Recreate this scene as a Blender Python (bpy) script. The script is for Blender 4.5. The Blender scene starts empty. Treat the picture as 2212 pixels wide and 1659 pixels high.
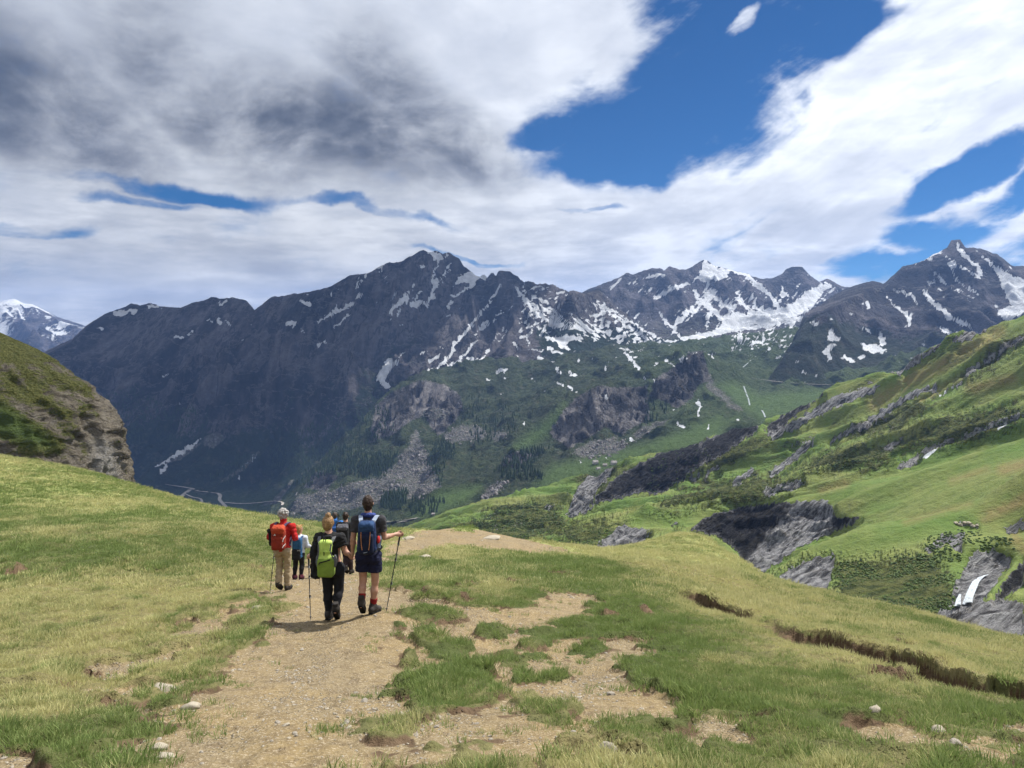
import bpy, math, random
import numpy as np
from mathutils import Vector, Matrix
random.seed(7)
R = math.radians
sc = bpy.context.scene
COL = sc.collection

# ------------------------------------------------------------------ camera
# image plane units: 2212 x 1659, focal 1640, eye at the origin, level horizon at row 720
CX, HY, F = 1106.0, 720.0, 1640.0
cam_d = bpy.data.cameras.new('camera'); cam = bpy.data.objects.new('camera', cam_d); COL.objects.link(cam)
cam.location = (0, 0, 0); cam.rotation_euler = (R(90), 0, 0)
cam_d.sensor_width = 36.0; cam_d.lens = 36.0*F/2212.0
cam_d.shift_y = -(829.5-HY)/2212.0
cam_d.clip_start = 0.1; cam_d.clip_end = 60000
sc.camera = cam

# ------------------------------------------------------------------ light
SUN_AZ, SUN_EL = 58.0, 56.0            # degrees right of the view direction / above the horizon
SUN_STRENGTH, SKY_STRENGTH, EXPOSURE = 5.0, 0.085, 0.70
sun_d = bpy.data.lights.new('sun', 'SUN'); sun = bpy.data.objects.new('sun', sun_d); COL.objects.link(sun)
sun_d.energy = SUN_STRENGTH; sun_d.angle = R(0.53); sun_d.color = (1.0, 0.965, 0.90)
sdir = Vector((math.sin(R(SUN_AZ))*math.cos(R(SUN_EL)), math.cos(R(SUN_AZ))*math.cos(R(SUN_EL)), math.sin(R(SUN_EL))))
sun.rotation_euler = sdir.to_track_quat('Z', 'Y').to_euler()
sun.location = (40, 20, 60)
sc.view_settings.view_transform = 'Standard'; sc.view_settings.look = 'None'
sc.view_settings.gamma = 1.0; sc.view_settings.exposure = EXPOSURE
sc.view_settings.use_curve_mapping = False
sc.render.engine = 'CYCLES'
try:
    sc.cycles.use_denoising = True
    sc.cycles.max_bounces = 6; sc.cycles.diffuse_bounces = 2; sc.cycles.glossy_bounces = 2
    sc.cycles.transparent_max_bounces = 6; sc.cycles.volume_bounces = 0
    sc.cycles.use_adaptive_sampling = True; sc.cycles.adaptive_threshold = 0.03
    sc.cycles.sample_clamp_indirect = 6.0
except Exception:
    pass

# ------------------------------------------------------------------ node helper
class NT:
    def __init__(s, tree):
        s.t = tree; s.n = tree.nodes; s.l = tree.links
    def put(s, sock, v):
        if v is None: return
        if isinstance(v, bpy.types.NodeSocket): s.l.new(v, sock)
        else:
            try: sock.default_value = v
            except Exception:
                sock.default_value = (*v, 1.0) if len(v) == 3 else tuple(v)[:3]
    def m(s, op, a, b=None, c=None, clamp=False):
        n = s.n.new('ShaderNodeMath'); n.operation = op; n.use_clamp = clamp
        for i, v in enumerate((a, b, c)): s.put(n.inputs[i], v)
        return n.outputs[0]
    def v(s, op, a, b=None, sc_=None):
        n = s.n.new('ShaderNodeVectorMath'); n.operation = op
        s.put(n.inputs[0], a)
        if b is not None: s.put(n.inputs[1], b)
        if sc_ is not None: s.put(n.inputs['Scale'], sc_)
        return n.outputs['Value'] if op in ('LENGTH', 'DOT_PRODUCT', 'DISTANCE') else n.outputs[0]
    def xyz(s, x, y, z):
        n = s.n.new('ShaderNodeCombineXYZ')
        for i, q in enumerate((x, y, z)): s.put(n.inputs[i], q)
        return n.outputs[0]
    def sep(s, vec):
        n = s.n.new('ShaderNodeSeparateXYZ'); s.put(n.inputs[0], vec); return n.outputs
    def noise(s, vec, scale, detail=4, rough=0.55, dist=0.0, out=0, typ=None):
        n = s.n.new('ShaderNodeTexNoise'); n.noise_dimensions = '3D'
        if typ: n.noise_type = typ
        s.put(n.inputs['Vector'], vec); n.inputs['Scale'].default_value = scale
        n.inputs['Detail'].default_value = detail; n.inputs['Roughness'].default_value = rough
        n.inputs['Distortion'].default_value = dist
        return n.outputs[out]
    def voro(s, vec, scale, feature='F1', out=0, rnd=1.0):
        n = s.n.new('ShaderNodeTexVoronoi'); n.feature = feature
        s.put(n.inputs['Vector'], vec); n.inputs['Scale'].default_value = scale
        n.inputs['Randomness'].default_value = rnd
        return n.outputs[out]
    def mr(s, v, a, b, c=0.0, d=1.0, smooth=True):
        n = s.n.new('ShaderNodeMapRange'); n.interpolation_type = 'SMOOTHSTEP' if smooth else 'LINEAR'; n.clamp = True
        s.put(n.inputs[0], v)
        for i, q in enumerate((a, b, c, d)): s.put(n.inputs[1+i], q)
        return n.outputs[0]
    def mix(s, f, a, b, mode='MIX'):
        n = s.n.new('ShaderNodeMix'); n.data_type = 'RGBA'; n.blend_type = mode; n.clamp_factor = True
        s.put(n.inputs[0], f); s.put(n.inputs[6], a); s.put(n.inputs[7], b)
        return n.outputs[2]
    def ramp(s, f, stops):
        n = s.n.new('ShaderNodeValToRGB'); s.put(n.inputs[0], f); e = n.color_ramp.elements
        while len(e) > 1: e.remove(e[0])
        e[0].position = stops[0][0]; e[0].color = (*stops[0][1], 1)
        for p, c in stops[1:]:
            q = e.new(p); q.color = (*c, 1)
        return n.outputs[0]
    def attr(s, name, typ='GEOMETRY', out='Fac'):
        n = s.n.new('ShaderNodeAttribute'); n.attribute_name = name; n.attribute_type = typ
        return n.outputs[out]
    def pos(s):
        return s.n.new('ShaderNodeNewGeometry').outputs['Position']
    def nrm(s):
        return s.n.new('ShaderNodeNewGeometry').outputs['Normal']
    def obj(s):
        return s.n.new('ShaderNodeTexCoord').outputs['Object']
    def bump(s, h, strength=0.5, dist=0.1):
        n = s.n.new('ShaderNodeBump'); n.inputs['Strength'].default_value = strength
        n.inputs['Distance'].default_value = dist; s.put(n.inputs['Height'], h)
        return n.outputs[0]

ALBEDO = 0.74
def new_mat(name):
    m = bpy.data.materials.new(name); m.use_nodes = True
    t = m.node_tree; t.nodes.clear()
    return m, NT(t)
def finish(nt, color, rough=0.9, normal=None, spec=0.2, metal=0.0, trans=None, alpha=None):
    b = nt.n.new('ShaderNodeBsdfPrincipled'); o = nt.n.new('ShaderNodeOutputMaterial')
    color = nt.v('SCALE', color, sc_=ALBEDO)
    nt.put(b.inputs['Base Color'], color); nt.put(b.inputs['Roughness'], rough)
    nt.put(b.inputs['Specular IOR Level'], spec); nt.put(b.inputs['Metallic'], metal)
    if normal is not None: nt.put(b.inputs['Normal'], normal)
    sh = b.outputs[0]
    if trans is not None:                              # leaf-like light passing through
        tr = nt.n.new('ShaderNodeBsdfTranslucent'); nt.put(tr.inputs['Color'], color)
        mx = nt.n.new('ShaderNodeMixShader'); mx.inputs[0].default_value = trans
        nt.l.new(sh, mx.inputs[1]); nt.l.new(tr.outputs[0], mx.inputs[2]); sh = mx.outputs[0]
    nt.l.new(sh, o.inputs['Surface'])
    return b

def dirang(px, py):
    """direction of an image point as (azimuth, elevation) in radians"""
    u = (px-CX)/F; v = (HY-py)/F
    return math.atan(u), math.atan(v/math.sqrt(1+u*u))
# ------------------------------------------------------------------ sky: Nishita blue with procedural clouds
world = bpy.data.worlds.new('World'); sc.world = world; world.use_nodes = True
def build_world():
    t = world.node_tree; t.nodes.clear(); nt = NT(t)
    d = nt.v('NORMALIZE', nt.n.new('ShaderNodeTexCoord').outputs['Generated'])
    x, y, z = nt.sep(d)
    az = nt.m('ARCTAN2', x, y); el = nt.m('ARCSINE', z)
    sky = nt.n.new('ShaderNodeTexSky'); sky.sky_type = 'NISHITA'; sky.sun_disc = False
    sky.sun_elevation = R(SUN_EL); sky.sun_rotation = R(SUN_AZ); sky.altitude = 2450
    sky.air_density = 1.0; sky.dust_density = 0.3; sky.ozone_density = 3.0
    ae = nt.xyz(az, el, 0)
    # clouds lie on a flat layer: perspective-true coordinates
    zz = nt.m('ADD', nt.m('MAXIMUM', z, 0.0), 0.16)
    pl = nt.xyz(nt.m('DIVIDE', x, zz), nt.m('DIVIDE', y, zz), 0.0)
    def aeb(k): return nt.v('ADD', ae, nt.v('SCALE', nt.v('SUBTRACT', nt.noise(ae, 9.0, 3, 0.5, out=1), (0.5, 0.5, 0.5)), sc_=k))
    warp = nt.noise(pl, 1.3, 3, 0.55, out=1)
    plw = nt.v('ADD', pl, nt.v('SCALE', nt.v('SUBTRACT', warp, (0.5, 0.5, 0.5)), sc_=0.55))
    nA = nt.noise(plw, 1.6, 9, 0.62)                     # big cloud pattern
    nB = nt.noise(nt.v('ADD', plw, (7.3, 2.1, 4.0)), 4.2, 8, 0.62)
    nC = nt.noise(nt.v('MULTIPLY', nt.v('ADD', ae, nt.v('SCALE', nt.v('SUBTRACT', nt.noise(ae, 4.0, 2, 0.5, out=1), (0.5, 0.5, 0.5)), sc_=0.12)), (1.0, 1.8, 1.0)), 7.0, 10, 0.60, 0.0)   # puffs nearer the eye
    nD = nt.noise(nt.v('MULTIPLY', ae, (1.0, 4.5, 1.0)), 6.0, 8, 0.60, 0.0)  # flat layers near the horizon
    nP = nt.noise(nt.v('MULTIPLY', aeb(0.05), (1.0, 1.35, 1.0)), 12.0, 8, 0.52)     # billows
    wv = nt.noise(ae, 5.0, 6, 0.6, out=1)
    aew = nt.v('ADD', ae, nt.v('SCALE', nt.v('SUBTRACT', wv, (0.5, 0.5, 0.5)), sc_=0.17))
    wv2 = nt.noise(ae, 2.6, 4, 0.55, out=1)
    aes = nt.v('ADD', ae, nt.v('SCALE', nt.v('SUBTRACT', wv2, (0.5, 0.5, 0.5)), sc_=0.13))
    aem = nt.v('ADD', aes, nt.v('SCALE', nt.v('SUBTRACT', wv, (0.5, 0.5, 0.5)), sc_=0.07))
    mpS = nt.n.new('ShaderNodeMapping'); mpS.vector_type = 'POINT'; mpS.inputs['Rotation'].default_value = (0, 0, R(-27)); mpS.inputs['Scale'].default_value = (1, 1, 1)
    nt.put(mpS.inputs['Vector'], nt.v('ADD', ae, nt.v('SCALE', nt.v('SUBTRACT', wv2, (0.5, 0.5, 0.5)), sc_=0.10)))
    nS = nt.noise(nt.v('MULTIPLY', mpS.outputs[0], (1.0, 5.0, 1.0)), 5.0, 9, 0.62)          # wind-drawn streaks
    def blob(px, py, rx, ry, ang=0.0, k=1.0, base=None, soft=1.0):
        a0, e0 = dirang(px, py)
        mp = nt.n.new('ShaderNodeMapping'); mp.vector_type = 'TEXTURE'
        mp.inputs['Location'].default_value = (a0, e0, 0)
        mp.inputs['Rotation'].default_value = (0, 0, R(ang))
        mp.inputs['Scale'].default_value = (rx/F, ry/F, 1)
        nt.put(mp.inputs['Vector'], base if base is not None else aem)
        q = nt.v('LENGTH', mp.outputs[0])
        return nt.m('MULTIPLY', nt.mr(q, 1.0+0.55*soft, 1.0-0.55*soft), k)
    def union(lst):
        r = lst[0]
        for b in lst[1:]: r = nt.m('MAXIMUM', r, b)
        return r
    # openings in the cloud deck
    blue = union([
        blob(1630, 40, 230, 160, 0), blob(1560, 170, 250, 130, 22), blob(1390, 270, 240, 100, 10),
        blob(1330, 345, 170, 50, 3), blob(1790, 70, 130, 110, 40), blob(1190, 288, 110, 42, 5, 0.95),
        blob(420, 402, 205, 17, -3, 0.72), blob(300, 418, 120, 11, 0, 0.6), blob(800, 455, 170, 11, -9, 0.55),
        blob(60, 478, 110, 12, 6, 0.55), blob(1000, 545, 110, 7, -3, 0.66), blob(1270, 452, 90, 7, 2, 0.45),
        blob(2120, 372, 160, 26, 16, 0.95), blob(2040, 480, 120, 34, -4, 0.8), blob(1930, 555, 150, 30, 8, 0.85),
        blob(2190, 560, 90, 40, 0, 0.75), blob(1790, 655, 120, 26, 0, 0.5), blob(2250, 405, 120, 30, 20, 0.8)])
    islands = union([blob(1604, 52, 46, 20, 24, 0.75), blob(1690, 12, 55, 16, 12, 0.35), blob(1880, 150, 90, 34, 35, 0.4)])
    gen = nt.mr(nA, 0.38, 0.72, 0.0, 0.35)
    f = nt.m('SUBTRACT', nt.m('SUBTRACT', blue, islands), gen)
    fn = nt.m('ADD', f, nt.m('MULTIPLY', nt.m('SUBTRACT', nC, 0.5), 1.25))
    fn = nt.m('ADD', fn, nt.m('MULTIPLY', nt.m('SUBTRACT', nP, 0.5), 0.75))
    right = nt.mr(az, 0.02, 0.25)
    fn = nt.m('ADD', fn, nt.m('MULTIPLY', nt.m('MULTIPLY', nt.m('SUBTRACT', nS, 0.5), right), 1.5))
    alpha = nt.mr(fn, 0.72, 0.02, 0.0, 1.0)
    alpha = nt.m('MAXIMUM', alpha, nt.mr(el, 0.02, -0.05))
    # shaded cloud bases
    dark = union([
        blob(60, 190, 260, 110, -18, 1.0, aes, 1.3), blob(120, 300, 190, 55, -12, 0.95, aes, 1.3), blob(330, 120, 120, 90, -30, 0.8, aes, 1.3),
        blob(520, 265, 250, 75, -18, 0.9, aes, 1.2), blob(700, 290, 330, 90, -6, 1.0, aes, 1.2),
        blob(820, 185, 110, 80, -40, 0.85, aes, 1.2), blob(960, 290, 160, 70, -28, 0.95, aes, 1.2),
        blob(650, 370, 160, 40, -5, 0.6, aes, 1.3)])
    grey = union([blob(1830, 450, 180, 22, 6, 0.8, aes, 1.4), blob(1700, 400, 260, 40, 10, 0.45, aes, 1.5), blob(2240, 230, 130, 120, 0, 0.5, aes, 1.5),
                  blob(380, 560, 420, 36, 2, 0.45, aes, 1.4), blob(560, 622, 320, 16, 2, 0.7, aes, 1.5), blob(150, 600, 260, 18, 2, 0.6, aes, 1.5),
                  blob(640, 60, 820, 130, 0, 0.75, aes, 1.5), blob(1100, 60, 200, 90, 0, 0.25, aes, 1.5)])
    dk = nt.m('MULTIPLY', nt.m('MULTIPLY', dark, nt.mr(nC, 0.32, 0.60, 0.58, 1.12)), nt.mr(nP, 0.64, 0.38, 0.86, 1.08))
    gy = nt.m('MULTIPLY', grey, nt.mr(nD, 0.3, 0.68, 0.35, 1.2))
    lay = nt.m('SUBTRACT', nt.mr(nD, 0.36, 0.64, 0.80, 1.10), nt.m('MULTIPLY', nt.mr(el, 0.22, 0.05), nt.mr(nD, 0.62, 0.40, 0.0, 0.30)))
    puff = nt.m('MULTIPLY', nt.mr(nB, 0.25, 0.75, 0.88, 1.08), nt.m('MULTIPLY', nt.mr(nC, 0.32, 0.66, 1.07, 0.88), nt.mr(nP, 0.34, 0.66, 0.91, 1.09)))
    br = nt.m('MULTIPLY', lay, puff)
    br = nt.m('MULTIPLY', br, nt.mr(nt.m('ADD', 0.5, nt.m('MULTIPLY', nt.m('SUBTRACT', nS, 0.5), right)), 0.34, 0.66, 0.84, 1.16))
    br = nt.m('MULTIPLY', br, nt.m('SUBTRACT', 1.0, nt.m('MULTIPLY', gy, 0.52)))
    lit = nt.mix(nt.m('MULTIPLY', br, 0.92, clamp=True), (0.145, 0.172, 0.235), (0.51, 0.53, 0.56))
    # brighter right-hand band, towards the sun
    sund = nt.v('DOT_PRODUCT', d, tuple(sdir))
    lit = nt.mix(nt.mr(sund, 0.20, 0.90, 0.0, 0.75), lit, nt.v('SCALE', lit, sc_=1.6))
    cloud = nt.mix(nt.m('MULTIPLY', dk, 0.80, clamp=True), lit, (0.048, 0.060, 0.088))
    skyc = nt.mix(1.0, sky.outputs[0], (0.10, 0.33, 0.53), 'MULTIPLY')
    skyc = nt.v('SCALE', skyc, sc_=SKY_STRENGTH)
    col = nt.mix(alpha, skyc, cloud)
    bg = nt.n.new('ShaderNodeBackground'); nt.put(bg.inputs['Color'], col); bg.inputs['Strength'].default_value = 1.0
    o = nt.n.new('ShaderNodeOutputWorld'); nt.l.new(bg.outputs[0], o.inputs['Surface'])
build_world()
try:
    world.cycles.sampling_method = 'NONE'
except Exception:
    pass
# ------------------------------------------------------------------ numeric helpers
def P(px, py, D):
    return (D*(px-CX)/F, D, -D*(py-HY)/F)
def smooth(a, b, x):
    t = np.clip((x-a)/(b-a), 0, 1); return t*t*(3-2*t)
def _hash(ix, iy, seed):
    h = (ix.astype(np.int64)*374761393 + iy.astype(np.int64)*668265263 + seed*1442695041) & 0xffffffff
    h = ((h ^ (h >> 13))*1274126177) & 0xffffffff
    return (h ^ (h >> 16)) & 0xffff
_GA = np.cos(np.arange(256)*2*np.pi/256); _GB = np.sin(np.arange(256)*2*np.pi/256)
def perlin(x, y, seed=0):
    x0 = np.floor(x); y0 = np.floor(y); fx = x-x0; fy = y-y0
    ix = x0.astype(np.int64); iy = y0.astype(np.int64)
    u = fx*fx*fx*(fx*(fx*6-15)+10); v = fy*fy*fy*(fy*(fy*6-15)+10)
    def g(dx, dy):
        k = _hash(ix+dx, iy+dy, seed) & 255
        return _GA[k]*(fx-dx)+_GB[k]*(fy-dy)
    a = g(0, 0); b = g(1, 0); c = g(0, 1); d = g(1, 1)
    return ((a+(b-a)*u)*(1-v)+(c+(d-c)*u)*v)*1.5
def fbm(x, y, octv=5, seed=0, gain=0.5, lac=2.03):
    s = 0; a = 1.0; t = 0
    for i in range(octv):
        s = s+a*perlin(x, y, seed+i*17); t += a; a *= gain; x = x*lac+3.7; y = y*lac-1.9
    return s/t*1.6
def ridged(x, y, octv=5, seed=0, gain=0.5, lac=2.05):
    s = 0; a = 1.0; t = 0; w = 1.0
    for i in range(octv):
        n = 1-np.abs(perlin(x, y, seed+i*13))*1.6
        n = np.clip(n, 0, 1)**2*w
        s = s+a*n; t += a; w = np.clip(n*1.6, 0, 1); a *= gain; x = x*lac+1.3; y = y*lac+5.1
    return s/t
class RBF:
    def __init__(s, pts, kernel='lin', scale=(1, 1), smooth_=0.0):
        p = np.array(pts, float); s.k = kernel; s.sc = np.array(scale, float)
        s.c = p[:, :2]*s.sc; n = len(p)
        s.n0 = s.c.mean(0); s.ns = np.abs(s.c-s.n0).max()+1e-9; s.c = (s.c-s.n0)/s.ns
        K = s._phi(np.sqrt(((s.c[:, None]-s.c[None])**2).sum(-1)))
        A = np.zeros((n+3, n+3)); A[:n, :n] = K+np.eye(n)*smooth_; A[:n, n] = 1; A[:n, n+1:] = s.c; A[n:, :n] = A[:n, n:].T
        b = np.zeros(n+3); b[:n] = p[:, 2]
        s.w = np.linalg.lstsq(A, b, rcond=None)[0]
    def _phi(s, r):
        if s.k == 'tps': return r*r*np.log(r+1e-12)
        return -r
    def __call__(s, x, y):
        sh = np.shape(x); q = np.stack([np.ravel(x), np.ravel(y)], 1).astype(float)*s.sc; q = (q-s.n0)/s.ns
        n = len(s.c); out = np.empty(len(q)); cs = (s.c**2).sum(1)[None]
        for i in range(0, len(q), 4000):
            c = q[i:i+4000]
            r2 = c@(-2*s.c.T); r2 += (c**2).sum(1)[:, None]; r2 += cs
            np.maximum(r2, 0, out=r2)
            if s.k == 'tps': k = 0.5*r2*np.log(r2+1e-24)
            else: k = -np.sqrt(r2, out=r2)
            out[i:i+4000] = k@s.w[:n]+s.w[n]+c@s.w[n+1:]
        return out.reshape(sh)
    def sheet(s, X, Y, st=2):
        """evaluate on a (rows, cols) sheet at every st-th node, straight lines between"""
        nr, nc = X.shape
        ri = np.unique(np.append(np.arange(0, nr, st), nr-1)); ci = np.unique(np.append(np.arange(0, nc, st), nc-1))
        c = s(X[np.ix_(ri, ci)], Y[np.ix_(ri, ci)])
        c = np.stack([np.interp(np.arange(nr), ri, c[:, j]) for j in range(c.shape[1])], 1)
        return np.stack([np.interp(np.arange(nc), ci, c[i]) for i in range(nr)], 0)
def line(pts, step=18.0):
    """image polyline [(px, py, D), ...] resampled, as world points"""
    out = []
    for (a, b) in zip(pts[:-1], pts[1:]):
        n = max(1, int(math.hypot(b[0]-a[0], b[1]-a[1])/step))
        for i in range(n):
            t = i/n; out.append(P(*[a[k]+(b[k]-a[k])*t for k in range(3)]))
    out.append(P(*pts[-1])); return out
def proj(x, y, z):
    yy = np.maximum(y, 1e-3); return CX+F*x/yy, HY-F*z/yy
def poly_sd(x, y, poly):
    """signed distance to a polygon, positive inside"""
    p = np.array(poly, float); x = np.asarray(x, float); y = np.asarray(y, float)
    d = np.full(x.shape, 1e18); ins = np.zeros(x.shape, bool); n = len(p)
    for i in range(n):
        ax, ay = p[i]; bx, by = p[(i+1) % n]
        ex, ey = bx-ax, by-ay; wx, wy = x-ax, y-ay
        t = np.clip((wx*ex+wy*ey)/(ex*ex+ey*ey+1e-12), 0, 1)
        d = np.minimum(d, (wx-ex*t)**2+(wy-ey*t)**2)
        c = ((ay > y) != (by > y)) & (x < (bx-ax)*(y-ay)/((by-ay) if by != ay else 1e-12)+ax)
        ins ^= c
    return np.where(ins, 1, -1)*np.sqrt(d)
def stroke_d(x, y, pts):
    """distance to a polyline and the position along it (0..1)"""
    p = np.array(pts, float)[:, :2]; best = np.full(np.shape(x), 1e18); tt = np.zeros(np.shape(x))
    L = np.concatenate([[0], np.cumsum(np.hypot(*(p[1:]-p[:-1]).T))])
    side = np.zeros(np.shape(x))
    for i in range(len(p)-1):
        ex, ey = p[i+1]-p[i]; wx, wy = x-p[i, 0], y-p[i, 1]
        t = np.clip((wx*ex+wy*ey)/(ex*ex+ey*ey+1e-12), 0, 1)
        d = (wx-ex*t)**2+(wy-ey*t)**2; m = d < best
        best = np.where(m, d, best); tt = np.where(m, (L[i]+t*(L[i+1]-L[i]))/L[-1], tt)
        side = np.where(m, np.sign(ex*wy-ey*wx), side)
    return np.sqrt(best), tt, side
def mesh_np(name, co, quads, mat, attrs=None, smooth_=True, parent=None, tris=None, flip=False):
    me = bpy.data.meshes.new(name); co = np.ascontiguousarray(co, dtype=np.float32)
    q = np.asarray(quads, np.int32).reshape(-1, 4) if quads is not None and len(quads) else np.zeros((0, 4), np.int32)
    t = np.asarray(tris, np.int32).reshape(-1, 3) if tris is not None and len(tris) else np.zeros((0, 3), np.int32)
    if flip: q = q[:, ::-1]; t = t[:, ::-1]
    me.vertices.add(len(co)); me.vertices.foreach_set('co', co.ravel())
    loops = np.concatenate([q.ravel(), t.ravel()]).astype(np.int32)
    me.loops.add(len(loops)); me.loops.foreach_set('vertex_index', loops)
    n = len(q)+len(t); me.polygons.add(n)
    st = np.concatenate([np.arange(len(q))*4, len(q)*4+np.arange(len(t))*3]).astype(np.int32)
    me.polygons.foreach_set('loop_start', st)
    me.polygons.foreach_set('use_smooth', np.full(n, smooth_, bool))
    me.update(calc_edges=True); me.validate()
    for k, a in (attrs or {}).items():
        at = me.attributes.new(k, 'FLOAT', 'POINT'); at.data.foreach_set('value', np.ascontiguousarray(a, np.float32).ravel())
    if mat is not None: me.materials.append(mat)
    o = bpy.data.objects.new(name, me); COL.objects.link(o)
    if parent is not None: o.parent = parent
    return o
def grid_quads(nr, nc):
    i = np.arange(nr*nc).reshape(nr, nc)
    return np.stack([i[:-1, :-1], i[:-1, 1:], i[1:, 1:], i[1:, :-1]], -1).reshape(-1, 4)
def tag(o, label=None, cat=None, group=None, kind=None):
    if label: o['label'] = label
    if cat: o['category'] = cat
    if group: o['group'] = group
    if kind: o['kind'] = kind
    return o
def empty(name, loc, rz=0.0):
    o = bpy.data.objects.new(name, None); COL.objects.link(o); o.location = loc; o.rotation_euler = (0, 0, rz)
    o.empty_display_size = 0.2
    return o
# ------------------------------------------------------------------ far terrain materials
def mat_mountain(name, rock_a, rock_b, green, scale, lush=(0.105, 0.165, 0.048)):
    m, nt = new_mat(name)
    p = nt.pos()
    n1 = nt.noise(p, 0.010*scale, 6, 0.62); n2 = nt.noise(p, 0.055*scale, 8, 0.72)
    st = nt.noise(nt.v('MULTIPLY', p, (1.0, 0.25, 0.25)), 0.035*scale, 5, 0.62)
    rock = nt.mix(nt.mr(st, 0.32, 0.68), rock_a, rock_b)
    rock = nt.mix(nt.mr(n2, 0.38, 0.62, 0.0, 0.75), rock, nt.v('SCALE', rock, sc_=0.35))
    nL = nt.noise(nt.v('MULTIPLY', nt.v('ADD', p, nt.v('SCALE', nt.noise(p, 0.004*scale, 3, 0.6, out=1), sc_=160.0/scale)), (1.0, 0.4, 0.4)), 0.0055*scale, 7, 0.62)
    rock = nt.mix(nt.mr(nL, 0.43, 0.58), nt.v('SCALE', rock, sc_=0.42), nt.mix(0.35, nt.v('SCALE', rock, sc_=1.9), (0.135, 0.120, 0.120)))
    crk = nt.m('ABSOLUTE', nt.m('SUBTRACT', nt.noise(nt.v('MULTIPLY', p, (1.0, 0.30, 0.30)), 0.011*scale, 7, 0.60, 0.3), 0.5))
    rock = nt.mix(nt.mr(crk, 0.022, 0.004, 0.0, 0.75), rock, (0.006, 0.007, 0.010))
    led = nt.m('ABSOLUTE', nt.m('SUBTRACT', nt.noise(nt.v('MULTIPLY', p, (0.5, 0.3, 1.0)), 0.014*scale, 7, 0.62, 0.2), 0.5))
    rock = nt.mix(nt.mr(led, 0.018, 0.003, 0.0, 0.55), rock, (0.20, 0.185, 0.18))
    scree = nt.mix(nt.mr(nt.voro(p, 0.11*scale), 0.05, 0.75), (0.30, 0.28, 0.27), (0.12, 0.115, 0.115))
    scree = nt.mix(nt.mr(n2, 0.35, 0.65, 0.0, 0.5), scree, (0.085, 0.105, 0.05))
    gr = nt.mix(nt.mr(n1, 0.3, 0.7), green, nt.v('SCALE', nt.mix(0.0, green, green), sc_=0.55))
    gr = nt.mix(nt.mr(n2, 0.44, 0.62, 0.0, 0.8), gr, (0.018, 0.034, 0.016))
    gr = nt.mix(nt.mr(nt.noise(p, 0.03*scale, 6, 0.7), 0.52, 0.68, 0.0, 0.55), gr, (0.125, 0.118, 0.085))
    gr = nt.mix(nt.attr('lush'), gr, nt.mix(nt.mr(n2, 0.4, 0.7), lush, nt.v('SCALE', nt.mix(0.0, lush, lush), sc_=0.7)))
    g = nt.mr(nt.m('ADD', nt.attr('grass'), nt.m('ADD', nt.m('MULTIPLY', nt.m('SUBTRACT', n2, 0.5), 1.0), nt.m('MULTIPLY', nt.m('SUBTRACT', nL, 0.5), -1.3))), 0.40, 0.60)
    c = nt.mix(g, rock, gr)
    s = nt.mr(nt.m('ADD', nt.attr('scree'), nt.m('MULTIPLY', nt.m('SUBTRACT', n2, 0.5), 0.9)), 0.40, 0.60)
    c = nt.mix(s, c, scree)
    ns = nt.noise(nt.v('MULTIPLY', p, (1.0, 0.5, 1.0)), 0.045*scale, 6, 0.7)
    sn = nt.mr(nt.m('ADD', nt.attr('snow'), nt.m('MULTIPLY', nt.m('SUBTRACT', ns, 0.5), 0.75)), 0.47, 0.55)
    c = nt.mix(sn, c, nt.mix(nt.mr(n2, 0.35, 0.65), (0.66, 0.68, 0.71), (0.46, 0.475, 0.50)))
    h = nt.m('ADD', nt.m('MULTIPLY', n2, 1.0), nt.m('MULTIPLY', st, 0.6))
    b = nt.bump(nt.m('MULTIPLY', h, nt.m('SUBTRACT', 1.0, nt.m('MULTIPLY', sn, 0.8))), 1.0, 34.0/scale)
    finish(nt, c, 0.95, b, 0.1)
    return m
MAT_MAIN = mat_mountain('slate_rock', (0.026, 0.026, 0.034), (0.120, 0.110, 0.116), (0.026, 0.044, 0.022), 1.0)
MAT_MID = mat_mountain('alpine_valley', (0.070, 0.068, 0.074), (0.25, 0.235, 0.225), (0.078, 0.100, 0.044), 1.6)
MAT_FAR = mat_mountain('distant_rock', (0.042, 0.042, 0.052), (0.115, 0.104, 0.115), (0.045, 0.055, 0.030), 0.8)

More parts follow.
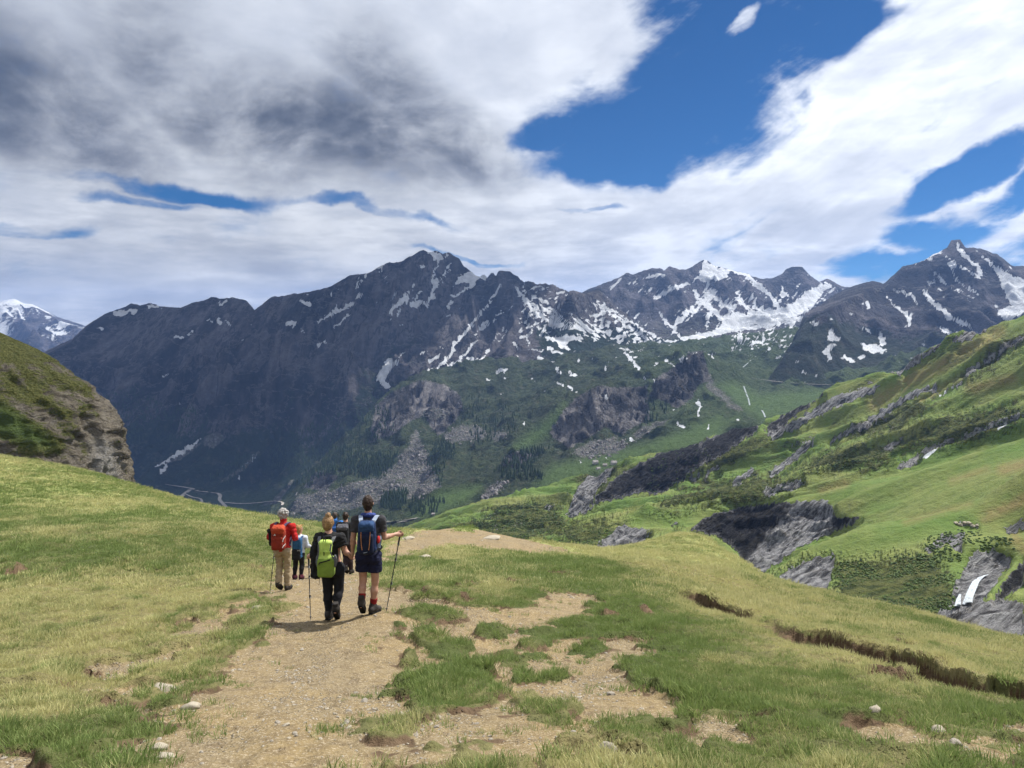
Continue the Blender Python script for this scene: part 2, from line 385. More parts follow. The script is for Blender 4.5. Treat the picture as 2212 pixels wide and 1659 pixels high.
# ------------------------------------------------------------------ painted features (image crops used as drawing sheets)
cA = lambda q: (q[0]*.3912, 501.4+q[1]*.3912)
cB = lambda q: (663.6+q[0]*.3912, 501.4+q[1]*.3912)
cC = lambda q: (1253.5+q[0]*.4333, 501.4+q[1]*.4333)
c5 = lambda q: (1106+q[0]*.5, 663.6+q[1]*.5)
dd = lambda q: q
def paint(px, py, conv, polys=(), strokes=(), soft=1.5, warp=0.0):
    """0..1 mask, 0.5 on the outline"""
    out = np.zeros(px.shape)
    if warp:
        px, py = px+warp*fbm(px/13, py/13, 3, 301)+warp*.5*fbm(px/4.5, py/4.5, 2, 303), py+warp*fbm(px/13, py/13, 3, 305)+warp*.5*fbm(px/4.5, py/4.5, 2, 307)
    k = math.hypot(conv((1, 0))[0]-conv((0, 0))[0], conv((1, 0))[1]-conv((0, 0))[1])
    for pl in polys:
        q = [conv(p) for p in pl]; xs = [p[0] for p in q]; ys = [p[1] for p in q]; e = soft*3
        m = (px > min(xs)-e) & (px < max(xs)+e) & (py > min(ys)-e) & (py < max(ys)+e)
        if m.any(): out[m] = np.maximum(out[m], np.clip(0.5+poly_sd(px[m], py[m], q)/(2*soft), 0, 1))
    for pts, w in strokes:
        q = [conv(p) for p in pts]
        if len(q) == 1: a_ = (q[0][0]*7.13+q[0][1]*3.7) % 2.2-1.1; q = [q[0], (q[0][0]+4.0, q[0][1]+4.0*math.sin(a_))]; w = w*0.62
        ws = np.array(w if isinstance(w, (list, tuple)) else [w, w], float)*k
        e = ws.max()+soft*3; xs = [p[0] for p in q]; ys = [p[1] for p in q]
        m = (px > min(xs)-e) & (px < max(xs)+e) & (py > min(ys)-e) & (py < max(ys)+e)
        if m.any():
            d, t, _ = stroke_d(px[m], py[m], q)
            wi = np.interp(t, np.linspace(0, 1, len(ws)), ws)
            out[m] = np.maximum(out[m], np.clip(0.5+(wi-d)/(2*soft), 0, 1))
    return out

def crest(pts, drops, step=16):
    """a skyline and the far side falling away behind it"""
    a = line(pts, step); out = list(a)
    for dD, dz in drops:
        out += [(x*(1+dD/y), y+dD, z-dz) for (x, y, z) in a[::2]]
    return out
DZ = [None]
def terrain(name, pts, pxr, ncol, drows, detail, attrs, mat, kernel='lin', sm=0.0, sky=None, jag=1.2):
    """a height sheet z(x, y); rows are spaced so that steep faces get as many vertices as flat ground"""
    f = RBF(pts, kernel, smooth_=sm)
    u = (np.linspace(pxr[0], pxr[1], ncol)-CX)/F; pc = CX+F*u
    drows = np.asarray(drows, float); nrow = len(drows)
    def heights(X, Y, st):
        Z0 = f.sheet(X, Y, st); px, py = proj(X, Y, Z0); d = detail(X, Y, Z0, px, py); Z = Z0+d
        if sky is not None:            # no spur may stand above the crest line
            q = np.array(sky, float); top = np.interp(pc, q[:, 0], q[:, 1]); Dc = np.interp(pc, q[:, 0], q[:, 2])
            top = top+jag*fbm(pc/9.0, pc*0+0.5, 4, 77); top = top[:X.shape[1]] if X.shape[1] == ncol else top[::4]; Dc = Dc if X.shape[1] == ncol else Dc[::4]
            lim = -Y*(top[None]-HY)/F-0.05*np.maximum(Dc[None]-Y, 0); w = 6.0
            t = np.clip(0.5+0.5*(Z-lim)/w, 0, 1); Z = Z*(1-t)+lim*t-w*t*(1-t)
        return Z, d
    # coarse pass: how the surface fills the view
    uc = u[::4]; dc = np.interp(np.linspace(0, nrow-1, 150), np.arange(nrow), drows); Yc = dc[:, None]+0*uc[None]; Xc = uc[None]*Yc
    Zc, _ = heights(Xc, Yc, 1); _, pyc = proj(Xc, Yc, Zc)
    run = np.minimum.accumulate(pyc, 0); vis = np.maximum(run[:-1]-run[1:], 0); hid = np.abs(np.diff(pyc, axis=0))
    wgt = vis+0.12*hid+0.35*vis.sum(0, keepdims=True)/149+0.02
    k = np.ones(13)/13; wgt = np.stack([np.convolve(np.pad(r, 6, mode='edge'), k, 'valid') for r in wgt])
    cum = np.concatenate([np.zeros((1, wgt.shape[1])), np.cumsum(wgt, 0)]); cum /= cum[-1]
    Dn = np.stack([np.interp(np.linspace(0, 1, nrow), cum[:, c], dc) for c in range(cum.shape[1])], 1)
    Y = np.stack([np.interp(np.arange(ncol), np.arange(0, ncol, 4), r) for r in Dn]); X = u[None]*Y
    Z, DZ[0] = heights(X, Y, 2)
    px, py = proj(X, Y, Z)
    at = attrs(X, Y, Z, px, py, None)
    o = mesh_np(name, np.stack([X, Y, Z], -1).reshape(-1, 3), grid_quads(*X.shape), mat, {k: v for k, v in at.items()})
    o['kind'] = 'structure'
    def sample(x, y):          # height on the finished sheet
        out = []
        for a, b in zip(np.ravel(x), np.ravel(y)):
            c = (a/b-u[0])/(u[1]-u[0]); c0 = int(np.clip(math.floor(c), 0, ncol-2)); t = min(max(c-c0, 0), 1)
            out.append(np.interp(b, Y[:, c0], Z[:, c0])*(1-t)+np.interp(b, Y[:, c0+1], Z[:, c0+1])*t)
        return np.array(out)
    return dict(obj=o, sample=sample, X=X, Y=Y, Z=Z, px=px, py=py, D=Y)

# ------------------------------------------------------------------ far left snowy mountain
SKY_FARLEFT = [(-400, 640, 9500), (-150, 610, 9500), (-40, 640, 9300), (0, 652, 9200), (16, 646, 9200), (33, 644, 9200), (51, 655, 9200), (70, 656, 9200), (94, 668, 9200), (125, 685, 9200), (184, 703, 9200), (300, 720, 9200), (500, 740, 9200)]
pts = crest(SKY_FARLEFT, [(900, 500), (2200, 900)], 10)
pts += line([(-400, 800, 6500), (0, 780, 6500), (200, 790, 6500), (500, 800, 6500)], 40)
def det(X, Y, Z, px, py):
    k = smooth(9300, 8300, Y)
    return (ridged(X/900, Y/900, 6, 3)-0.35)*330*k+fbm(X/160, Y/160, 4, 5)*22
def att(X, Y, Z, px, py, g):
    n = fbm(X/500, Y/700, 5, 9)*0.5+fbm(X/130, Y/130, 3, 19)*0.3
    sn = np.clip(0.50+n*0.95-(py-690)/240-0.30*DZ[0]/150, 0, 1)
    return dict(snow=sn, grass=np.clip(0.1+(py-735)/60, 0, .6), scree=0*X, lush=0*X)
terrain('distant_mountain', pts, (-420, 520), 170, np.linspace(6600, 11500, 90), det, att, MAT_FAR, sky=SKY_FARLEFT)

# ------------------------------------------------------------------ central snow range
SKY_CENTRAL = [(1100, 700, 4600), (1200, 650, 4600), (1253, 632, 4600), (1292, 616, 4500), (1353, 579, 4500), (1368, 588, 4550), (1400, 582, 4600), (1418, 575, 4600), (1435, 584, 4650), (1446, 573, 4650), (1466, 582, 4700), (1483, 582, 4700), (1522, 559, 4650), (1539, 571, 4700), (1574, 582, 4750), (1617, 592, 4800), (1639, 601, 4850), (1669, 601, 4900), (1691, 590, 4850), (1700, 577, 4800), (1708, 572, 4800), (1732, 574, 4800), (1741, 586, 4800), (1752, 597, 4850), (1769, 609, 4900), (1786, 601, 4900), (1821, 618, 4950), (1880, 630, 5000), (2000, 650, 5000)]
pts = crest(SKY_CENTRAL, [(350, 230), (1000, 700)], 9)
pts += line([(1522, 560, 4650), (1500, 610, 4400), (1480, 650, 4150), (1450, 690, 3800), (1435, 720, 3500)], 14)
pts += line([(1353, 580, 4500), (1345, 640, 4200), (1370, 690, 3800), (1400, 730, 3400)], 14)
pts += line([(1700, 578, 4800), (1690, 640, 4450), (1650, 670, 4100)], 14)
pts += [P(*q) for q in [(1770, 630, 4600), (1750, 650, 4350), (1700, 676, 4000), (1620, 700, 3650), (1540, 712, 3400), (1480, 735, 3150), (1300, 720, 3300), (1200, 740, 3200), (1430, 640, 4250), (1580, 650, 4200), (1600, 680, 3800), (1800, 660, 4300), (1850, 690, 4000), (1700, 760, 2950), (1500, 780, 2900), (1250, 780, 2950)]]
def det(X, Y, Z, px, py):
    k = smooth(4800, 4300, Y)*0.85+0.15
    return (ridged(X/300+0.3*fbm(X/500, Y/500, 3, 4), Y/520, 6, 13)-0.4)*105*k*smooth(735, 690, py)+fbm(X/60, Y/60, 4, 15)*8
CEN_POLY = [[(1230, 250), (1250, 270), (1180, 330), (1160, 370), (1120, 400), (1050, 430), (900, 460), (760, 480), (700, 500), (560, 540), (470, 545), (540, 510), (640, 495), (740, 470), (690, 430), (760, 400), (860, 410), (900, 370), (960, 390), (1060, 360), (1130, 300), (1190, 260)],
    [(620, 135), (660, 165), (740, 190), (735, 230), (640, 245), (570, 235), (600, 190)]]
CEN_STR = [([(530, 260), (450, 285), (370, 330)], (12, 6)), ([(740, 190), (830, 215), (900, 270), (960, 330), (1000, 400)], 9), ([(570, 290), (590, 330), (650, 380), (720, 450)], 9),
    ([(560, 380), (500, 430), (470, 480)], 11), ([(640, 400), (630, 480)], 8), ([(780, 330), (860, 400)], 8), ([(1000, 270), (1040, 330)], 5), ([(400, 410), (450, 470), (500, 520)], 8),
    ([(60, 350), (140, 420), (210, 440)], 6), ([(250, 440), (330, 500), (430, 550)], 7), ([(300, 520), (400, 550), (540, 550), (700, 500), (900, 470), (1100, 430)], 9), ([(680, 330), (760, 390)], 6), ([(860, 260), (930, 300)], 8), ([(330, 225), (420, 215)], 6)]
def att(X, Y, Z, px, py, g):
    s = paint(px, py, cC, CEN_POLY, CEN_STR, 2.2, 5.0)
    gul = -DZ[0]/60.0
    diag = fbm((px+py*0.8)/9, (py-px*0.3)/40, 4, 31)
    iso = fbm(px/40, py/30, 4, 33)
    s2 = np.clip(0.17+0.36*gul+0.40*diag+0.36*iso+0.20*smooth(1480, 1560, px)*smooth(610, 650, py)-0.10*smooth(600, 570, py), 0, 1)*smooth(1380, 1470, px)
    s2 = np.maximum(s2, np.clip(0.08+0.3*gul+0.5*diag+0.3*iso, 0, 1)*smooth(1480, 1400, px))
    return dict(snow=np.maximum(s, s2), grass=smooth(700, 745, py)*0.8, scree=smooth(660, 700, py)*0.45, lush=0*X)
terrain('snow_mountain', pts, (1080, 2010), 330, np.concatenate([np.linspace(2950, 4300, 100, False), np.linspace(4300, 5050, 96, False), np.linspace(5050, 6000, 8)]), det, att, MAT_FAR, sky=SKY_CENTRAL, jag=2.0)

# ------------------------------------------------------------------ right range with the tower-like top
SKY_RIGHT = [(1560, 900, 1950), (1640, 840, 2050), (1680, 790, 2150), (1695, 761, 2300), (1708, 727, 2500), (1739, 678, 2900), (1821, 624, 3500), (1860, 613, 3500), (1886, 605, 3500), (1908, 612, 3450), (1929, 595, 3400), (1951, 575, 3350), (1986, 566, 3300), (2029, 543, 3300), (2046, 534, 3300), (2053, 517, 3300), (2074, 517, 3300), (2085, 534, 3300), (2116, 536, 3300), (2155, 549, 3300), (2185, 573, 3300), (2212, 575, 3300), (2330, 610, 3300), (2600, 660, 3300)]
pts = crest(SKY_RIGHT, [(60, 110), (300, 300), (900, 700)], 7)
pts += line([(1951, 577, 3350), (1925, 620, 3050), (1890, 670, 2750), (1850, 720, 2450), (1800, 780, 2150), (1770, 830, 1950)], 14)
pts += line([(2060, 520, 3300), (2050, 600, 3000), (2070, 660, 2700), (2090, 720, 2400)], 14)
pts += [P(*q) for q in [(1990, 640, 2950), (1980, 700, 2550), (1950, 780, 2100), (2150, 640, 2850), (2200, 690, 2600), (2212, 760, 2200), (2400, 760, 2200), (1900, 810, 1950), (1820, 840, 1850), (1720, 835, 1950), (1720, 790, 2150), (1760, 720, 2500), (2050, 820, 1850), (2300, 850, 1800), (1650, 860, 1950), (1600, 880, 1900)]]
def det(X, Y, Z, px, py):
    k = smooth(3330, 3000, Y)*0.9+0.1
    return (ridged(X/260+0.3*fbm(X/400, Y/400, 3, 24), Y/480, 6, 23)-0.4)*85*k*smooth(860, 760, py)+fbm(X/50, Y/50, 4, 25)*7-110*smooth(2060, 1850, Y)*smooth(1800, 1740, px)-30*smooth(1960, 1850, Y)
RT_POLY = [[(2080, 220), (2130, 210), (2212, 250), (2330, 300), (2330, 420), (2212, 400), (2130, 440), (2060, 410), (2150, 360), (2110, 290)], [(1480, 510), (1510, 505), (1530, 560), (1500, 560)],
    [(1230, 490), (1265, 485), (1280, 520), (1305, 525), (1280, 545), (1240, 535)], [(1210, 590), (1260, 545), (1275, 560), (1240, 600), (1260, 640), (1230, 640)], [(1390, 545), (1420, 560), (1470, 560), (1530, 590), (1500, 605), (1420, 595)]]
RT_STR = [([(1790, 95), (1740, 130), (1660, 155)], (10, 3)), ([(1880, 60), (1910, 110), (1960, 150), (2000, 210)], 10), ([(1820, 120), (1900, 180)], 4), ([(1840, 160), (1920, 180), (1990, 230)], 7), ([(2000, 120), (2100, 200), (2212, 250)], 8),
    ([(1850, 180), (1880, 250), (1990, 310)], 4), ([(1770, 225), (1860, 280), (1960, 330)], 3), ([(1560, 290), (1650, 310), (1680, 360)], 6), ([(1720, 290), (1740, 340), (1800, 380), (1850, 430), (1950, 475)], (10, 12, 9)),
    ([(1530, 320), (1570, 370), (1630, 410), (1640, 460)], (5, 10)), ([(1660, 400), (1620, 480)], 6), ([(1790, 470), (1830, 500), (1880, 510)], 9), ([(1310, 625), (1360, 640)], 10), ([(1390, 630), (1420, 615)], 8), ([(1570, 625), (1590, 650)], 8),
    ([(1420, 350), (1440, 380)], 9), ([(1150, 450), (1180, 455)], 9), ([(1430, 490)], 10), ([(1075, 645)], 10), ([(1110, 700)], 9), ([(1175, 715)], 9), ([(1120, 760)], 13), ([(1710, 555)], 11), ([(1400, 480)], 7), ([(1250, 430)], 7), ([(1350, 410)], 7), ([(2060, 180), (2150, 260)], 5)]
def att(X, Y, Z, px, py, g):
    s = paint(px, py, cC, RT_POLY, RT_STR, 2.0, 5.0)
    gul = -DZ[0]/50.0; diag = fbm((px-py*0.75)/16, (py+px*0.3)/34, 3, 37); iso = fbm(px/30, py/30, 4, 38)
    s2 = np.clip(0.16+0.30*gul+0.42*diag+0.35*iso, 0, 1)*smooth(720, 640, py)*smooth(1900, 2010, px)
    gr = np.clip(smooth(640, 730, py)*0.75-0.35*smooth(1880, 1960, px)*smooth(760, 700, py), 0, 1)
    return dict(snow=np.maximum(s, s2), grass=gr, scree=0.25*smooth(600, 660, py), lush=0.25*smooth(790, 850, py))
RIGHT_T = terrain('tower_mountain', pts, (1590, 2460), 330, np.concatenate([np.linspace(1850, 3100, 150, False), np.linspace(3100, 3380, 60, False), np.linspace(3380, 4200, 8)]), det, att, MAT_FAR, sky=SKY_RIGHT, jag=1.6)

# ------------------------------------------------------------------ main dark range
SKY_MAIN = [(-400, 1000, 2400), (-100, 900, 2900), (40, 800, 3500), (90, 762, 3700), (156, 732, 3800), (188, 701, 3850), (227, 677, 3850), (270, 662, 3850), (288, 651, 3850), (301, 660, 3850), (321, 653, 3850), (352, 662, 3800), (391, 664, 3750), (415, 654, 3700), (438, 648, 3650), (458, 636, 3600), (481, 638, 3600), (509, 642, 3600), (532, 648, 3620), (550, 669, 3650), (587, 640, 3500), (626, 632, 3450), (665, 630, 3400), (712, 619, 3350), (757, 593, 3300), (793, 591, 3300), (844, 562, 3280), (850, 566, 3280), (883, 546, 3260), (914, 529, 3250), (926, 539, 3250), (941, 540, 3260), (957, 548, 3270), (969, 545, 3250), (996, 560, 3220), (1043, 582, 3180), (1074, 582, 3150), (1125, 589, 3150), (1188, 593, 3150), (1219, 611, 3200), (1250, 627, 3250), (1262, 629, 3300), (1293, 625, 3350), (1340, 660, 3250), (1400, 695, 3150), (1450, 722, 3050), (1520, 760, 2950), (1600, 820, 2900)]
pts = crest(SKY_MAIN, [(120, 110), (450, 330), (1200, 800)], 11)
pts += line([(1074, 583, 3150), (1095, 625, 3010), (1118, 670, 2880), (1132, 700, 2790), (1115, 730, 2690), (1080, 752, 2590), (1040, 775, 2500)], 10)
pts += line([(1050, 640, 3040), (1015, 690, 2900), (985, 740, 2760), (950, 790, 2600), (900, 815, 2520)], 14)
pts += line([(969, 545, 3250), (955, 600, 3060), (925, 660, 2900), (900, 710, 2780)], 12)
pts += line([(914, 530, 3250), (880, 600, 3000), (850, 660, 2850), (830, 720, 2700), (800, 800, 2520), (760, 880, 2380)], 14)
pts += line([(844, 563, 3280), (790, 640, 3050), (740, 700, 2880), (700, 780, 2680), (650, 880, 2450)], 18)
pts += line([(626, 633, 3450), (560, 720, 3180), (500, 800, 2900), (440, 900, 2600), (390, 1000, 2300)], 18)
pts += line([(458, 637, 3600), (420, 720, 3350), (370, 800, 3050), (320, 900, 2700), (300, 1000, 2350)], 18)
pts += line([(288, 652, 3850), (250, 740, 3500), (230, 820, 3150), (240, 920, 2700), (270, 1030, 2250)], 18)
pts += [P(*q) for q in [(150, 900, 2800), (50, 1000, 2400), (-300, 1100, 2000), (300, 1050, 2150), (345, 1066, 2120), (420, 1078, 2080), (500, 1092, 2040), (560, 1100, 2020), (620, 1112, 1980), (700, 1140, 1900), (420, 1105, 1850), (500, 1120, 1850), (600, 1140, 1800), (300, 1090, 1850), (200, 1080, 1900), (600, 1000, 2350), (680, 1000, 2150), (720, 940, 2300), (560, 960, 2400), (480, 1020, 2250), (880, 840, 2450), (950, 810, 2500),
    (1180, 680, 2850), (1240, 690, 2850), (1300, 715, 2850), (1180, 740, 2600), (1300, 760, 2600), (1400, 770, 2600), (1240, 640, 3040), (1160, 630, 3020), (1050, 800, 2420), (1200, 800, 2400), (1500, 810, 2600), (900, 1000, 1900)]]
def det(X, Y, Z, px, py):
    k = smooth(3350, 3000, Y)*0.88+0.12
    w = 0.45*fbm(X/420, Y/420, 3, 41)
    flat = smooth(1085, 1030, py)
    a = (ridged(X/330+w, Y/640+w, 6, 43)-0.42)*165
    b = (ridged(X/85+w*2, Y/420, 5, 47)-0.45)*44
    bench = 1-0.75*smooth(700, 740, py)*smooth(1000, 1120, px)
    return (a*smooth(1080, 960, py)+b)*k*flat*bench+fbm(X/38, Y/38, 4, 45)*6*flat
MAIN_POLY = [[(660, 90), (700, 105), (745, 120), (740, 140), (700, 158), (685, 130), (665, 110)], [(560, 390), (600, 380), (660, 375), (600, 415), (565, 415)],
    [(820, 265), (870, 230), (930, 205), (980, 210), (1025, 215), (1000, 250), (940, 265), (910, 310), (880, 315), (900, 280), (860, 275), (815, 300)],
    [(745, 655), (735, 680), (690, 715), (675, 735), (657, 700), (700, 690)], [(830, 735), (870, 705), (915, 680), (925, 700), (880, 720)],
    [(425, 715), (470, 695), (475, 715), (510, 690), (555, 640), (520, 690), (470, 755), (435, 790), (430, 815), (455, 840), (455, 870), (440, 870), (385, 815), (385, 780), (410, 770)],
    [(1305, 560), (1340, 580), (1400, 580), (1440, 560), (1500, 570), (1530, 600), (1470, 600), (1430, 630), (1465, 655), (1400, 640), (1370, 600), (1330, 595)]]
MAIN_FAN = [[(1290, 385), (1330, 420), (1400, 410), (1480, 460), (1550, 490), (1650, 520), (1640, 530), (1560, 515), (1700, 580), (1640, 590), (1660, 605), (1580, 600), (1500, 550), (1440, 500), (1350, 470), (1280, 410)],
    [(1150, 300), (1180, 330), (1260, 400), (1340, 460), (1470, 500), (1600, 590), (1480, 540), (1380, 520), (1290, 470), (1220, 400), (1165, 345)]]
MAIN_STR = [([(770, 120), (720, 170), (695, 240), (690, 300)], 6), ([(715, 270), (690, 350), (660, 410)], (12, 8)), ([(590, 290), (560, 340), (545, 400)], 6), ([(630, 320), (590, 370)], 6), ([(520, 380), (490, 400), (460, 440), (455, 490)], (14, 3)), ([(520, 420), (490, 465)], 4), ([(540, 345), (545, 390)], 8), ([(475, 342)], 10),
    ([(800, 160), (740, 250), (710, 320)], 3), ([(790, 200), (740, 290)], 3.5), ([(880, 310), (830, 350), (790, 350)], 6), ([(800, 380), (780, 415)], 8), ([(835, 425)], 7), ([(775, 465)], 7), ([(620, 180), (640, 195)], 5), ([(740, 635)], 6),
    ([(1063, 290), (1035, 350), (1010, 385), (970, 430), (930, 480), (870, 555), (825, 600), (800, 660), (770, 705), (710, 755), (640, 778)], (5, 7, 9, 13, 5)), ([(1080, 435), (1020, 500)], 4), ([(990, 490), (965, 520), (930, 570)], (10, 3)), ([(1000, 510), (960, 540)], 5), ([(1095, 530), (1020, 610)], 3), ([(1105, 545), (1060, 605)], 3), ([(1140, 400), (1120, 430)], 3),
    ([(935, 590), (905, 620), (890, 660), (830, 710), (760, 755)], (6, 8, 3)), ([(660, 655), (625, 675)], 6), ([(230, 460), (145, 530)], 6), ([(250, 395), (190, 430), (100, 470)], (8, 4)), ([(170, 395), (150, 440), (60, 500)], 5), ([(310, 335), (275, 365)], 5), ([(95, 605), (50, 635)], 5), ([(290, 240), (270, 300)], 4), ([(320, 235), (275, 310)], 3), ([(440, 165), (390, 195)], 5), ([(410, 200), (390, 240)], 3), ([(525, 505), (510, 520)], 5),
    ([(1155, 300), (1170, 340), (1230, 410), (1300, 470), (1390, 520), (1470, 530)], (6, 9, 6)), ([(1330, 645), (1400, 670), (1470, 690)], 7), ([(1210, 650), (1300, 655)], 5), ([(1145, 620), (1165, 645)], 6), ([(1215, 580), (1225, 615)], 8), ([(1305, 685), (1270, 710), (1220, 740)], 6), ([(1160, 690), (1150, 720), (1120, 745)], 4),
    ([(1575, 390), (1640, 420), (1700, 470), (1740, 485)], 5), ([(1640, 410), (1760, 480), (1885, 540), (1960, 580)], 5), ([(1820, 560), (1885, 595)], 8), ([(1005, 640), (990, 665)], 7), ([(985, 685), (930, 710)], 6), ([(1250, 370)], 9), ([(1280, 440)], 5), ([(1210, 330)], 7), ([(1190, 295)], 6), ([(1120, 300)], 6)]
MAIN_STR_A = [([(640, 450), (700, 440), (745, 440)], 12), ([(820, 410), (880, 412)], 9), ([(620, 440), (650, 455)], 4), ([(545, 545), (565, 530)], 4), ([(965, 578), (1000, 580)], 8), ([(1025, 575), (1065, 545)], 5), ([(1155, 488), (1175, 500)], 6), ([(1205, 485), (1215, 510)], 7), ([(1250, 490), (1275, 515)], 6), ([(1215, 405), (1250, 375)], 6), ([(1585, 500), (1620, 510)], 14), ([(1335, 600)], 8), ([(1660, 380), (1700, 400)], 9), ([(1800, 460), (1885, 430)], 8), ([(1750, 625), (1795, 605)], 7), ([(900, 800), (925, 785)], 6), ([(985, 955)], 6),
    ([(850, 1300), (960, 1240), (1060, 1180), (1120, 1130)], (4, 9, 10, 3)), ([(890, 1325), (920, 1295)], 10), ([(1075, 1195)], 5), ([(1320, 1310), (1380, 1260), (1420, 1215)], (2, 5, 3)), ([(1325, 1345), (1328, 1365)], 6), ([(1820, 335), (1830, 350)], 4), ([(1690, 350)], 7), ([(1660, 530), (1668, 548)], 4), ([(1385, 500), (1390, 520)], 4)]
def att(X, Y, Z, px, py, g):
    s = np.maximum(paint(px, py, cB, MAIN_POLY, MAIN_STR, 1.5, 5.0), paint(px, py, cA, (), MAIN_STR_A, 1.4, 5.0))
    fan = paint(px, py, cB, MAIN_FAN, (), 3.0, 6.0)
    s = np.maximum(s, fan*np.clip(0.56+0.9*fbm((px-py*1.35)/7, (py+px*.6)/60, 3, 53), 0, 1))
    # scattered remnants on the right face and the bench
    z = smooth(1080, 1150, px)*smooth(590, 615, py)
    s = np.maximum(s, z*np.clip(0.02+0.13*(-DZ[0]/20)+0.62*fbm(px/12, py/9+px/30, 4, 57), 0, 1))
    z2 = smooth(940, 880, px)*smooth(700, 640, py)*0.9
    s = np.maximum(s, z2*np.clip(0.05+0.72*fbm((px+py)/10, (py-px*.6)/22, 3, 59), 0, 1))
    gr = 0.62*smooth(880, 1010, py)+0.3*smooth(740, 860, py)
    gr = np.maximum(gr, 0.7*smooth(1120, 1180, px)*smooth(650, 730, py))
    gr = np.maximum(gr, 0.42*smooth(560, 800, px)*smooth(1000, 880, px)*smooth(600, 680, py))
    scr = paint(px, py, cA, [[(1120, 1130), (1190, 1100), (1260, 1130), (1180, 1200), (1120, 1180)], [(860, 1300), (1100, 1160), (1140, 1150), (1000, 1260)], [(1190, 1390), (1330, 1290), (1430, 1200), (1440, 1215), (1350, 1320), (1230, 1390)], [(1400, 1520), (1500, 1480), (1600, 1370), (1780, 1260), (1790, 1270), (1650, 1350), (1560, 1470), (1570, 1500)]], (), 5)*0.75
    return dict(snow=s, grass=gr, scree=scr, lush=0.35*smooth(1040, 1090, py))
MAIN_T = terrain('dark_mountain_range', pts, (-300, 1600), 680, np.concatenate([np.linspace(1800, 2500, 90, False), np.linspace(2500, 3380, 190, False), np.linspace(3380, 3950, 56, False), np.linspace(3950, 5200, 8)]), det, att, MAT_MAIN, sky=SKY_MAIN)

# ------------------------------------------------------------------ lower slopes, rocky knob and the green valley on the right
pts = crest([(430, 1190, 1800), (520, 1145, 1850), (560, 1122, 1880), (600, 1087, 1930), (650, 1040, 2000), (700, 985, 2100), (770, 920, 2200), (830, 862, 2300), (900, 820, 2380), (960, 800, 2430), (1050, 778, 2480)], [(150, 130), (500, 380)], 14)
pts += line([(1120, 775, 2450), (1200, 775, 2450), (1300, 752, 2550), (1400, 745, 2650), (1500, 735, 2800), (1580, 725, 2850), (1680, 740, 2500), (1720, 780, 2300)], 30)
pts += line([(1190, 935, 1700), (1215, 880, 1750), (1260, 848, 1800), (1320, 832, 1850), (1380, 850, 1850), (1400, 828, 1900), (1450, 793, 2000), (1500, 755, 2050), (1522, 745, 2060), (1535, 772, 2030), (1545, 800, 2010)], 9)
pts += line([(1190, 975, 1520), (1250, 970, 1560), (1300, 955, 1600), (1360, 930, 1650), (1400, 905, 1700), (1450, 870, 1780), (1500, 850, 1830), (1540, 835, 1880), (1560, 815, 1950)], 14)
pts += line([(870, 900, 2020), (910, 880, 2080), (960, 870, 2120), (1010, 880, 2080)], 14)
pts += line([(850, 965, 1870), (900, 950, 1880), (960, 940, 1880), (1010, 935, 1880)], 14)
pts += [P(*q) for q in [(620, 1120, 1720), (700, 1110, 1600), (700, 1140, 1450), (800, 1050, 1650), (800, 1140, 1350), (900, 1010, 1700), (900, 1080, 1450), (1000, 1060, 1450), (1000, 970, 1780), (1100, 900, 1950), (1100, 1000, 1600), (1200, 1010, 1420), (780, 960, 1950), (720, 1040, 1780), (1050, 840, 2250), (1150, 840, 2250),
    (1500, 905, 1550), (1600, 880, 1700), (1650, 850, 1900), (1700, 832, 1980), (1780, 845, 1900), (1600, 800, 2150), (1650, 765, 2350), (1600, 745, 2600), (1560, 870, 1700), (1300, 800, 2200), (1230, 830, 2050), (1400, 790, 2250), (1470, 775, 2350), (1560, 770, 2350), (1140, 900, 1900),
    (1400, 955, 1420), (1300, 1000, 1320), (1200, 1035, 1260), (1100, 1075, 1220), (1000, 1095, 1230), (900, 1125, 1250), (860, 1135, 1230), (700, 1180, 1200), (1500, 960, 1300), (1700, 900, 1500), (1900, 880, 1600), (1000, 1150, 1050), (1300, 1060, 1100), (1600, 960, 1200), (2000, 900, 1500), (300, 1220, 1700)]]
CLIFF = [[(380, 960), (480, 860), (620, 820), (760, 850), (850, 900), (870, 980), (800, 1060), (720, 1120), (640, 1010), (550, 1050), (480, 1100), (350, 1150)],
    [(1340, 1110), (1400, 1010), (1480, 910), (1600, 850), (1760, 860), (1885, 830), (1885, 1050), (1800, 1060), (1750, 1120), (1640, 1080), (1540, 1150), (1440, 1190)],
    [(1060, 1280), (1080, 1240), (1180, 1210), (1250, 1230), (1160, 1310), (1100, 1310)], [(0, 1400), (60, 1330), (160, 1350), (100, 1420)]]
CLIFF_C = [[(330, 830), (370, 730), (440, 690), (540, 600), (620, 590), (650, 740), (600, 760), (560, 830), (480, 880), (420, 850)]]
SCREE = [[(550, 1190), (600, 1090), (640, 1150), (680, 1260), (720, 1350), (740, 1420), (600, 1470), (420, 1500), (300, 1520), (0, 1560), (-100, 1560), (-60, 1450), (0, 1440), (200, 1400), (400, 1350), (480, 1280)],
    [(740, 1130), (840, 1060), (940, 1060), (1000, 1120), (900, 1160), (780, 1170)], [(1460, 1220), (1560, 1150), (1700, 1130), (1780, 1160), (1860, 1060), (1885, 1100), (1700, 1230), (1540, 1270)],
    [(960, 1460), (1020, 1400), (1110, 1370), (1060, 1430), (980, 1480)], [(620, 1000), (720, 960), (800, 990), (760, 1040), (680, 1040)], [(1010, 1100), (1110, 1090), (1100, 1140), (1030, 1150)], [(440, 1380), (500, 1320), (560, 1330), (500, 1400)]]
SCREE_C = [[(640, 700), (700, 760), (800, 860), (830, 900), (770, 900), (680, 830), (620, 780)], [(240, 1020), (280, 980), (380, 930), (440, 930), (420, 970), (320, 1010)]]
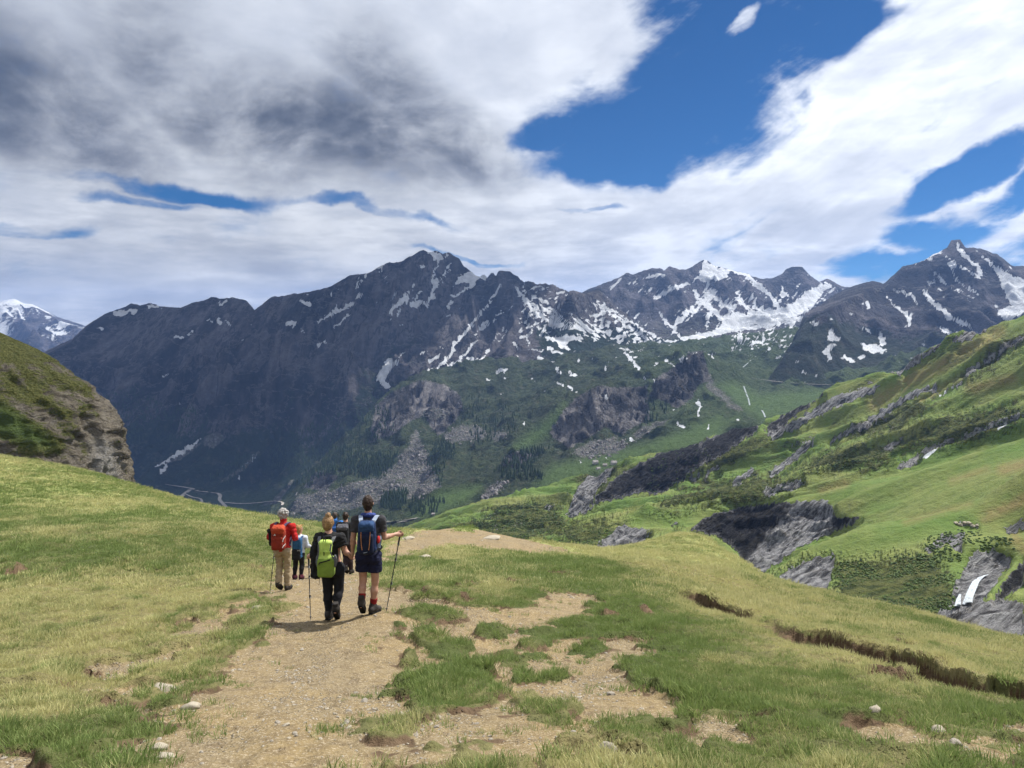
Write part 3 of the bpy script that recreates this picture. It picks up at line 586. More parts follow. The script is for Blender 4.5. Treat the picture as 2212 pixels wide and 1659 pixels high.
LUSH = [[(1130, 1190), (1300, 1050), (1420, 950), (1380, 1060), (1330, 1120), (1200, 1200)], [(1250, 1400), (1350, 1290), (1885, 1160), (2300, 1000), (2300, 1180), (1885, 1240), (1500, 1370), (1300, 1420)], [(560, 1560), (740, 1430), (960, 1400), (900, 1480), (700, 1570)]]
LUSH_C = [[(660, 760), (760, 740), (900, 800), (1200, 770), (1250, 800), (1150, 900), (900, 950), (800, 880)], [(540, 960), (700, 930), (800, 920), (700, 990), (560, 1040)]]
def det(X, Y, Z, px, py):
    cl = np.maximum(paint(px, py, cB, CLIFF, (), 10), paint(px, py, cC, CLIFF_C, (), 10))
    w = 0.4*fbm(X/200, Y/200, 3, 61)
    soft = 1-0.8*np.maximum(paint(px, py, cB, LUSH, (), 14), paint(px, py, cC, LUSH_C, (), 14))
    a = (ridged(X/150+w, Y/230+w, 5, 63)-0.42)*30*soft
    b = (ridged(X/55+w*2, Y/75, 5, 67)-0.4)*42*cl
    bumps = fbm(X/60, Y/60, 4, 65)*9*soft
    low = smooth(1180, 1090, py)*0.8+0.2
    return (a+b+bumps)*low-smooth(1770, 1900, px)*420*smooth(2050, 2400, Y)
MID_STR = [([(1060, 765), (1100, 760)], 12), ([(1085, 800)], 8), ([(1380, 750), (1390, 775)], 7), ([(1450, 770), (1480, 800)], 6), ([(1380, 825), (1420, 855)], 6), ([(1450, 860), (1490, 885)], 5), ([(1065, 900)], 8), ([(990, 815)], 6), ([(1780, 690), (1810, 720), (1830, 750)], 10), ([(1640, 905)], 9), ([(1190, 1060)], 8), ([(1785, 1145)], 12), ([(1490, 715)], 8), ([(1650, 740), (1645, 770)], 5), ([(1310, 880)], 7), ([(1240, 810)], 6), ([(1500, 1265)], 6), ([(1645, 1250)], 7)]
MID_STR_C = [([(230, 610), (270, 650), (290, 680)], 7), ([(360, 735)], 9), ([(590, 850), (600, 875), (590, 915)], (11, 6)), ([(480, 960), (520, 965)], 7), ([(420, 900)], 9), ([(635, 965), (636, 985)], 5), ([(250, 1030)], 9), ([(460, 890)], 6), ([(120, 820)], 8), ([(380, 660)], 8), ([(310, 715), (330, 730)], 5), ([(800, 500), (790, 540)], 12), ([(1000, 570)], 8), ([(850, 560), (910, 545)], 6), ([(640, 600), (665, 625)], 5), ([(500, 640), (520, 620)], 6), ([(125, 690)], 6), ([(780, 930)], 6), ([(200, 580), (260, 600)], 4), ([(430, 640), (470, 665)], 4)]
def att(X, Y, Z, px, py, g):
    s = np.maximum(paint(px, py, cB, (), MID_STR, 1.4, 5.0), paint(px, py, cC, (), MID_STR_C, 1.4, 5.0))
    z = smooth(1080, 1160, px)*smooth(815, 770, py)
    s = np.maximum(s, z*np.clip(0.10+0.70*fbm(px/17+fbm(px/30, py/30, 2, 70), py/7+px/40, 4, 71), 0, 1))
    z = smooth(1540, 1600, px)*smooth(780, 745, py)*smooth(1760, 1700, px)
    s = np.maximum(s, z*np.clip(0.30+0.8*fbm((px+py)/10, (py-px*.5)/9, 4, 73), 0, 1))
    cl = np.maximum(paint(px, py, cB, CLIFF, (), 9), paint(px, py, cC, CLIFF_C, (), 9))
    sc_ = np.maximum(paint(px, py, cB, SCREE, (), 8), paint(px, py, cC, SCREE_C, (), 8))
    sc_ = np.clip(sc_*0.75+0.30*fbm(X/70, Y/70, 3, 75)*smooth(0.05, 0.5, sc_)+0.22*smooth(0.1, 0.6, fbm(X/120, Y/120, 3, 76)), 0, 1)
    gr = np.clip(0.95-0.85*cl-0.25*smooth(1000, 800, px)*smooth(820, 1000, py), 0, 1)
    lu = np.maximum(np.maximum(paint(px, py, cB, LUSH, (), 12), paint(px, py, cC, LUSH_C, (), 14)), 0.3*smooth(1300, 1500, px))
    return dict(snow=s, grass=gr, scree=sc_*(1-0.6*lu), lush=lu)
MID_T = terrain('valley', pts, (400, 2020), 640, np.concatenate([np.linspace(1060, 1500, 60, False), np.linspace(1500, 2500, 230, False), np.linspace(2500, 2950, 50)]), det, att, MAT_MID)
# ------------------------------------------------------------------ green hillside with spurs and ravines on the right
def mat_hill():
    m, nt = new_mat('hillside_turf'); p = nt.pos()
    n1 = nt.noise(p, 0.020, 6, 0.6); n2 = nt.noise(p, 0.22, 6, 0.65); n3 = nt.noise(p, 1.1, 4, 0.65)
    tr = nt.noise(nt.v('MULTIPLY', p, (0.25, 1.0, 1.6)), 0.30, 4, 0.6)          # cattle terraces
    g = nt.mix(nt.mr(n1, 0.33, 0.67), (0.122, 0.195, 0.048), (0.200, 0.230, 0.074))
    g = nt.mix(nt.mr(n2, 0.35, 0.72, 0.0, 0.40), g, (0.085, 0.135, 0.030))
    g = nt.mix(nt.m('MULTIPLY', nt.attr('dry'), nt.mr(n2, 0.3, 0.6, 0.4, 1.0)), g, (0.235, 0.190, 0.080))
    heath = nt.mix(nt.mr(n2, 0.35, 0.65), (0.040, 0.055, 0.018), (0.130, 0.140, 0.046))
    g = nt.mix(nt.mr(nt.m('ADD', nt.attr('heath'), nt.m('MULTIPLY', nt.m('SUBTRACT', tr, 0.5), 1.3)), 0.35, 0.70), g, heath)
    dip = (0.80, 0.30, 0.52); c1 = (-0.45, 0.88, 0.15); c2 = (-0.40, -0.36, 0.84)      # beds run down the slope
    q = nt.xyz(nt.m('MULTIPLY', nt.v('DOT_PRODUCT', p, dip), 0.10), nt.v('DOT_PRODUCT', p, c1), nt.v('DOT_PRODUCT', p, c2))
    st = nt.noise(q, 0.42, 8, 0.70, 0.25)
    rock = nt.mix(nt.mr(st, 0.36, 0.64), (0.080, 0.080, 0.088), (0.66, 0.65, 0.66))
    rock = nt.mix(nt.mr(n2, 0.50, 0.75, 0.0, 0.45), rock, (0.30, 0.26, 0.20))
    dark = nt.mix(nt.mr(st, 0.35, 0.72), (0.018, 0.019, 0.024), (0.080, 0.076, 0.076))  # scar sides away from the sun: their shade is put into the rock colour
    rock = nt.mix(nt.attr('shaded_slate'), rock, dark)
    r = nt.mr(nt.m('ADD', nt.attr('rock'), nt.m('MULTIPLY', nt.m('SUBTRACT', n2, 0.5), 0.8)), 0.44, 0.56)
    c = nt.mix(r, g, rock)
    sn = nt.mr(nt.m('ADD', nt.attr('snow'), nt.m('MULTIPLY', nt.m('SUBTRACT', n2, 0.5), 0.4)), 0.46, 0.54)
    c = nt.mix(sn, c, (0.80, 0.82, 0.86))
    hb = nt.m('ADD', nt.m('MULTIPLY', n3, 0.35), nt.m('ADD', n2, nt.m('MULTIPLY', st, nt.m('MULTIPLY', r, 2.5))))
    hb = nt.m('ADD', hb, nt.m('MULTIPLY', tr, 0.8))
    hb = nt.m('MULTIPLY', hb, nt.m('ADD', 0.22, nt.m('ADD', nt.m('MULTIPLY', nt.attr('heath'), 0.8), nt.m('MULTIPLY', r, 0.9))))
    finish(nt, c, 0.95, nt.bump(hb, 1.0, 4.5), 0.1)
    return m
MAT_HILL = mat_hill()
def l5(pts, step=16):
    return line([(*c5(p[:2]), p[2]) for p in pts], step)
def spur(pts, dD, dz, step=16):
    a = l5(pts, step); return a+[(x*(1+dD/y), y+dD, z-dz) for (x, y, z) in a[::2]]
SK = [(700, 1215, 900), (800, 1180, 880), (840, 1162, 870), (883, 1143, 860), (914, 1127, 860), (934, 1116, 860), (1008, 1096, 870), (1043, 1080, 880), (1094, 1073, 890), (1131, 1066, 900), (1156, 1061, 900), (1206, 1049, 900), (1250, 1034, 900), (1271, 1024, 900), (1326, 1009, 910), (1401, 981, 910), (1466, 958, 910), (1513, 943, 910), (1557, 928, 900), (1591, 911, 900), (1643, 904, 900), (1665, 900, 890), (1713, 878, 870), (1765, 848, 860), (1782, 841, 850), (1830, 826, 840), (1903, 809, 820), (1925, 800, 810), (1973, 770, 790), (2007, 753, 780), (2046, 733, 770), (2072, 722, 760), (2116, 705, 750), (2159, 696, 740), (2212, 672, 730), (2330, 620, 720), (2600, 520, 700)]
pts = crest(SK, [(40, 14), (130, 90), (300, 260)], 12)
pts += spur([(2500, 60, 640), (2212, 205, 650), (1900, 335, 690), (1650, 480, 700), (1400, 565, 710), (1150, 690, 720), (900, 800, 720), (700, 832, 730)], 26, 9)
pts += spur([(2500, 230, 540), (2212, 380, 550), (1850, 560, 560), (1550, 650, 570), (1350, 700, 570), (1000, 805, 580), (780, 845, 590), (560, 870, 600)], 26, 9)
pts += spur([(2500, 470, 420), (2212, 590, 430), (1830, 680, 450), (1500, 740, 460), (1200, 830, 470), (1000, 868, 480), (760, 895, 490), (620, 882, 520), (380, 882, 540), (250, 922, 540), (100, 1000, 530), (0, 1040, 520)], 34, 15)
pts += l5([(1000, 880, 474), (850, 915, 468), (760, 962, 462), (560, 990, 450), (370, 1060, 430), (240, 1085, 420)], 16)
pts += spur([(2500, 560, 280), (2212, 700, 290), (2000, 850, 300), (1700, 925, 305), (1500, 960, 305), (1400, 1000, 300), (1250, 1065, 298), (1160, 1125, 295), (1095, 1168, 290)], 26, 16)
pts += l5([(760, 970, 440), (880, 990, 430), (960, 1040, 420), (1000, 1110, 400), (1060, 1160, 385)], 16)
pts += l5([(1340, 860, 452), (1300, 920, 440), (1200, 1000, 425), (1100, 1100, 405)], 20)
pts += [(*P(*c5(q[:2]), q[2]),) for q in [(2212, 980, 265), (2100, 1000, 255), (1950, 1010, 255), (1800, 1060, 260), (1600, 1150, 262), (1450, 1130, 275), (1300, 1160, 275), (1200, 1200, 270), (1300, 1300, 235), (1500, 1320, 215), (1700, 1330, 200), (1850, 1330, 190), (1900, 1320, 190), (1925, 1250, 205), (2000, 1190, 220), (2060, 1165, 235), (2120, 1110, 248), (2040, 1110, 245), (1960, 1150, 232), (1900, 1200, 225), (1880, 1270, 212), (2120, 1200, 215), (2080, 1260, 195)]]
pts += spur([(2500, 950, 160), (2300, 1080, 165), (2212, 1165, 170), (2120, 1230, 170), (2050, 1268, 168)], 16, 12)
pts += spur([(2500, 1180, 120), (2212, 1252, 122), (2050, 1272, 124), (1950, 1282, 124), (1870, 1300, 122), (1780, 1330, 118)], 10, 8)
pts += [(*P(*c5(q[:2]), q[2]),) for q in [(1700, 1400, 110), (1900, 1420, 100), (2212, 1420, 95), (2212, 1600, 75), (1400, 1500, 120), (1000, 1400, 200), (500, 1200, 330), (200, 1150, 400), (0, 1150, 420), (2500, 1700, 70), (2500, 1350, 100),
    (340, 850, 800), (300, 770, 870), (450, 825, 780), (560, 800, 770), (800, 690, 800), (640, 800, 750), (1000, 570, 830), (230, 900, 760), (120, 940, 700), (230, 960, 620), (0, 980, 640), (60, 880, 800), (-150, 940, 750), (-300, 960, 700), (-300, 1050, 600), (1150, 560, 820), (1400, 450, 800), (-600, 1100, 700)]]
HROCK = [[(760, 960), (850, 900), (1000, 860), (1230, 840), (1360, 832), (1385, 870), (1400, 908), (1510, 905), (1480, 930), (1380, 980), (1250, 1030), (1100, 1140), (1060, 1160), (1000, 1110), (960, 1040), (880, 985)],
    [(1150, 1170), (1200, 1130), (1290, 1090), (1390, 1068), (1395, 1120), (1350, 1250), (1280, 1280), (1200, 1215)],
    [(340, 850), (400, 780), (500, 700), (700, 600), (825, 565), (800, 650), (700, 750), (640, 800), (560, 800), (450, 830)],
    [(590, 800), (700, 710), (780, 655), (820, 590), (860, 558), (980, 498), (1080, 485), (1050, 540), (900, 640), (800, 695), (700, 775), (640, 805)],
    [(1090, 530), (1180, 450), (1320, 368), (1350, 375), (1250, 450), (1120, 540)], [(1100, 545), (1260, 470), (1400, 380), (1600, 330), (1560, 370), (1400, 430), (1250, 510), (1120, 570)],
    [(232, 905), (260, 820), (300, 760), (360, 705), (440, 690), (420, 730), (340, 830), (330, 860), (370, 865), (300, 895)],
    [(340, 1045), (480, 940), (590, 960), (600, 975), (500, 1060), (400, 1068)], [(1780, 1050), (1870, 978), (1955, 980), (1940, 1060), (1880, 1020), (1800, 1060)],
    [(1890, 1310), (1905, 1210), (1950, 1140), (1990, 1060), (2080, 1050), (2160, 1085), (2150, 1120), (2100, 1170), (2060, 1230), (2040, 1270), (1900, 1300)],
    [(1770, 1345), (1870, 1296), (1950, 1280), (2050, 1268), (2130, 1260), (2212, 1280), (2212, 1420), (2000, 1420), (1900, 1370)], [(2080, 1265), (2130, 1180), (2212, 1090), (2212, 1200), (2130, 1255)],
    [(1620, 290), (1740, 220), (1850, 150), (1870, 150), (1800, 210), (1700, 280)], [(1880, 150), (2000, 90), (2130, 40), (2060, 90), (1950, 150)], [(2130, 960), (2212, 910), (2212, 960), (2150, 985)]]
HROCK_STR = [([(1100, 800), (1250, 760)], 14), ([(1680, 690), (1760, 640), (1830, 600), (1950, 560), (2130, 490), (2212, 460)], 9), ([(1510, 520), (1640, 430), (1760, 360), (1830, 350)], 13), ([(1820, 400), (1900, 350), (1950, 320)], 6), ([(1960, 290), (2080, 210), (2200, 130)], 9), ([(1380, 580), (1500, 510)], 10), ([(1120, 720), (1230, 640), (1290, 590)], 12), ([(960, 760), (1040, 700)], 10), ([(780, 740), (890, 690)], 8), ([(1930, 930), (2010, 945)], 6), ([(1210, 600), (1300, 560)], 5), ([(700, 940)], 14), ([(1690, 680), (1750, 665)], 12)]
HSHADED_SLATE = [HROCK[2], HROCK[3], HROCK[4], [(760, 960), (850, 900), (1000, 860), (1230, 840), (1150, 930), (1060, 1040), (1010, 1110), (960, 1040), (880, 985)], [(1400, 905), (1510, 905), (1480, 930), (1400, 965), (1360, 960)], [(2080, 1265), (2130, 1180), (2212, 1090), (2212, 1200), (2130, 1255)]]  # scar parts painted dark for their shade
HHEATH = [[(640, 850), (900, 740), (1150, 730), (1260, 745), (1150, 800), (1000, 835), (700, 850)], [(1200, 700), (1350, 620), (1550, 590), (1660, 610), (1700, 640), (1560, 690), (1400, 700)], [(1440, 540), (1560, 470), (1700, 400), (1850, 420), (1700, 500), (1560, 560)], [(1560, 640), (1700, 560), (1900, 470), (2212, 420), (2212, 470), (1950, 570), (1760, 620)], [(1850, 560), (2100, 470), (2212, 500), (2000, 580)], [(620, 880), (680, 850), (760, 870), (720, 890)], [(100, 1000), (250, 940), (400, 915), (500, 920), (380, 1030), (300, 1040), (200, 1020)], [(1120, 1165), (1300, 1080), (1460, 1100), (1800, 1060), (1900, 1150), (1920, 1300), (1700, 1330), (1400, 1310), (1400, 1120), (1300, 1090)], [(0, 850), (120, 840), (230, 880), (230, 950), (100, 1000), (-150, 1000), (-250, 950)], [(760, 540), (850, 640), (700, 800), (1000, 640), (1100, 570), (1000, 580)], [(1900, 330), (2000, 250), (2212, 120), (2212, 170), (2000, 290)], [(480, 1070), (640, 1000), (760, 980), (830, 985), (860, 1020), (600, 1090)], [(230, 900), (240, 850), (330, 720), (450, 690), (600, 650), (500, 700), (340, 850)]]
HDRY = [([(1340, 790), (1440, 765)], 16), ([(1900, 750), (2050, 700)], 14), ([(2040, 910), (2212, 830)], 22), ([(1560, 420), (1700, 330), (1900, 230), (2100, 110)], 30), ([(2120, 700), (2212, 680)], 26), ([(1750, 410), (1960, 300)], 10), ([(1280, 700), (1500, 600)], 8), ([(1980, 350), (2160, 310)], 20), ([(2170, 1000), (2212, 1040)], 26), ([(1700, 930), (1980, 850)], 10)]
def det(X, Y, Z, px, py):
    rk = paint(px, py, c5, HROCK, HROCK_STR, 7)
    sl = paint(px, py, c5, HSHADED_SLATE, (), 8)
    w = 0.22*fbm(X/120, Y/90, 3, 81)
    far = smooth(330, 560, Y)
    a = (ridged(X/420+w, Y/58+w+X/170, 5, 83)-0.45)*18*far
    b = fbm(X/110, Y/40, 3, 85)*2.2+(ridged(X/190+w, Y/24+X/75, 4, 86)-0.4)*5.5*smooth(470, 560, Y)
    c = fbm(X/30, Y/9, 3, 87)*0.35*(1+1.5*smooth(480, 600, Y))
    dig = -rk*(1.6+6.0*far)-sl*(1.5+3*far)
    rough = (ridged(X/22+w, (Y+X*0.5)/8, 5, 89)-0.45)*rk*(1.5+7*far)
    return (a+b+dig)*smooth(60, 140, Y)+c+rough
def att(X, Y, Z, px, py, g):
    rk = paint(px, py, c5, HROCK, HROCK_STR, 3.0, 6.0); sl = paint(px, py, c5, HSHADED_SLATE, (), 5, 9.0)
    he = paint(px, py, c5, HHEATH, (), 14, 16.0)*0.72+0.45*smooth(-0.1, 0.5, fbm(X/60, Y/20, 4, 91))*smooth(420, 600, Y)+0.10*smooth(0.1, 0.5, fbm(X/20, Y/12, 3, 92))
    dr = paint(px, py, c5, (), HDRY, 8)*0.8+0.25*smooth(0.1, 0.5, fbm(X/50, Y/30, 3, 93))
    sn = paint(px, py, c5, [[(1770, 655), (1800, 625), (1840, 608), (1810, 640), (1790, 655)]], [([(2100, 525), (2145, 500)], 4), ([(1825, 398), (1900, 350), (1945, 320)], 2.5)], 1.6)
    n = fbm(X/25, Y/14, 3, 95)
    rk = np.maximum(rk, np.clip(0.18+0.40*n, 0, 1)*smooth(400, 560, Y)*smooth(0.25, 0.7, he+0.25*n))
    return dict(rock=rk, shaded_slate=sl, heath=np.clip(he, 0, 1), dry=np.clip(dr, 0, 1), snow=sn)
HILL_T = terrain('hillside', pts, (620, 2520), 640, np.concatenate([np.linspace(78, 330, 150, False), np.linspace(330, 640, 160, False), np.linspace(640, 940, 90, False), np.linspace(940, 1180, 6)]), det, att, MAT_HILL)
# ------------------------------------------------------------------ foreground ridge with the trail
c3 = lambda q: (663.6+q[0]*.3667, 1069+q[1]*.3667)
cL = lambda q: (q[0]*.4445, 921.7+q[1]*.4445)
c4 = lambda q: (1474.7+q[0]*.3556, 1069+q[1]*.3556)
SKY_G = [(-500, 900, 75), (-200, 955, 66), (0, 990, 60), (100, 1003, 59), (200, 1022, 58), (300, 1051, 56), (380, 1076, 54), (450, 1095, 52), (520, 1108, 50), (600, 1120, 48), (680, 1132, 46), (760, 1145, 45), (850, 1160, 44), (930, 1149, 44), (980, 1145, 44), (1023, 1142, 43), (1080, 1152, 43), (1150, 1171, 44), (1225, 1191, 46), (1300, 1188, 50), (1370, 1181, 56), (1420, 1165, 60), (1480, 1155, 61), (1530, 1164, 58), (1600, 1210, 47), (1680, 1255, 38), (1780, 1290, 32), (1900, 1315, 28), (2000, 1335, 26), (2100, 1362, 24), (2212, 1386, 22.5), (2400, 1450, 20), (2700, 1560, 17)]
g_pts = [P(*q) for q in SKY_G]
for (px_, py_, D_) in SKY_G:
    g_pts.append(P(px_, py_+22, D_*1.22)); g_pts.append(P(px_, py_+120, D_*1.7))
g_pts += [(0, 0, -1.62), (0, -8, 0.3), (-10, -6, 0.2), (10, -6, -0.3), (-8, 1, -1.7), (8, 1, -2.0)]
g_pts += [P(*q) for q in [(640, 1659, 4.74), (2212, 1659, 5.0), (0, 1659, 4.9), (1500, 1659, 4.8), (715, 1328, 12.0), (800, 1316, 11.9), (600, 1336, 11.9), (615, 1272, 16.4), (645, 1251, 21), (745, 1239, 21.6), (560, 1274, 17),
    (1700, 1400, 11), (2000, 1480, 8.6), (1300, 1260, 19), (1500, 1232, 24), (1100, 1400, 10.6), (1150, 1210, 30), (950, 1200, 29), (830, 1215, 26), (1300, 1215, 33), (1500, 1190, 45), (1850, 1360, 17), (1650, 1290, 22), (2100, 1420, 14),
    (0, 1400, 10.4), (0, 1250, 17), (0, 1130, 27), (0, 1060, 38), (300, 1200, 20), (300, 1120, 31), (450, 1160, 26), (300, 1400, 10.6), (550, 1200, 25), (-300, 1300, 13), (-300, 1100, 28), (2500, 1600, 7.5)]]
GB = RBF(g_pts, 'tps', smooth_=4e-6)
def unproj(px, py):
    """where the ray of an image point meets the smooth ground"""
    px = np.atleast_1d(np.asarray(px, float)); py = np.atleast_1d(np.asarray(py, float)); D = np.geomspace(2.0, 75, 260)
    X = D[None]*((px-CX)/F)[:, None]; Y = D[None]+0*X; rz = -Y*((py-HY)/F)[:, None]
    dz = rz-GB(X, Y); below = dz < 0
    i = np.where(below.any(1), below.argmax(1), len(D)-1); i = np.maximum(i, 1); r = np.arange(len(px))
    a = dz[r, i-1]/(dz[r, i-1]-dz[r, i]+1e-9); a = np.clip(a, 0, 1)
    d = D[i-1]+(D[i]-D[i-1])*a
    return np.stack([d*(px-CX)/F, d], 1)
def W(conv, poly):
    q = [conv(p) for p in poly]; return [tuple(v) for v in unproj([p[0] for p in q], [p[1] for p in q])]
DIRT = [W(dd, [(830, 1204), (848, 1168), (905, 1150), (960, 1143), (1010, 1143), (1080, 1151), (1150, 1168), (1240, 1193), (1150, 1194), (1060, 1187), (985, 1178), (920, 1185), (880, 1200)]), W(dd, [(215, 1659), (249, 1640), (300, 1590), (347, 1580), (400, 1535), (392, 1495), (470, 1440), (545, 1395), (596, 1350), (606, 1315), (575, 1285), (558, 1272), (590, 1245), (625, 1225), (660, 1210), (700, 1205), (740, 1195), (830, 1196), (850, 1170), (905, 1153), (960, 1146), (1010, 1147), (1080, 1155), (1150, 1172), (1225, 1193), (1140, 1188), (1060, 1178), (985, 1168), (920, 1174), (880, 1186), (842, 1205), (815, 1225), (790, 1240), (800, 1262), (825, 1274), (870, 1281), (920, 1292), (985, 1299), (1010, 1310), (950, 1325), (880, 1332), (860, 1350), (890, 1380), (885, 1420), (905, 1470), (880, 1500), (872, 1560), (860, 1620), (830, 1659), (800, 1800), (150, 1800)]),
    W(c3, [(560, 640), (900, 640), (1180, 690), (1330, 640), (1460, 565), (1560, 560), (1690, 610), (1690, 680), (1520, 720), (1480, 760), (1300, 800), (1230, 900), (1340, 940), (1500, 870), (1650, 850), (1900, 850), (2000, 920), (1960, 980), (1830, 1010), (1790, 1070), (1900, 1120), (2000, 1190), (2080, 1260), (2260, 1300), (2260, 1340), (2100, 1400), (1960, 1330), (1900, 1460), (1720, 1540), (1600, 1620), (1500, 1750), (400, 1750), (480, 1380), (560, 1250), (560, 1100), (600, 1000), (560, 800)]),
    W(cL, [(380, 1320), (440, 1270), (560, 1250), (620, 1270), (610, 1330), (480, 1345)]), W(cL, [(470, 1200), (640, 1140), (780, 1080), (900, 1060), (1000, 1050), (860, 1130), (760, 1170), (620, 1210)]),
    W(cL, [(850, 1000), (920, 930), (1050, 930), (1200, 850), (1240, 870), (1180, 930), (1050, 990), (900, 980)]), W(cL, [(-200, 1585), (60, 1600), (240, 1622), (400, 1640), (500, 1700), (500, 1800), (-200, 1800)]),
    W(cL, [(800, 1300), (1000, 1180), (1150, 1150), (1250, 1080), (1330, 1000), (1400, 1100), (1200, 1300), (900, 1400)]),
    W(c4, [(1120, 1440), (1250, 1370), (1400, 1380), (1480, 1470), (1700, 1520), (1900, 1400), (2074, 1400), (2300, 1420), (2300, 1600), (1900, 1600), (1600, 1560), (1500, 1640), (1250, 1620), (1130, 1500)]),
    W(c4, [(0, 1285), (150, 1290), (430, 1400), (350, 1440), (200, 1450), (0, 1480)])]
TURF = [W(c3, q) for q in [[(580, 1010), (760, 1040), (900, 1000), (1060, 1010), (1180, 1130), (1060, 1230), (940, 1280), (700, 1320), (590, 1260), (570, 1120)], [(600, 850), (700, 840), (860, 860), (980, 930), (900, 1000), (700, 970)],
    [(1000, 950), (1150, 920), (1350, 960), (1340, 1050), (1200, 1040)], [(1180, 1240), (1300, 1210), (1430, 1230), (1600, 1320), (1500, 1350), (1360, 1320), (1200, 1290)], [(1710, 1370), (1800, 1330), (1950, 1360), (1930, 1430), (1800, 1450)],
    [(1600, 1480), (1700, 1450), (1720, 1530), (1620, 1530)], [(640, 1500), (760, 1420), (1000, 1395), (1120, 1440), (1200, 1520), (1220, 1700), (700, 1700)], [(1590, 930), (1680, 880), (1770, 920), (1740, 990), (1620, 990)],
    [(600, 660), (700, 640), (880, 660), (950, 720), (850, 780), (680, 780)], [(1040, 790), (1150, 800), (1180, 840), (1060, 840)], [(1390, 1060), (1480, 1060), (1470, 1100), (1400, 1090)], [(1200, 900), (1350, 870), (1480, 830), (1440, 880), (1260, 920)],
    [(400, 1350), (560, 1330), (600, 1400), (480, 1440)], [(1170, 1060), (1330, 1060), (1340, 1110), (1200, 1110)], [(385, 870), (430, 840), (450, 850), (400, 890)], [(1750, 1550), (1900, 1500), (2100, 1480), (2250, 1560), (2250, 1700), (1750, 1700)]]]
TURF += [W(cL, [(0, 1400), (250, 1330), (420, 1370), (620, 1420), (760, 1380), (700, 1480), (560, 1560), (540, 1650), (440, 1640), (200, 1610), (0, 1560)]), W(cL, [(860, 1280), (960, 1230), (1070, 1230), (1040, 1270), (900, 1310)]), W(cL, [(640, 1330), (700, 1290), (800, 1330), (780, 1360)])]
TURF += [W(dd, [(968, 1141), (1000, 1135), (1060, 1140), (1075, 1149), (1020, 1150), (985, 1149)]), W(c4, [(1480, 1420), (1640, 1380), (1820, 1420), (1800, 1500), (1640, 1500)]), W(c4, [(1880, 1490), (1980, 1450), (2074, 1490), (2074, 1540), (1900, 1530)])]
TRENCH = W(c4, [(60, 590), (200, 670), (400, 740), (560, 820), (700, 868), (820, 892), (1050, 945), (1250, 985), (1400, 1045), (1550, 1095), (1650, 1135), (1800, 1190), (1900, 1200), (2074, 1250), (2300, 1320)])
STEPS = [W(c3, [(470, 560), (560, 568), (700, 600), (800, 612), (900, 622), (985, 600)]), W(c3, [(1370, 445), (1450, 462), (1550, 482)]), W(c3, [(1100, 515), (1200, 530), (1280, 540)]), W(c3, [(820, 550), (900, 555), (980, 530)]), W(c3, [(1690, 700), (1790, 712), (1900, 730)]), W(cL, [(0, 735), (60, 725), (100, 690), (160, 690)]), W(cL, [(1190, 690), (1250, 695), (1310, 680)]), W(c4, [(1080, 1150), (1200, 1120), (1330, 1150), (1420, 1180), (1500, 1175)]), W(c3, [(1880, 700), (2000, 690), (2090, 650)]), W(c4, [(1250, 900), (1350, 920), (1480, 945)]), W(cL, [(280, 1290), (330, 1270), (420, 1260), (470, 1190), (550, 1170)])]
def ground_masks(x, y):
    """bare-earth cover, scarp and lushness at plan positions"""
    n = fbm(x/0.9, y/0.9, 4, 101)*0.30+fbm(x/0.28, y/0.28, 3, 103)*0.12
    s = np.full(x.shape, -9.0)
    for pl in DIRT: s = np.maximum(s, poly_sd(x, y, pl))
    t = np.full(x.shape, -9.0)
    for pl in TURF: t = np.maximum(t, poly_sd(x, y, pl))
    s = np.minimum(s+0.06+n*(0.8+0.02*y), -(t-0.02+n*0.6))
    patch = fbm(x/0.75, y/0.75, 4, 105)           # bald spots and tufts straying over the edge
    near = smooth(3.5, 0.0, np.abs(s))
    s = s+near*(patch*0.42)
    return s, n
def dry_map(x, y):
    a = fbm(x/4.5, y/7.0, 4, 111)+0.75*fbm(x/0.9, y/1.1, 4, 113)
    L = smooth(0.5, -6.5, x)*smooth(4.2, 6.5, y)*smooth(22, 12, y)*0.62
    Rr = smooth(1.0, 4.5, x)*smooth(6.5, 10, y)*0.38
    Fw = smooth(20, 30, y)*0.15
    return np.clip(0.27+a*0.62+L+Rr+Fw, 0, 1)
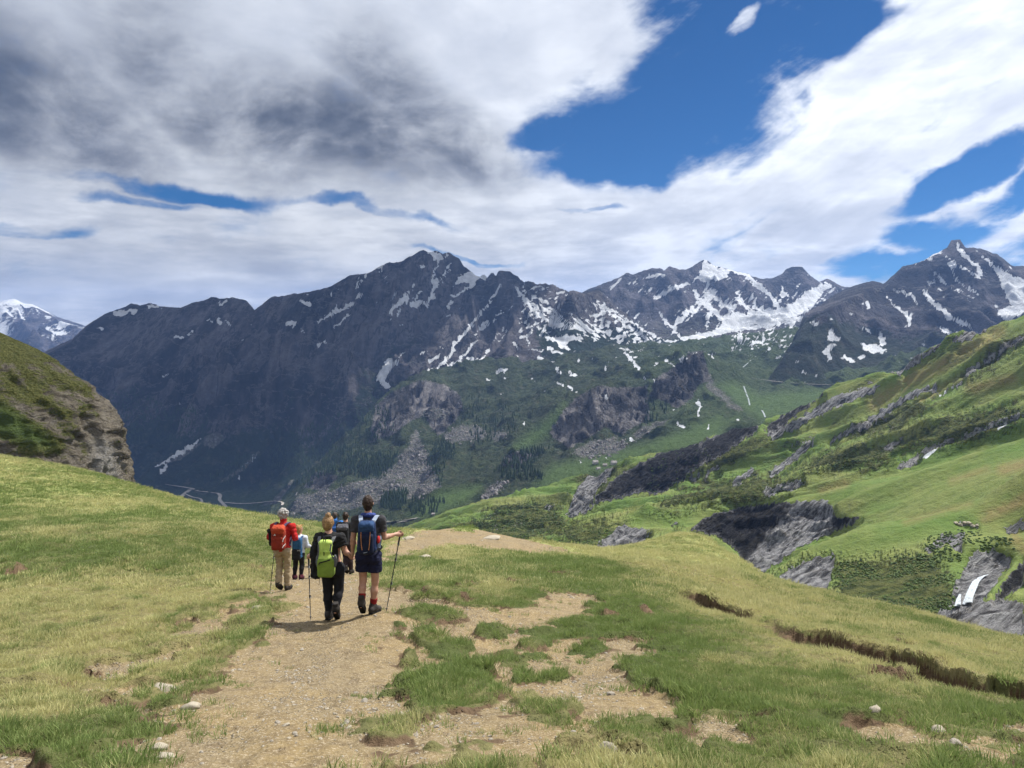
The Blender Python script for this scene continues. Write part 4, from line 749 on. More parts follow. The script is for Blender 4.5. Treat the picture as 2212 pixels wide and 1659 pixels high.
def ground_z(x, y, s=None, full=False):
    if s is None: s, _ = ground_masks(x, y)
    turf = smooth(0.05, -0.10, s)
    z = GB.sheet(x, y) if (x.ndim == 2 and x.shape[0] > 50) else GB(x, y)
    far = smooth(60, 35, y)
    z = z+fbm(x/5.5, y/5.5, 3, 121)*0.07*smooth(1.0, 4.0, np.hypot(x, y))
    z = z+turf*(0.030+0.06*np.clip(1.3*fbm(x/0.5, y/0.5, 3, 123)+0.2, -0.4, 1.2)+0.05*fbm(x/1.6, y/1.6, 2, 125))*far
    rut = fbm(x/0.8, y/2.2, 4, 127)*0.045+fbm(x/0.16, y/0.16, 3, 129)*0.011
    z = z+(1-turf)*rut-(1-turf)*0.03
    edge = np.zeros(x.shape)
    d, t, side = stroke_d(x, y, TRENCH)
    d = d+fbm(x/0.5, y/0.5, 3, 131)*0.10
    depth = np.interp(t, [0, .03, .12, .3, .38, .46, .55, .62, .75, .9, 1], [0, .8, 1.0, .75, .25, .2, .35, .8, 1.1, 1.25, 1.2])*0.33
    sd = d*np.where(side > 0, 1.0, -1.0)           # positive: far side of the trench
    prof = np.where(sd > 0, smooth(0.16, 0.0, sd), smooth(-1.15, -0.15, sd))
    z = z-depth*prof+depth*0.45*smooth(1.6, 0.1, sd)*smooth(0.0, 0.12, sd)
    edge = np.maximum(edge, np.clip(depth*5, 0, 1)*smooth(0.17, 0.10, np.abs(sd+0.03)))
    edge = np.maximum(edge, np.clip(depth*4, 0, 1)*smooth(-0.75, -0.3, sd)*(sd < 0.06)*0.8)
    for k, st in enumerate(STEPS):
        d, t, side = stroke_d(x, y, st); d = d+fbm(x/0.35, y/0.35, 3, 133+k)*0.14; brk = smooth(-0.25, 0.2, fbm(x/0.8, y/0.8, 2, 233+k)+0.1)
        e = smooth(0, .15, t)*smooth(1, .85, t)*brk; sd = d*np.where(side > 0, 1, -1)
        z = z+e*0.10*smooth(-0.09, 0.09, sd)*smooth(1.2, 0.2, sd)-e*0.05*smooth(0.05, -0.08, sd)*smooth(-0.7, -0.1, sd)
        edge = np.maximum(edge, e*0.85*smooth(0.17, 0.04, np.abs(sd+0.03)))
    if full: return z, edge
    return z
def mat_ground():
    m, nt = new_mat('trail_earth_and_turf'); p = nt.pos()
    n1 = nt.noise(p, 0.9, 5, 0.6); n2 = nt.noise(p, 6.0, 5, 0.65); n3 = nt.noise(p, 38.0, 4, 0.7)
    vo = nt.voro(p, 26.0); vo2 = nt.voro(p, 75.0)
    e = nt.mix(nt.mr(n1, 0.32, 0.68), (0.292, 0.214, 0.105), (0.255, 0.198, 0.115))
    e = nt.mix(nt.mr(n2, 0.42, 0.68, 0.0, 0.70), e, (0.150, 0.108, 0.064))
    e = nt.mix(nt.mr(nt.noise(nt.v('MULTIPLY', p, (1.0, 0.45, 1.0)), 13.0, 5, 0.7), 0.56, 0.70, 0.0, 0.75), e, (0.095, 0.066, 0.040))
    e = nt.mix(nt.mr(n3, 0.50, 0.66, 0.0, 0.85), e, (0.47, 0.39, 0.27))
    grav = nt.mr(nt.m('ADD', nt.noise(p, 1.7, 4, 0.6), nt.m('MULTIPLY', nt.attr('gravel'), 0.25)), 0.50, 0.70)
    e = nt.mix(nt.m('MULTIPLY', grav, nt.mr(vo, 0.36, 0.16)), e, nt.mix(nt.voro(p, 26.0, out=1), (0.50, 0.44, 0.33), (0.26, 0.23, 0.20)))
    e = nt.mix(nt.mr(vo2, 0.16, 0.06, 0.0, 0.7), e, (0.50, 0.45, 0.36))
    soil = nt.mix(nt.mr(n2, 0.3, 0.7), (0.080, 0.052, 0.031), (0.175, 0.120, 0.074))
    g = nt.mix(nt.attr('dry'), (0.085, 0.105, 0.034), (0.240, 0.205, 0.095))
    g = nt.mix(nt.mr(n2, 0.4, 0.7, 0.0, 0.5), g, (0.050, 0.062, 0.020))
    far = nt.mr(nt.sep(p)[1], 22.0, 40.0)
    gf = nt.mix(nt.mr(nt.noise(nt.v('MULTIPLY', p, (1, 0.7, 1)), 3.2, 6, 0.75), 0.36, 0.62), (0.120, 0.175, 0.042), (0.400, 0.395, 0.155))
    g = nt.mix(nt.m('MULTIPLY', far, 0.8), g, gf)
    dm = nt.mr(nt.m('ADD', nt.attr('dirt'), nt.m('MULTIPLY', nt.m('SUBTRACT', n2, 0.5), 0.6)), 0.40, 0.60)
    c = nt.mix(dm, g, e)
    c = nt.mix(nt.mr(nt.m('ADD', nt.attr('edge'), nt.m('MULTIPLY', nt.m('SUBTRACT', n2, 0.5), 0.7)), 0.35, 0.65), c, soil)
    h = nt.m('ADD', nt.m('MULTIPLY', n3, 0.35), nt.m('MULTIPLY', n2, 1.0))
    h = nt.m('ADD', h, nt.m('MULTIPLY', nt.mr(vo, 0.4, 0.1), nt.m('MULTIPLY', grav, 0.5)))
    finish(nt, c, 0.95, nt.bump(h, 0.95, 0.06), 0.12)
    return m
MAT_GROUND = mat_ground()
def build_ground():
    ncol = 600
    s = np.linspace(-0.80, 0.80, ncol)
    yr = np.concatenate([np.linspace(-7, 2.6, 18, False), np.geomspace(2.6, 26, 370, False), np.geomspace(26, 62, 90, False), np.geomspace(62, 112, 12)])
    Y = yr[:, None]+0*s[None]; X = s[None]*(np.maximum(Y, 1.0)*0.98+1.4+8*smooth(3.5, 0, Y))
    sd, n = ground_masks(X, Y); Z, edge = ground_z(X, Y, sd, True)
    dirt = smooth(-0.10, 0.10, sd)
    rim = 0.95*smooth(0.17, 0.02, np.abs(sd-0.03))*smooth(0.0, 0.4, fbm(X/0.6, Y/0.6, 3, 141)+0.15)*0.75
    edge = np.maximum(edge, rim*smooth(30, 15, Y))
    grav = smooth(0.0, 0.5, fbm(X/1.4, Y/3.0, 3, 143))
    o = mesh_np('ground', np.stack([X, Y, Z], -1).reshape(-1, 3), grid_quads(*X.shape), MAT_GROUND, dict(dirt=dirt, edge=edge, dry=dry_map(X, Y), gravel=grav))
    o['kind'] = 'structure'; return o
GROUND = build_ground()
def gz(x, y):
    return float(ground_z(np.array([float(x)]), np.array([float(y)]))[0])

# ------------------------------------------------------------------ crag on the left
def build_crag():
    D0 = 165.0
    prof = [(-220, 610), (-120, 665), (-60, 702), (-12, 728), (35, 748), (80, 773), (125, 806), (156, 836), (186, 859), (210, 883), (230, 914), (246, 952), (257, 992), (264, 1045), (270, 1130), (280, 1220)]
    zs = np.array([-(p[1]-HY)/F*D0 for p in prof][::-1]); xs = np.array([(p[0]-CX)/F*D0 for p in prof][::-1])
    x0 = (-330-CX)/F*D0; y0 = D0+4
    nz, na = 190, 330
    zz = np.linspace(zs[0], zs[-1], nz); rr = np.interp(zz, zs, xs)-x0
    rr = np.convolve(np.pad(rr, 4, mode='edge'), np.ones(9)/9, 'valid')
    ang = np.linspace(R(-165), R(75), na)          # 0 = towards +x
    A, Zg = np.meshgrid(ang, zz); Rr = np.repeat(rr[:, None], na, 1)
    dep = 0.42
    lobes = 1+0.05*np.sin(A*3+1.0)+0.035*np.sin(A*7+0.4)
    X = x0+Rr*np.cos(A); Y = y0+Rr*dep*np.sin(A)
    s = A*60
    strat = fbm(s/9+Zg/20, Zg/1.3+s/16, 4, 151)     # thin beds
    block = ridged(s/9, Zg/11, 5, 153)
    low = smooth(zs[-1]-4, zs[5], Zg)
    disp = strat*(0.30+0.30*low)+(block-0.45)*(0.6+1.4*low)*low+fbm(s/30, Zg/24, 3, 155)*1.6+fbm(s/3.2, Zg/2.4, 4, 159)*0.55
    Rn = Rr*(1+0.0*lobes)+disp-1.0
    X = x0+Rn*np.cos(A); Y = y0+Rn*dep*np.sin(A)
    px, py = proj(X, Y, Zg)
    gully = paint(px, py, cA, [[(0, 950), (60, 970), (140, 1030), (250, 1110), (300, 1180), (180, 1180), (60, 1140), (-100, 1120), (-100, 950)]], (), 14)
    gr = np.clip(0.62*(1-low)+0.50+0.45*fbm(s/10, Zg/5, 3, 157)-0.34*low*smooth(130, 235, px)+0.7*gully, 0, 1)
    pale = paint(px, py, cA, [[(500, 1160), (560, 1140), (640, 1200), (660, 1380), (520, 1340)]], (), 14)
    m, nt = new_mat('crag_rock'); p = nt.pos()
    n2 = nt.noise(p, 0.35, 6, 0.65); n3 = nt.noise(p, 2.4, 6, 0.7)
    bed = nt.noise(nt.v('MULTIPLY', nt.v('ADD', p, nt.v('SCALE', nt.noise(p, 0.12, 3, 0.6, out=1), sc_=5.0)), (0.45, 0.45, 1.3)), 1.1, 9, 0.75, 0.3)
    rk = nt.mix(nt.mr(bed, 0.34, 0.66), (0.095, 0.080, 0.064), (0.420, 0.365, 0.290))
    rk = nt.mix(nt.mr(n2, 0.45, 0.7, 0.0, 0.6), rk, (0.38, 0.34, 0.28))
    rk = nt.mix(nt.m('MULTIPLY', nt.attr('pale'), nt.mr(n3, 0.3, 0.6, 0.3, 0.9)), rk, (0.46, 0.44, 0.41))
    g = nt.mix(nt.mr(n3, 0.35, 0.65), (0.078, 0.098, 0.028), (0.205, 0.200, 0.070))
    g = nt.mix(nt.attr('lush'), g, (0.115, 0.165, 0.048))
    f = nt.m('ADD', nt.attr('grass'), nt.m('MULTIPLY', nt.m('SUBTRACT', bed, 0.5), 2.2))
    c = nt.mix(nt.mr(f, 0.40, 0.62), rk, g)
    h = nt.m('ADD', nt.m('MULTIPLY', bed, 2.2), n3)
    finish(nt, c, 0.95, nt.bump(h, 1.0, 1.6), 0.1)
    o = mesh_np('crag', np.stack([X, Y, Zg], -1).reshape(-1, 3), grid_quads(nz, na), m, dict(grass=gr, lush=gully, pale=pale))
    o['kind'] = 'structure'; return o
CRAG = build_crag()
# ------------------------------------------------------------------ grass, pebbles and stones on the ridge
rng = np.random.default_rng(11)
def mat_grass():
    m, nt = new_mat('grass_blade')
    dry = nt.attr('dry', 'INSTANCER'); rnd = nt.attr('rnd', 'INSTANCER')
    tip = nt.attr('tip'); bl = nt.attr('blade')
    rnd = nt.m('FRACT', nt.m('ADD', rnd, bl)); dry = nt.m('ADD', dry, nt.m('MULTIPLY', nt.m('SUBTRACT', bl, 0.5), 0.35))
    g = nt.mix(rnd, (0.165, 0.245, 0.062), (0.310, 0.385, 0.130))
    d = nt.mix(rnd, (0.540, 0.525, 0.220), (0.740, 0.680, 0.340))
    c = nt.mix(nt.mr(nt.m('ADD', dry, nt.m('MULTIPLY', nt.m('SUBTRACT', tip, 0.5), 0.35)), 0.25, 0.85), g, d)
    finish(nt, c, 0.75, None, 0.25, trans=0.42)
    return m
def tuft(name, nb, h, spread, lean, seed, mat, w=0.0042):
    r = np.random.default_rng(seed); V = []; Q = []; T = []; tip = []; bl = []
    for i in range(nb):
        bl += [r.uniform()]*7
        a = r.uniform(0, 2*np.pi); rad = spread*math.sqrt(r.uniform()); bx, by = rad*math.cos(a), rad*math.sin(a)
        hh = h*r.uniform(0.55, 1.15); dirx = math.cos(a)*r.uniform(0.1, 0.6)*lean+r.normal(0, .18)-0.10; diry = math.sin(a)*r.uniform(0.1, 0.6)*lean+r.normal(0, .18)
        fa = r.uniform(0, np.pi); fx, fy = math.cos(fa)*w*r.uniform(.7, 1.3), math.sin(fa)*w
        b = len(V)
        for t, ww in ((0, 1.0), (0.45, 0.85), (0.8, 0.5)):
            cx = bx+dirx*hh*t*t; cy = by+diry*hh*t*t; cz = hh*t*(1-0.18*t)-0.01
            V += [(cx-fx*ww, cy-fy*ww, cz), (cx+fx*ww, cy+fy*ww, cz)]; tip += [t, t]
        V.append((bx+dirx*hh*1.05, by+diry*hh*1.05, hh*0.84)); tip.append(1)
        Q += [(b, b+1, b+3, b+2), (b+2, b+3, b+5, b+4)]; T.append((b+4, b+5, b+6))
    o = mesh_np(name, V, Q, mat, dict(tip=np.array(tip), blade=np.array(bl)), True, None, T)
    COL.objects.unlink(o); return o
def instancer(name, pos, rot, scl, extra, sources, idx):
    """one object that sets the given source meshes on points"""
    o = mesh_np(name, pos, None, None, dict(scl=scl, **extra))
    at = o.data.attributes.new('rot', 'FLOAT_VECTOR', 'POINT'); at.data.foreach_set('vector', np.ascontiguousarray(rot, np.float32).ravel())
    ai = o.data.attributes.new('pick', 'INT', 'POINT'); ai.data.foreach_set('value', np.ascontiguousarray(idx, np.int32))
    g = bpy.data.node_groups.new(name+'_nodes', 'GeometryNodeTree')
    g.interface.new_socket('Geometry', in_out='INPUT', socket_type='NodeSocketGeometry'); g.interface.new_socket('Geometry', in_out='OUTPUT', socket_type='NodeSocketGeometry')
    N = g.nodes; L = g.links
    gi = N.new('NodeGroupInput'); go = N.new('NodeGroupOutput')
    jn = N.new('GeometryNodeJoinGeometry')
    for s in reversed(sources):
        oi = N.new('GeometryNodeObjectInfo'); oi.inputs['Object'].default_value = s; oi.inputs['As Instance'].default_value = True
        L.new(oi.outputs['Geometry'], jn.inputs[0])
    ip = N.new('GeometryNodeInstanceOnPoints')
    def na(nm, typ):
        n = N.new('GeometryNodeInputNamedAttribute'); n.data_type = typ; n.inputs['Name'].default_value = nm; return n.outputs['Attribute']
    L.new(gi.outputs[0], ip.inputs['Points']); L.new(jn.outputs[0], ip.inputs['Instance'])
    ip.inputs['Pick Instance'].default_value = True
    L.new(na('pick', 'INT'), ip.inputs['Instance Index'])
    e2r = N.new('FunctionNodeEulerToRotation'); L.new(na('rot', 'FLOAT_VECTOR'), e2r.inputs[0]); L.new(e2r.outputs[0], ip.inputs['Rotation'])
    L.new(na('scl', 'FLOAT'), ip.inputs['Scale']); L.new(ip.outputs[0], go.inputs[0])
    md = o.modifiers.new('scatter', 'NODES'); md.node_group = g
    o['kind'] = 'stuff'; return o
MAT_GRASS = mat_grass()
def band(y0, y1, dens, seed):
    r = np.random.default_rng(seed); w = lambda y: 1.50*y+3.0
    n = int(dens*(0.75*(y1*y1-y0*y0)+3.0*(y1-y0)))
    y = np.sqrt(r.uniform(y0*y0, y1*y1, n)); x = r.uniform(-0.5, 0.5, n)*w(y)
    return x, y
def build_grass():
    tufts = [tuft('tuft_short', 24, 0.062, 0.085, 1.1, 1, MAT_GRASS, 0.0036), tuft('tuft_fine', 26, 0.078, 0.090, 1.0, 2, MAT_GRASS, 0.0030), tuft('tuft_long', 28, 0.080, 0.085, 1.2, 3, MAT_GRASS, 0.0036),
             tuft('tuft_wide', 34, 0.070, 0.16, 1.3, 4, MAT_GRASS, 0.0055)]
    X = []; Y = []; B = []
    for y0, y1, dn, b in ((2.6, 9, 360, 0), (9, 16, 200, 1), (16, 30, 70, 2), (30, 62, 19, 3)):
        x, y = band(y0, y1, dn, 20+b); X.append(x); Y.append(y); B.append(np.full(len(x), b))
    X = np.concatenate(X); Y = np.concatenate(Y); B = np.concatenate(B)
    s, _ = ground_masks(X, Y)
    keep = (s < -0.02-np.abs(rng.normal(0, 0.16, len(s)))) | (rng.uniform(size=len(s)) < 0.30*smooth(0.75, -0.1, s)*smooth(-0.05, 0.45, fbm(X/0.7, Y/0.7, 3, 169)))
    X, Y, B, s = X[keep], Y[keep], B[keep], s[keep]
    Z, edge = ground_z(X, Y, s, True)
    ok = (edge < 0.45) & ~((fbm(X/0.5, Y/0.5, 3, 161) > 0.58) & (rng.uniform(size=len(X)) < 0.8))
    X, Y, B, s, Z = X[ok], Y[ok], B[ok], s[ok], Z[ok]
    n = len(X); dry = dry_map(X, Y)
    lush = smooth(-0.75, -0.05, s)*smooth(20, 11, Y)*smooth(-0.30, 0.25, fbm(X/1.0, Y/1.0, 3, 163)+0.08)
    dry = np.clip(dry-0.50*lush, 0, 1)
    dry = np.clip(dry+rng.normal(0, .17, n), 0, 1)
    scl = rng.uniform(0.65, 1.2, n)*np.array([0.95, 1.05, 1.35, 1.9])[B]*(0.92+0.10*lush)*np.clip(0.85+0.25*fbm(X/1.5, Y/1.5, 2, 165)+0.55*fbm(X/0.45, Y/0.45, 2, 167), 0.45, 1.5)
    scl *= np.where(s > 0, 0.8, 1.0)
    pick = np.where(lush > rng.uniform(size=n)*1.3, 2, np.where(B >= 2, 3, rng.integers(0, 2, n)))
    rot = np.stack([rng.normal(0, .12, n), rng.normal(0, .12, n), rng.uniform(0, 6.283, n)], 1)
    o = instancer('grass', np.stack([X, Y, Z], 1), rot, scl, dict(dry=dry, rnd=rng.uniform(size=n)), tufts, pick)
    tag(o, 'short green and straw coloured mountain grass covering the ridge', 'grass', kind='stuff')
build_grass()
def rock_mesh(name, mat, seed, sx=1, sy=1, sz=1, sub=3, amp=0.28, flat=0.0):
    import bmesh
    bm = bmesh.new(); bmesh.ops.create_icosphere(bm, subdivisions=sub, radius=1.0)
    co = np.array([v.co[:] for v in bm.verts])
    d = fbm(co[:, 0]*0.9+seed*3.1, co[:, 1]*0.9+co[:, 2]*0.7, 4, seed)*amp*1.6
    pl = np.random.default_rng(seed).normal(size=(9, 3)); pl /= np.linalg.norm(pl, axis=1)[:, None]
    r = 1+d
    for p in pl: r = np.minimum(r, 0.82/np.maximum(co@p, 0.05))      # chipped faces
    co = co*r[:, None]*np.array([sx, sy, sz])
    for v, c in zip(bm.verts, co): v.co = c
    me = bpy.data.meshes.new(name); bm.to_mesh(me); bm.free(); me.materials.append(mat)
    for p in me.polygons: p.use_smooth = sub >= 3
    return me
def mat_stone(name, a, b):
    m, nt = new_mat(name); p = nt.obj()
    n = nt.noise(p, 14, 6, 0.65); n2 = nt.noise(p, 60, 4, 0.6)
    c = nt.mix(nt.mr(n, 0.3, 0.7), a, b); c = nt.mix(nt.mr(n2, 0.5, 0.75, 0, 0.5), c, nt.v('SCALE', c, sc_=0.55))
    finish(nt, c, 0.9, nt.bump(nt.m('ADD', n, nt.m('MULTIPLY', n2, .4)), 0.5, 0.01), 0.15); return m
MAT_STONE = mat_stone('pale_limestone', (0.50, 0.44, 0.33), (0.34, 0.30, 0.25))
MAT_STONE2 = mat_stone('grey_stone', (0.27, 0.24, 0.20), (0.41, 0.365, 0.30))
def build_pebbles():
    src = []
    for i in range(4):
        o = bpy.data.objects.new('pebble', rock_mesh('pebble', (MAT_STONE, MAT_STONE2)[i % 2], 70+i, 1.2, 0.9, 0.55, 1, 0.25)); src.append(o)
    x1, y1 = band(3.0, 9, 150, 51); x2, y2 = band(9, 20, 34, 52); x3, y3 = band(20, 46, 3.2, 53)
    X = np.concatenate([x1, x2, x3]); Y = np.concatenate([y1, y2, y3])
    s, _ = ground_masks(X, Y); cl = fbm(X/1.3, Y/2.6, 3, 143)
    k = (s > 0.03) & (rng.uniform(size=len(X)) < 0.12+0.9*smooth(-0.1, 0.5, cl)); X, Y, s = X[k], Y[k], s[k]
    Z = ground_z(X, Y, s); n = len(X)
    scl = np.exp(rng.normal(math.log(0.0095), 0.50, n))*(1+smooth(8, 25, Y)*1.2); scl = np.clip(scl, 0.004, 0.05)
    o = instancer('gravel', np.stack([X, Y, Z+scl*0.12], 1), np.stack([rng.normal(0, .2, n), rng.normal(0, .2, n), rng.uniform(0, 6.28, n)], 1), scl, {}, src, rng.integers(0, 4, n))
    tag(o, 'small pale gravel strewn over the bare trail', 'gravel', kind='stuff')
build_pebbles()
STONES = [((350, 1490), 0.105, (1.35, 0.8, 0.55), 0, 'long cream stone lying on bare earth left of the trail, nearest the turf'), ((411, 1530), 0.080, (1.2, 0.9, 0.55), 0, 'rounded yellowish stone half sunk at the left edge of the trail'),
    ((1314, 1646), 0.060, (1.1, 0.9, 0.75), 1, 'pale grey stone at the bottom edge of the picture between grass tufts'), ((358, 1620), 0.050, (1.2, 0.8, 0.5), 0, 'small white flat stone low on the left of the trail'), ((345, 1602), 0.050, (1.1, 0.9, 0.7), 0, 'small ochre stone just above the white flat stone'),
    ((557, 1317), 0.10, (1.3, 0.8, 0.5), 1, 'grey and white stone in the turf edge left of the walkers'), ((1062, 1162), 0.33, (1.5, 0.9, 0.38), 0, 'flat tan slab lying on the sandy knoll below the marker post'), ((880, 1162), 0.26, (1.5, 0.8, 0.4), 0, 'flat tan stone beside the tall walker\'s hand on the far trail'),
    ((1340, 1259), 0.13, (1.2, 0.9, 0.6), 0, 'small pale stone alone on the right meadow beside the bare patch'), ((1890, 1561), 0.05, (1.1, 0.9, 0.7), 0, 'small white stone in the grass at lower right'), ((2028, 1586), 0.055, (1.2, 0.9, 0.7), 0, 'orange tinted stone on the gravel patch at lower right'), ((2062, 1608), 0.045, (1.1, 0.9, 0.8), 1, 'grey brown stone on the gravel patch right of the orange tinted one'),
    ((920, 1208), 0.16, (1.4, 0.9, 0.45), 0, 'low tan stone in the grass where the trail bends to the knoll'), ((1190, 1466), 0.05, (1.5, 0.8, 0.35), 0, 'thin white stone flat on the bare ground in the middle'), ((912, 1448), 0.045, (1.2, 0.9, 0.6), 0, 'small pale stone on the trail edge beside the grass island')]
def build_stones():
    for i, (pp, r, sh, mk, lab) in enumerate(STONES):
        x, y = unproj(*pp)[0]
        o = bpy.data.objects.new('stone', rock_mesh('stone', (MAT_STONE, MAT_STONE2)[mk], 200+i, *sh, 3, 0.25)); COL.objects.link(o)
        o.scale = (r, r, r); o.location = (x, y, gz(x, y)+r*sh[2]*0.35); o.rotation_euler = (rng.normal(0, .1), rng.normal(0, .1), rng.uniform(-.5, .5))
        tag(o, lab, 'stone', 'stones beside the trail')
build_stones()
# marker post on the knoll
def build_post():
    x, y = unproj(1023, 1141.5)[0]; z = gz(x, y)
    m, nt = new_mat('weathered_post_wood'); p = nt.obj()
    n = nt.noise(nt.v('MULTIPLY', p, (1, 1, 0.12)), 40, 5, 0.6)
    finish(nt, nt.mix(nt.mr(n, .3, .7), (0.070, 0.038, 0.022), (0.20, 0.125, 0.07)), 0.85, nt.bump(n, .5, .01))
    my, nt = new_mat('yellow_marker_paint'); n = nt.noise(nt.obj(), 30, 4, 0.6)
    finish(nt, nt.mix(nt.mr(n, .35, .7), (0.46, 0.29, 0.05), (0.25, 0.16, 0.05)), 0.7)
    e = empty('marker_post', (x, y, z)); H = 1.12
    def prism(name, rings, mat, par, ns=8, sq=False):
        V = []; Q = []
        for (cx, cy, cz, rx, ry) in rings:
            for k in range(ns):
                a = 2*math.pi*(k+.5)/ns; V.append((cx+rx*math.cos(a), cy+ry*math.sin(a), cz))
        for r in range(len(rings)-1):
            for k in range(ns): Q.append((r*ns+k, r*ns+(k+1) % ns, (r+1)*ns+(k+1) % ns, (r+1)*ns+k))
        b = len(V); V.append(rings[0][:3]); V.append(rings[-1][:3]); T = []
        for k in range(ns): T += [(b, (k+1) % ns, k), (b+1, (len(rings)-1)*ns+k, (len(rings)-1)*ns+(k+1) % ns)]
        return mesh_np(name, V, Q, mat, None, True, par, T)
    prism('post', [(0, 0, -0.15, .045, .045), (0.006, 0, 0.3, .043, .042), (-0.008, 0, 0.62, .040, .040), (0.0, 0, 0.9, .040, .038), (0.004, 0, H, .036, .036)], m, e, 10)
    b = prism('painted_band', [(0.002, 0, 0.80, .046, .046), (0.004, 0, 1.00, .045, .045)], my, e, 10)
    prism('cap', [(0.004, 0, H-0.075, .058, .055), (0.01, 0, H-0.02, .065, .060), (0.0, 0, H+0.03, .035, .035)], m, e, 10)
    tag(e, 'weathered wooden marker post with yellow band on the sandy knoll', 'post')
build_post()
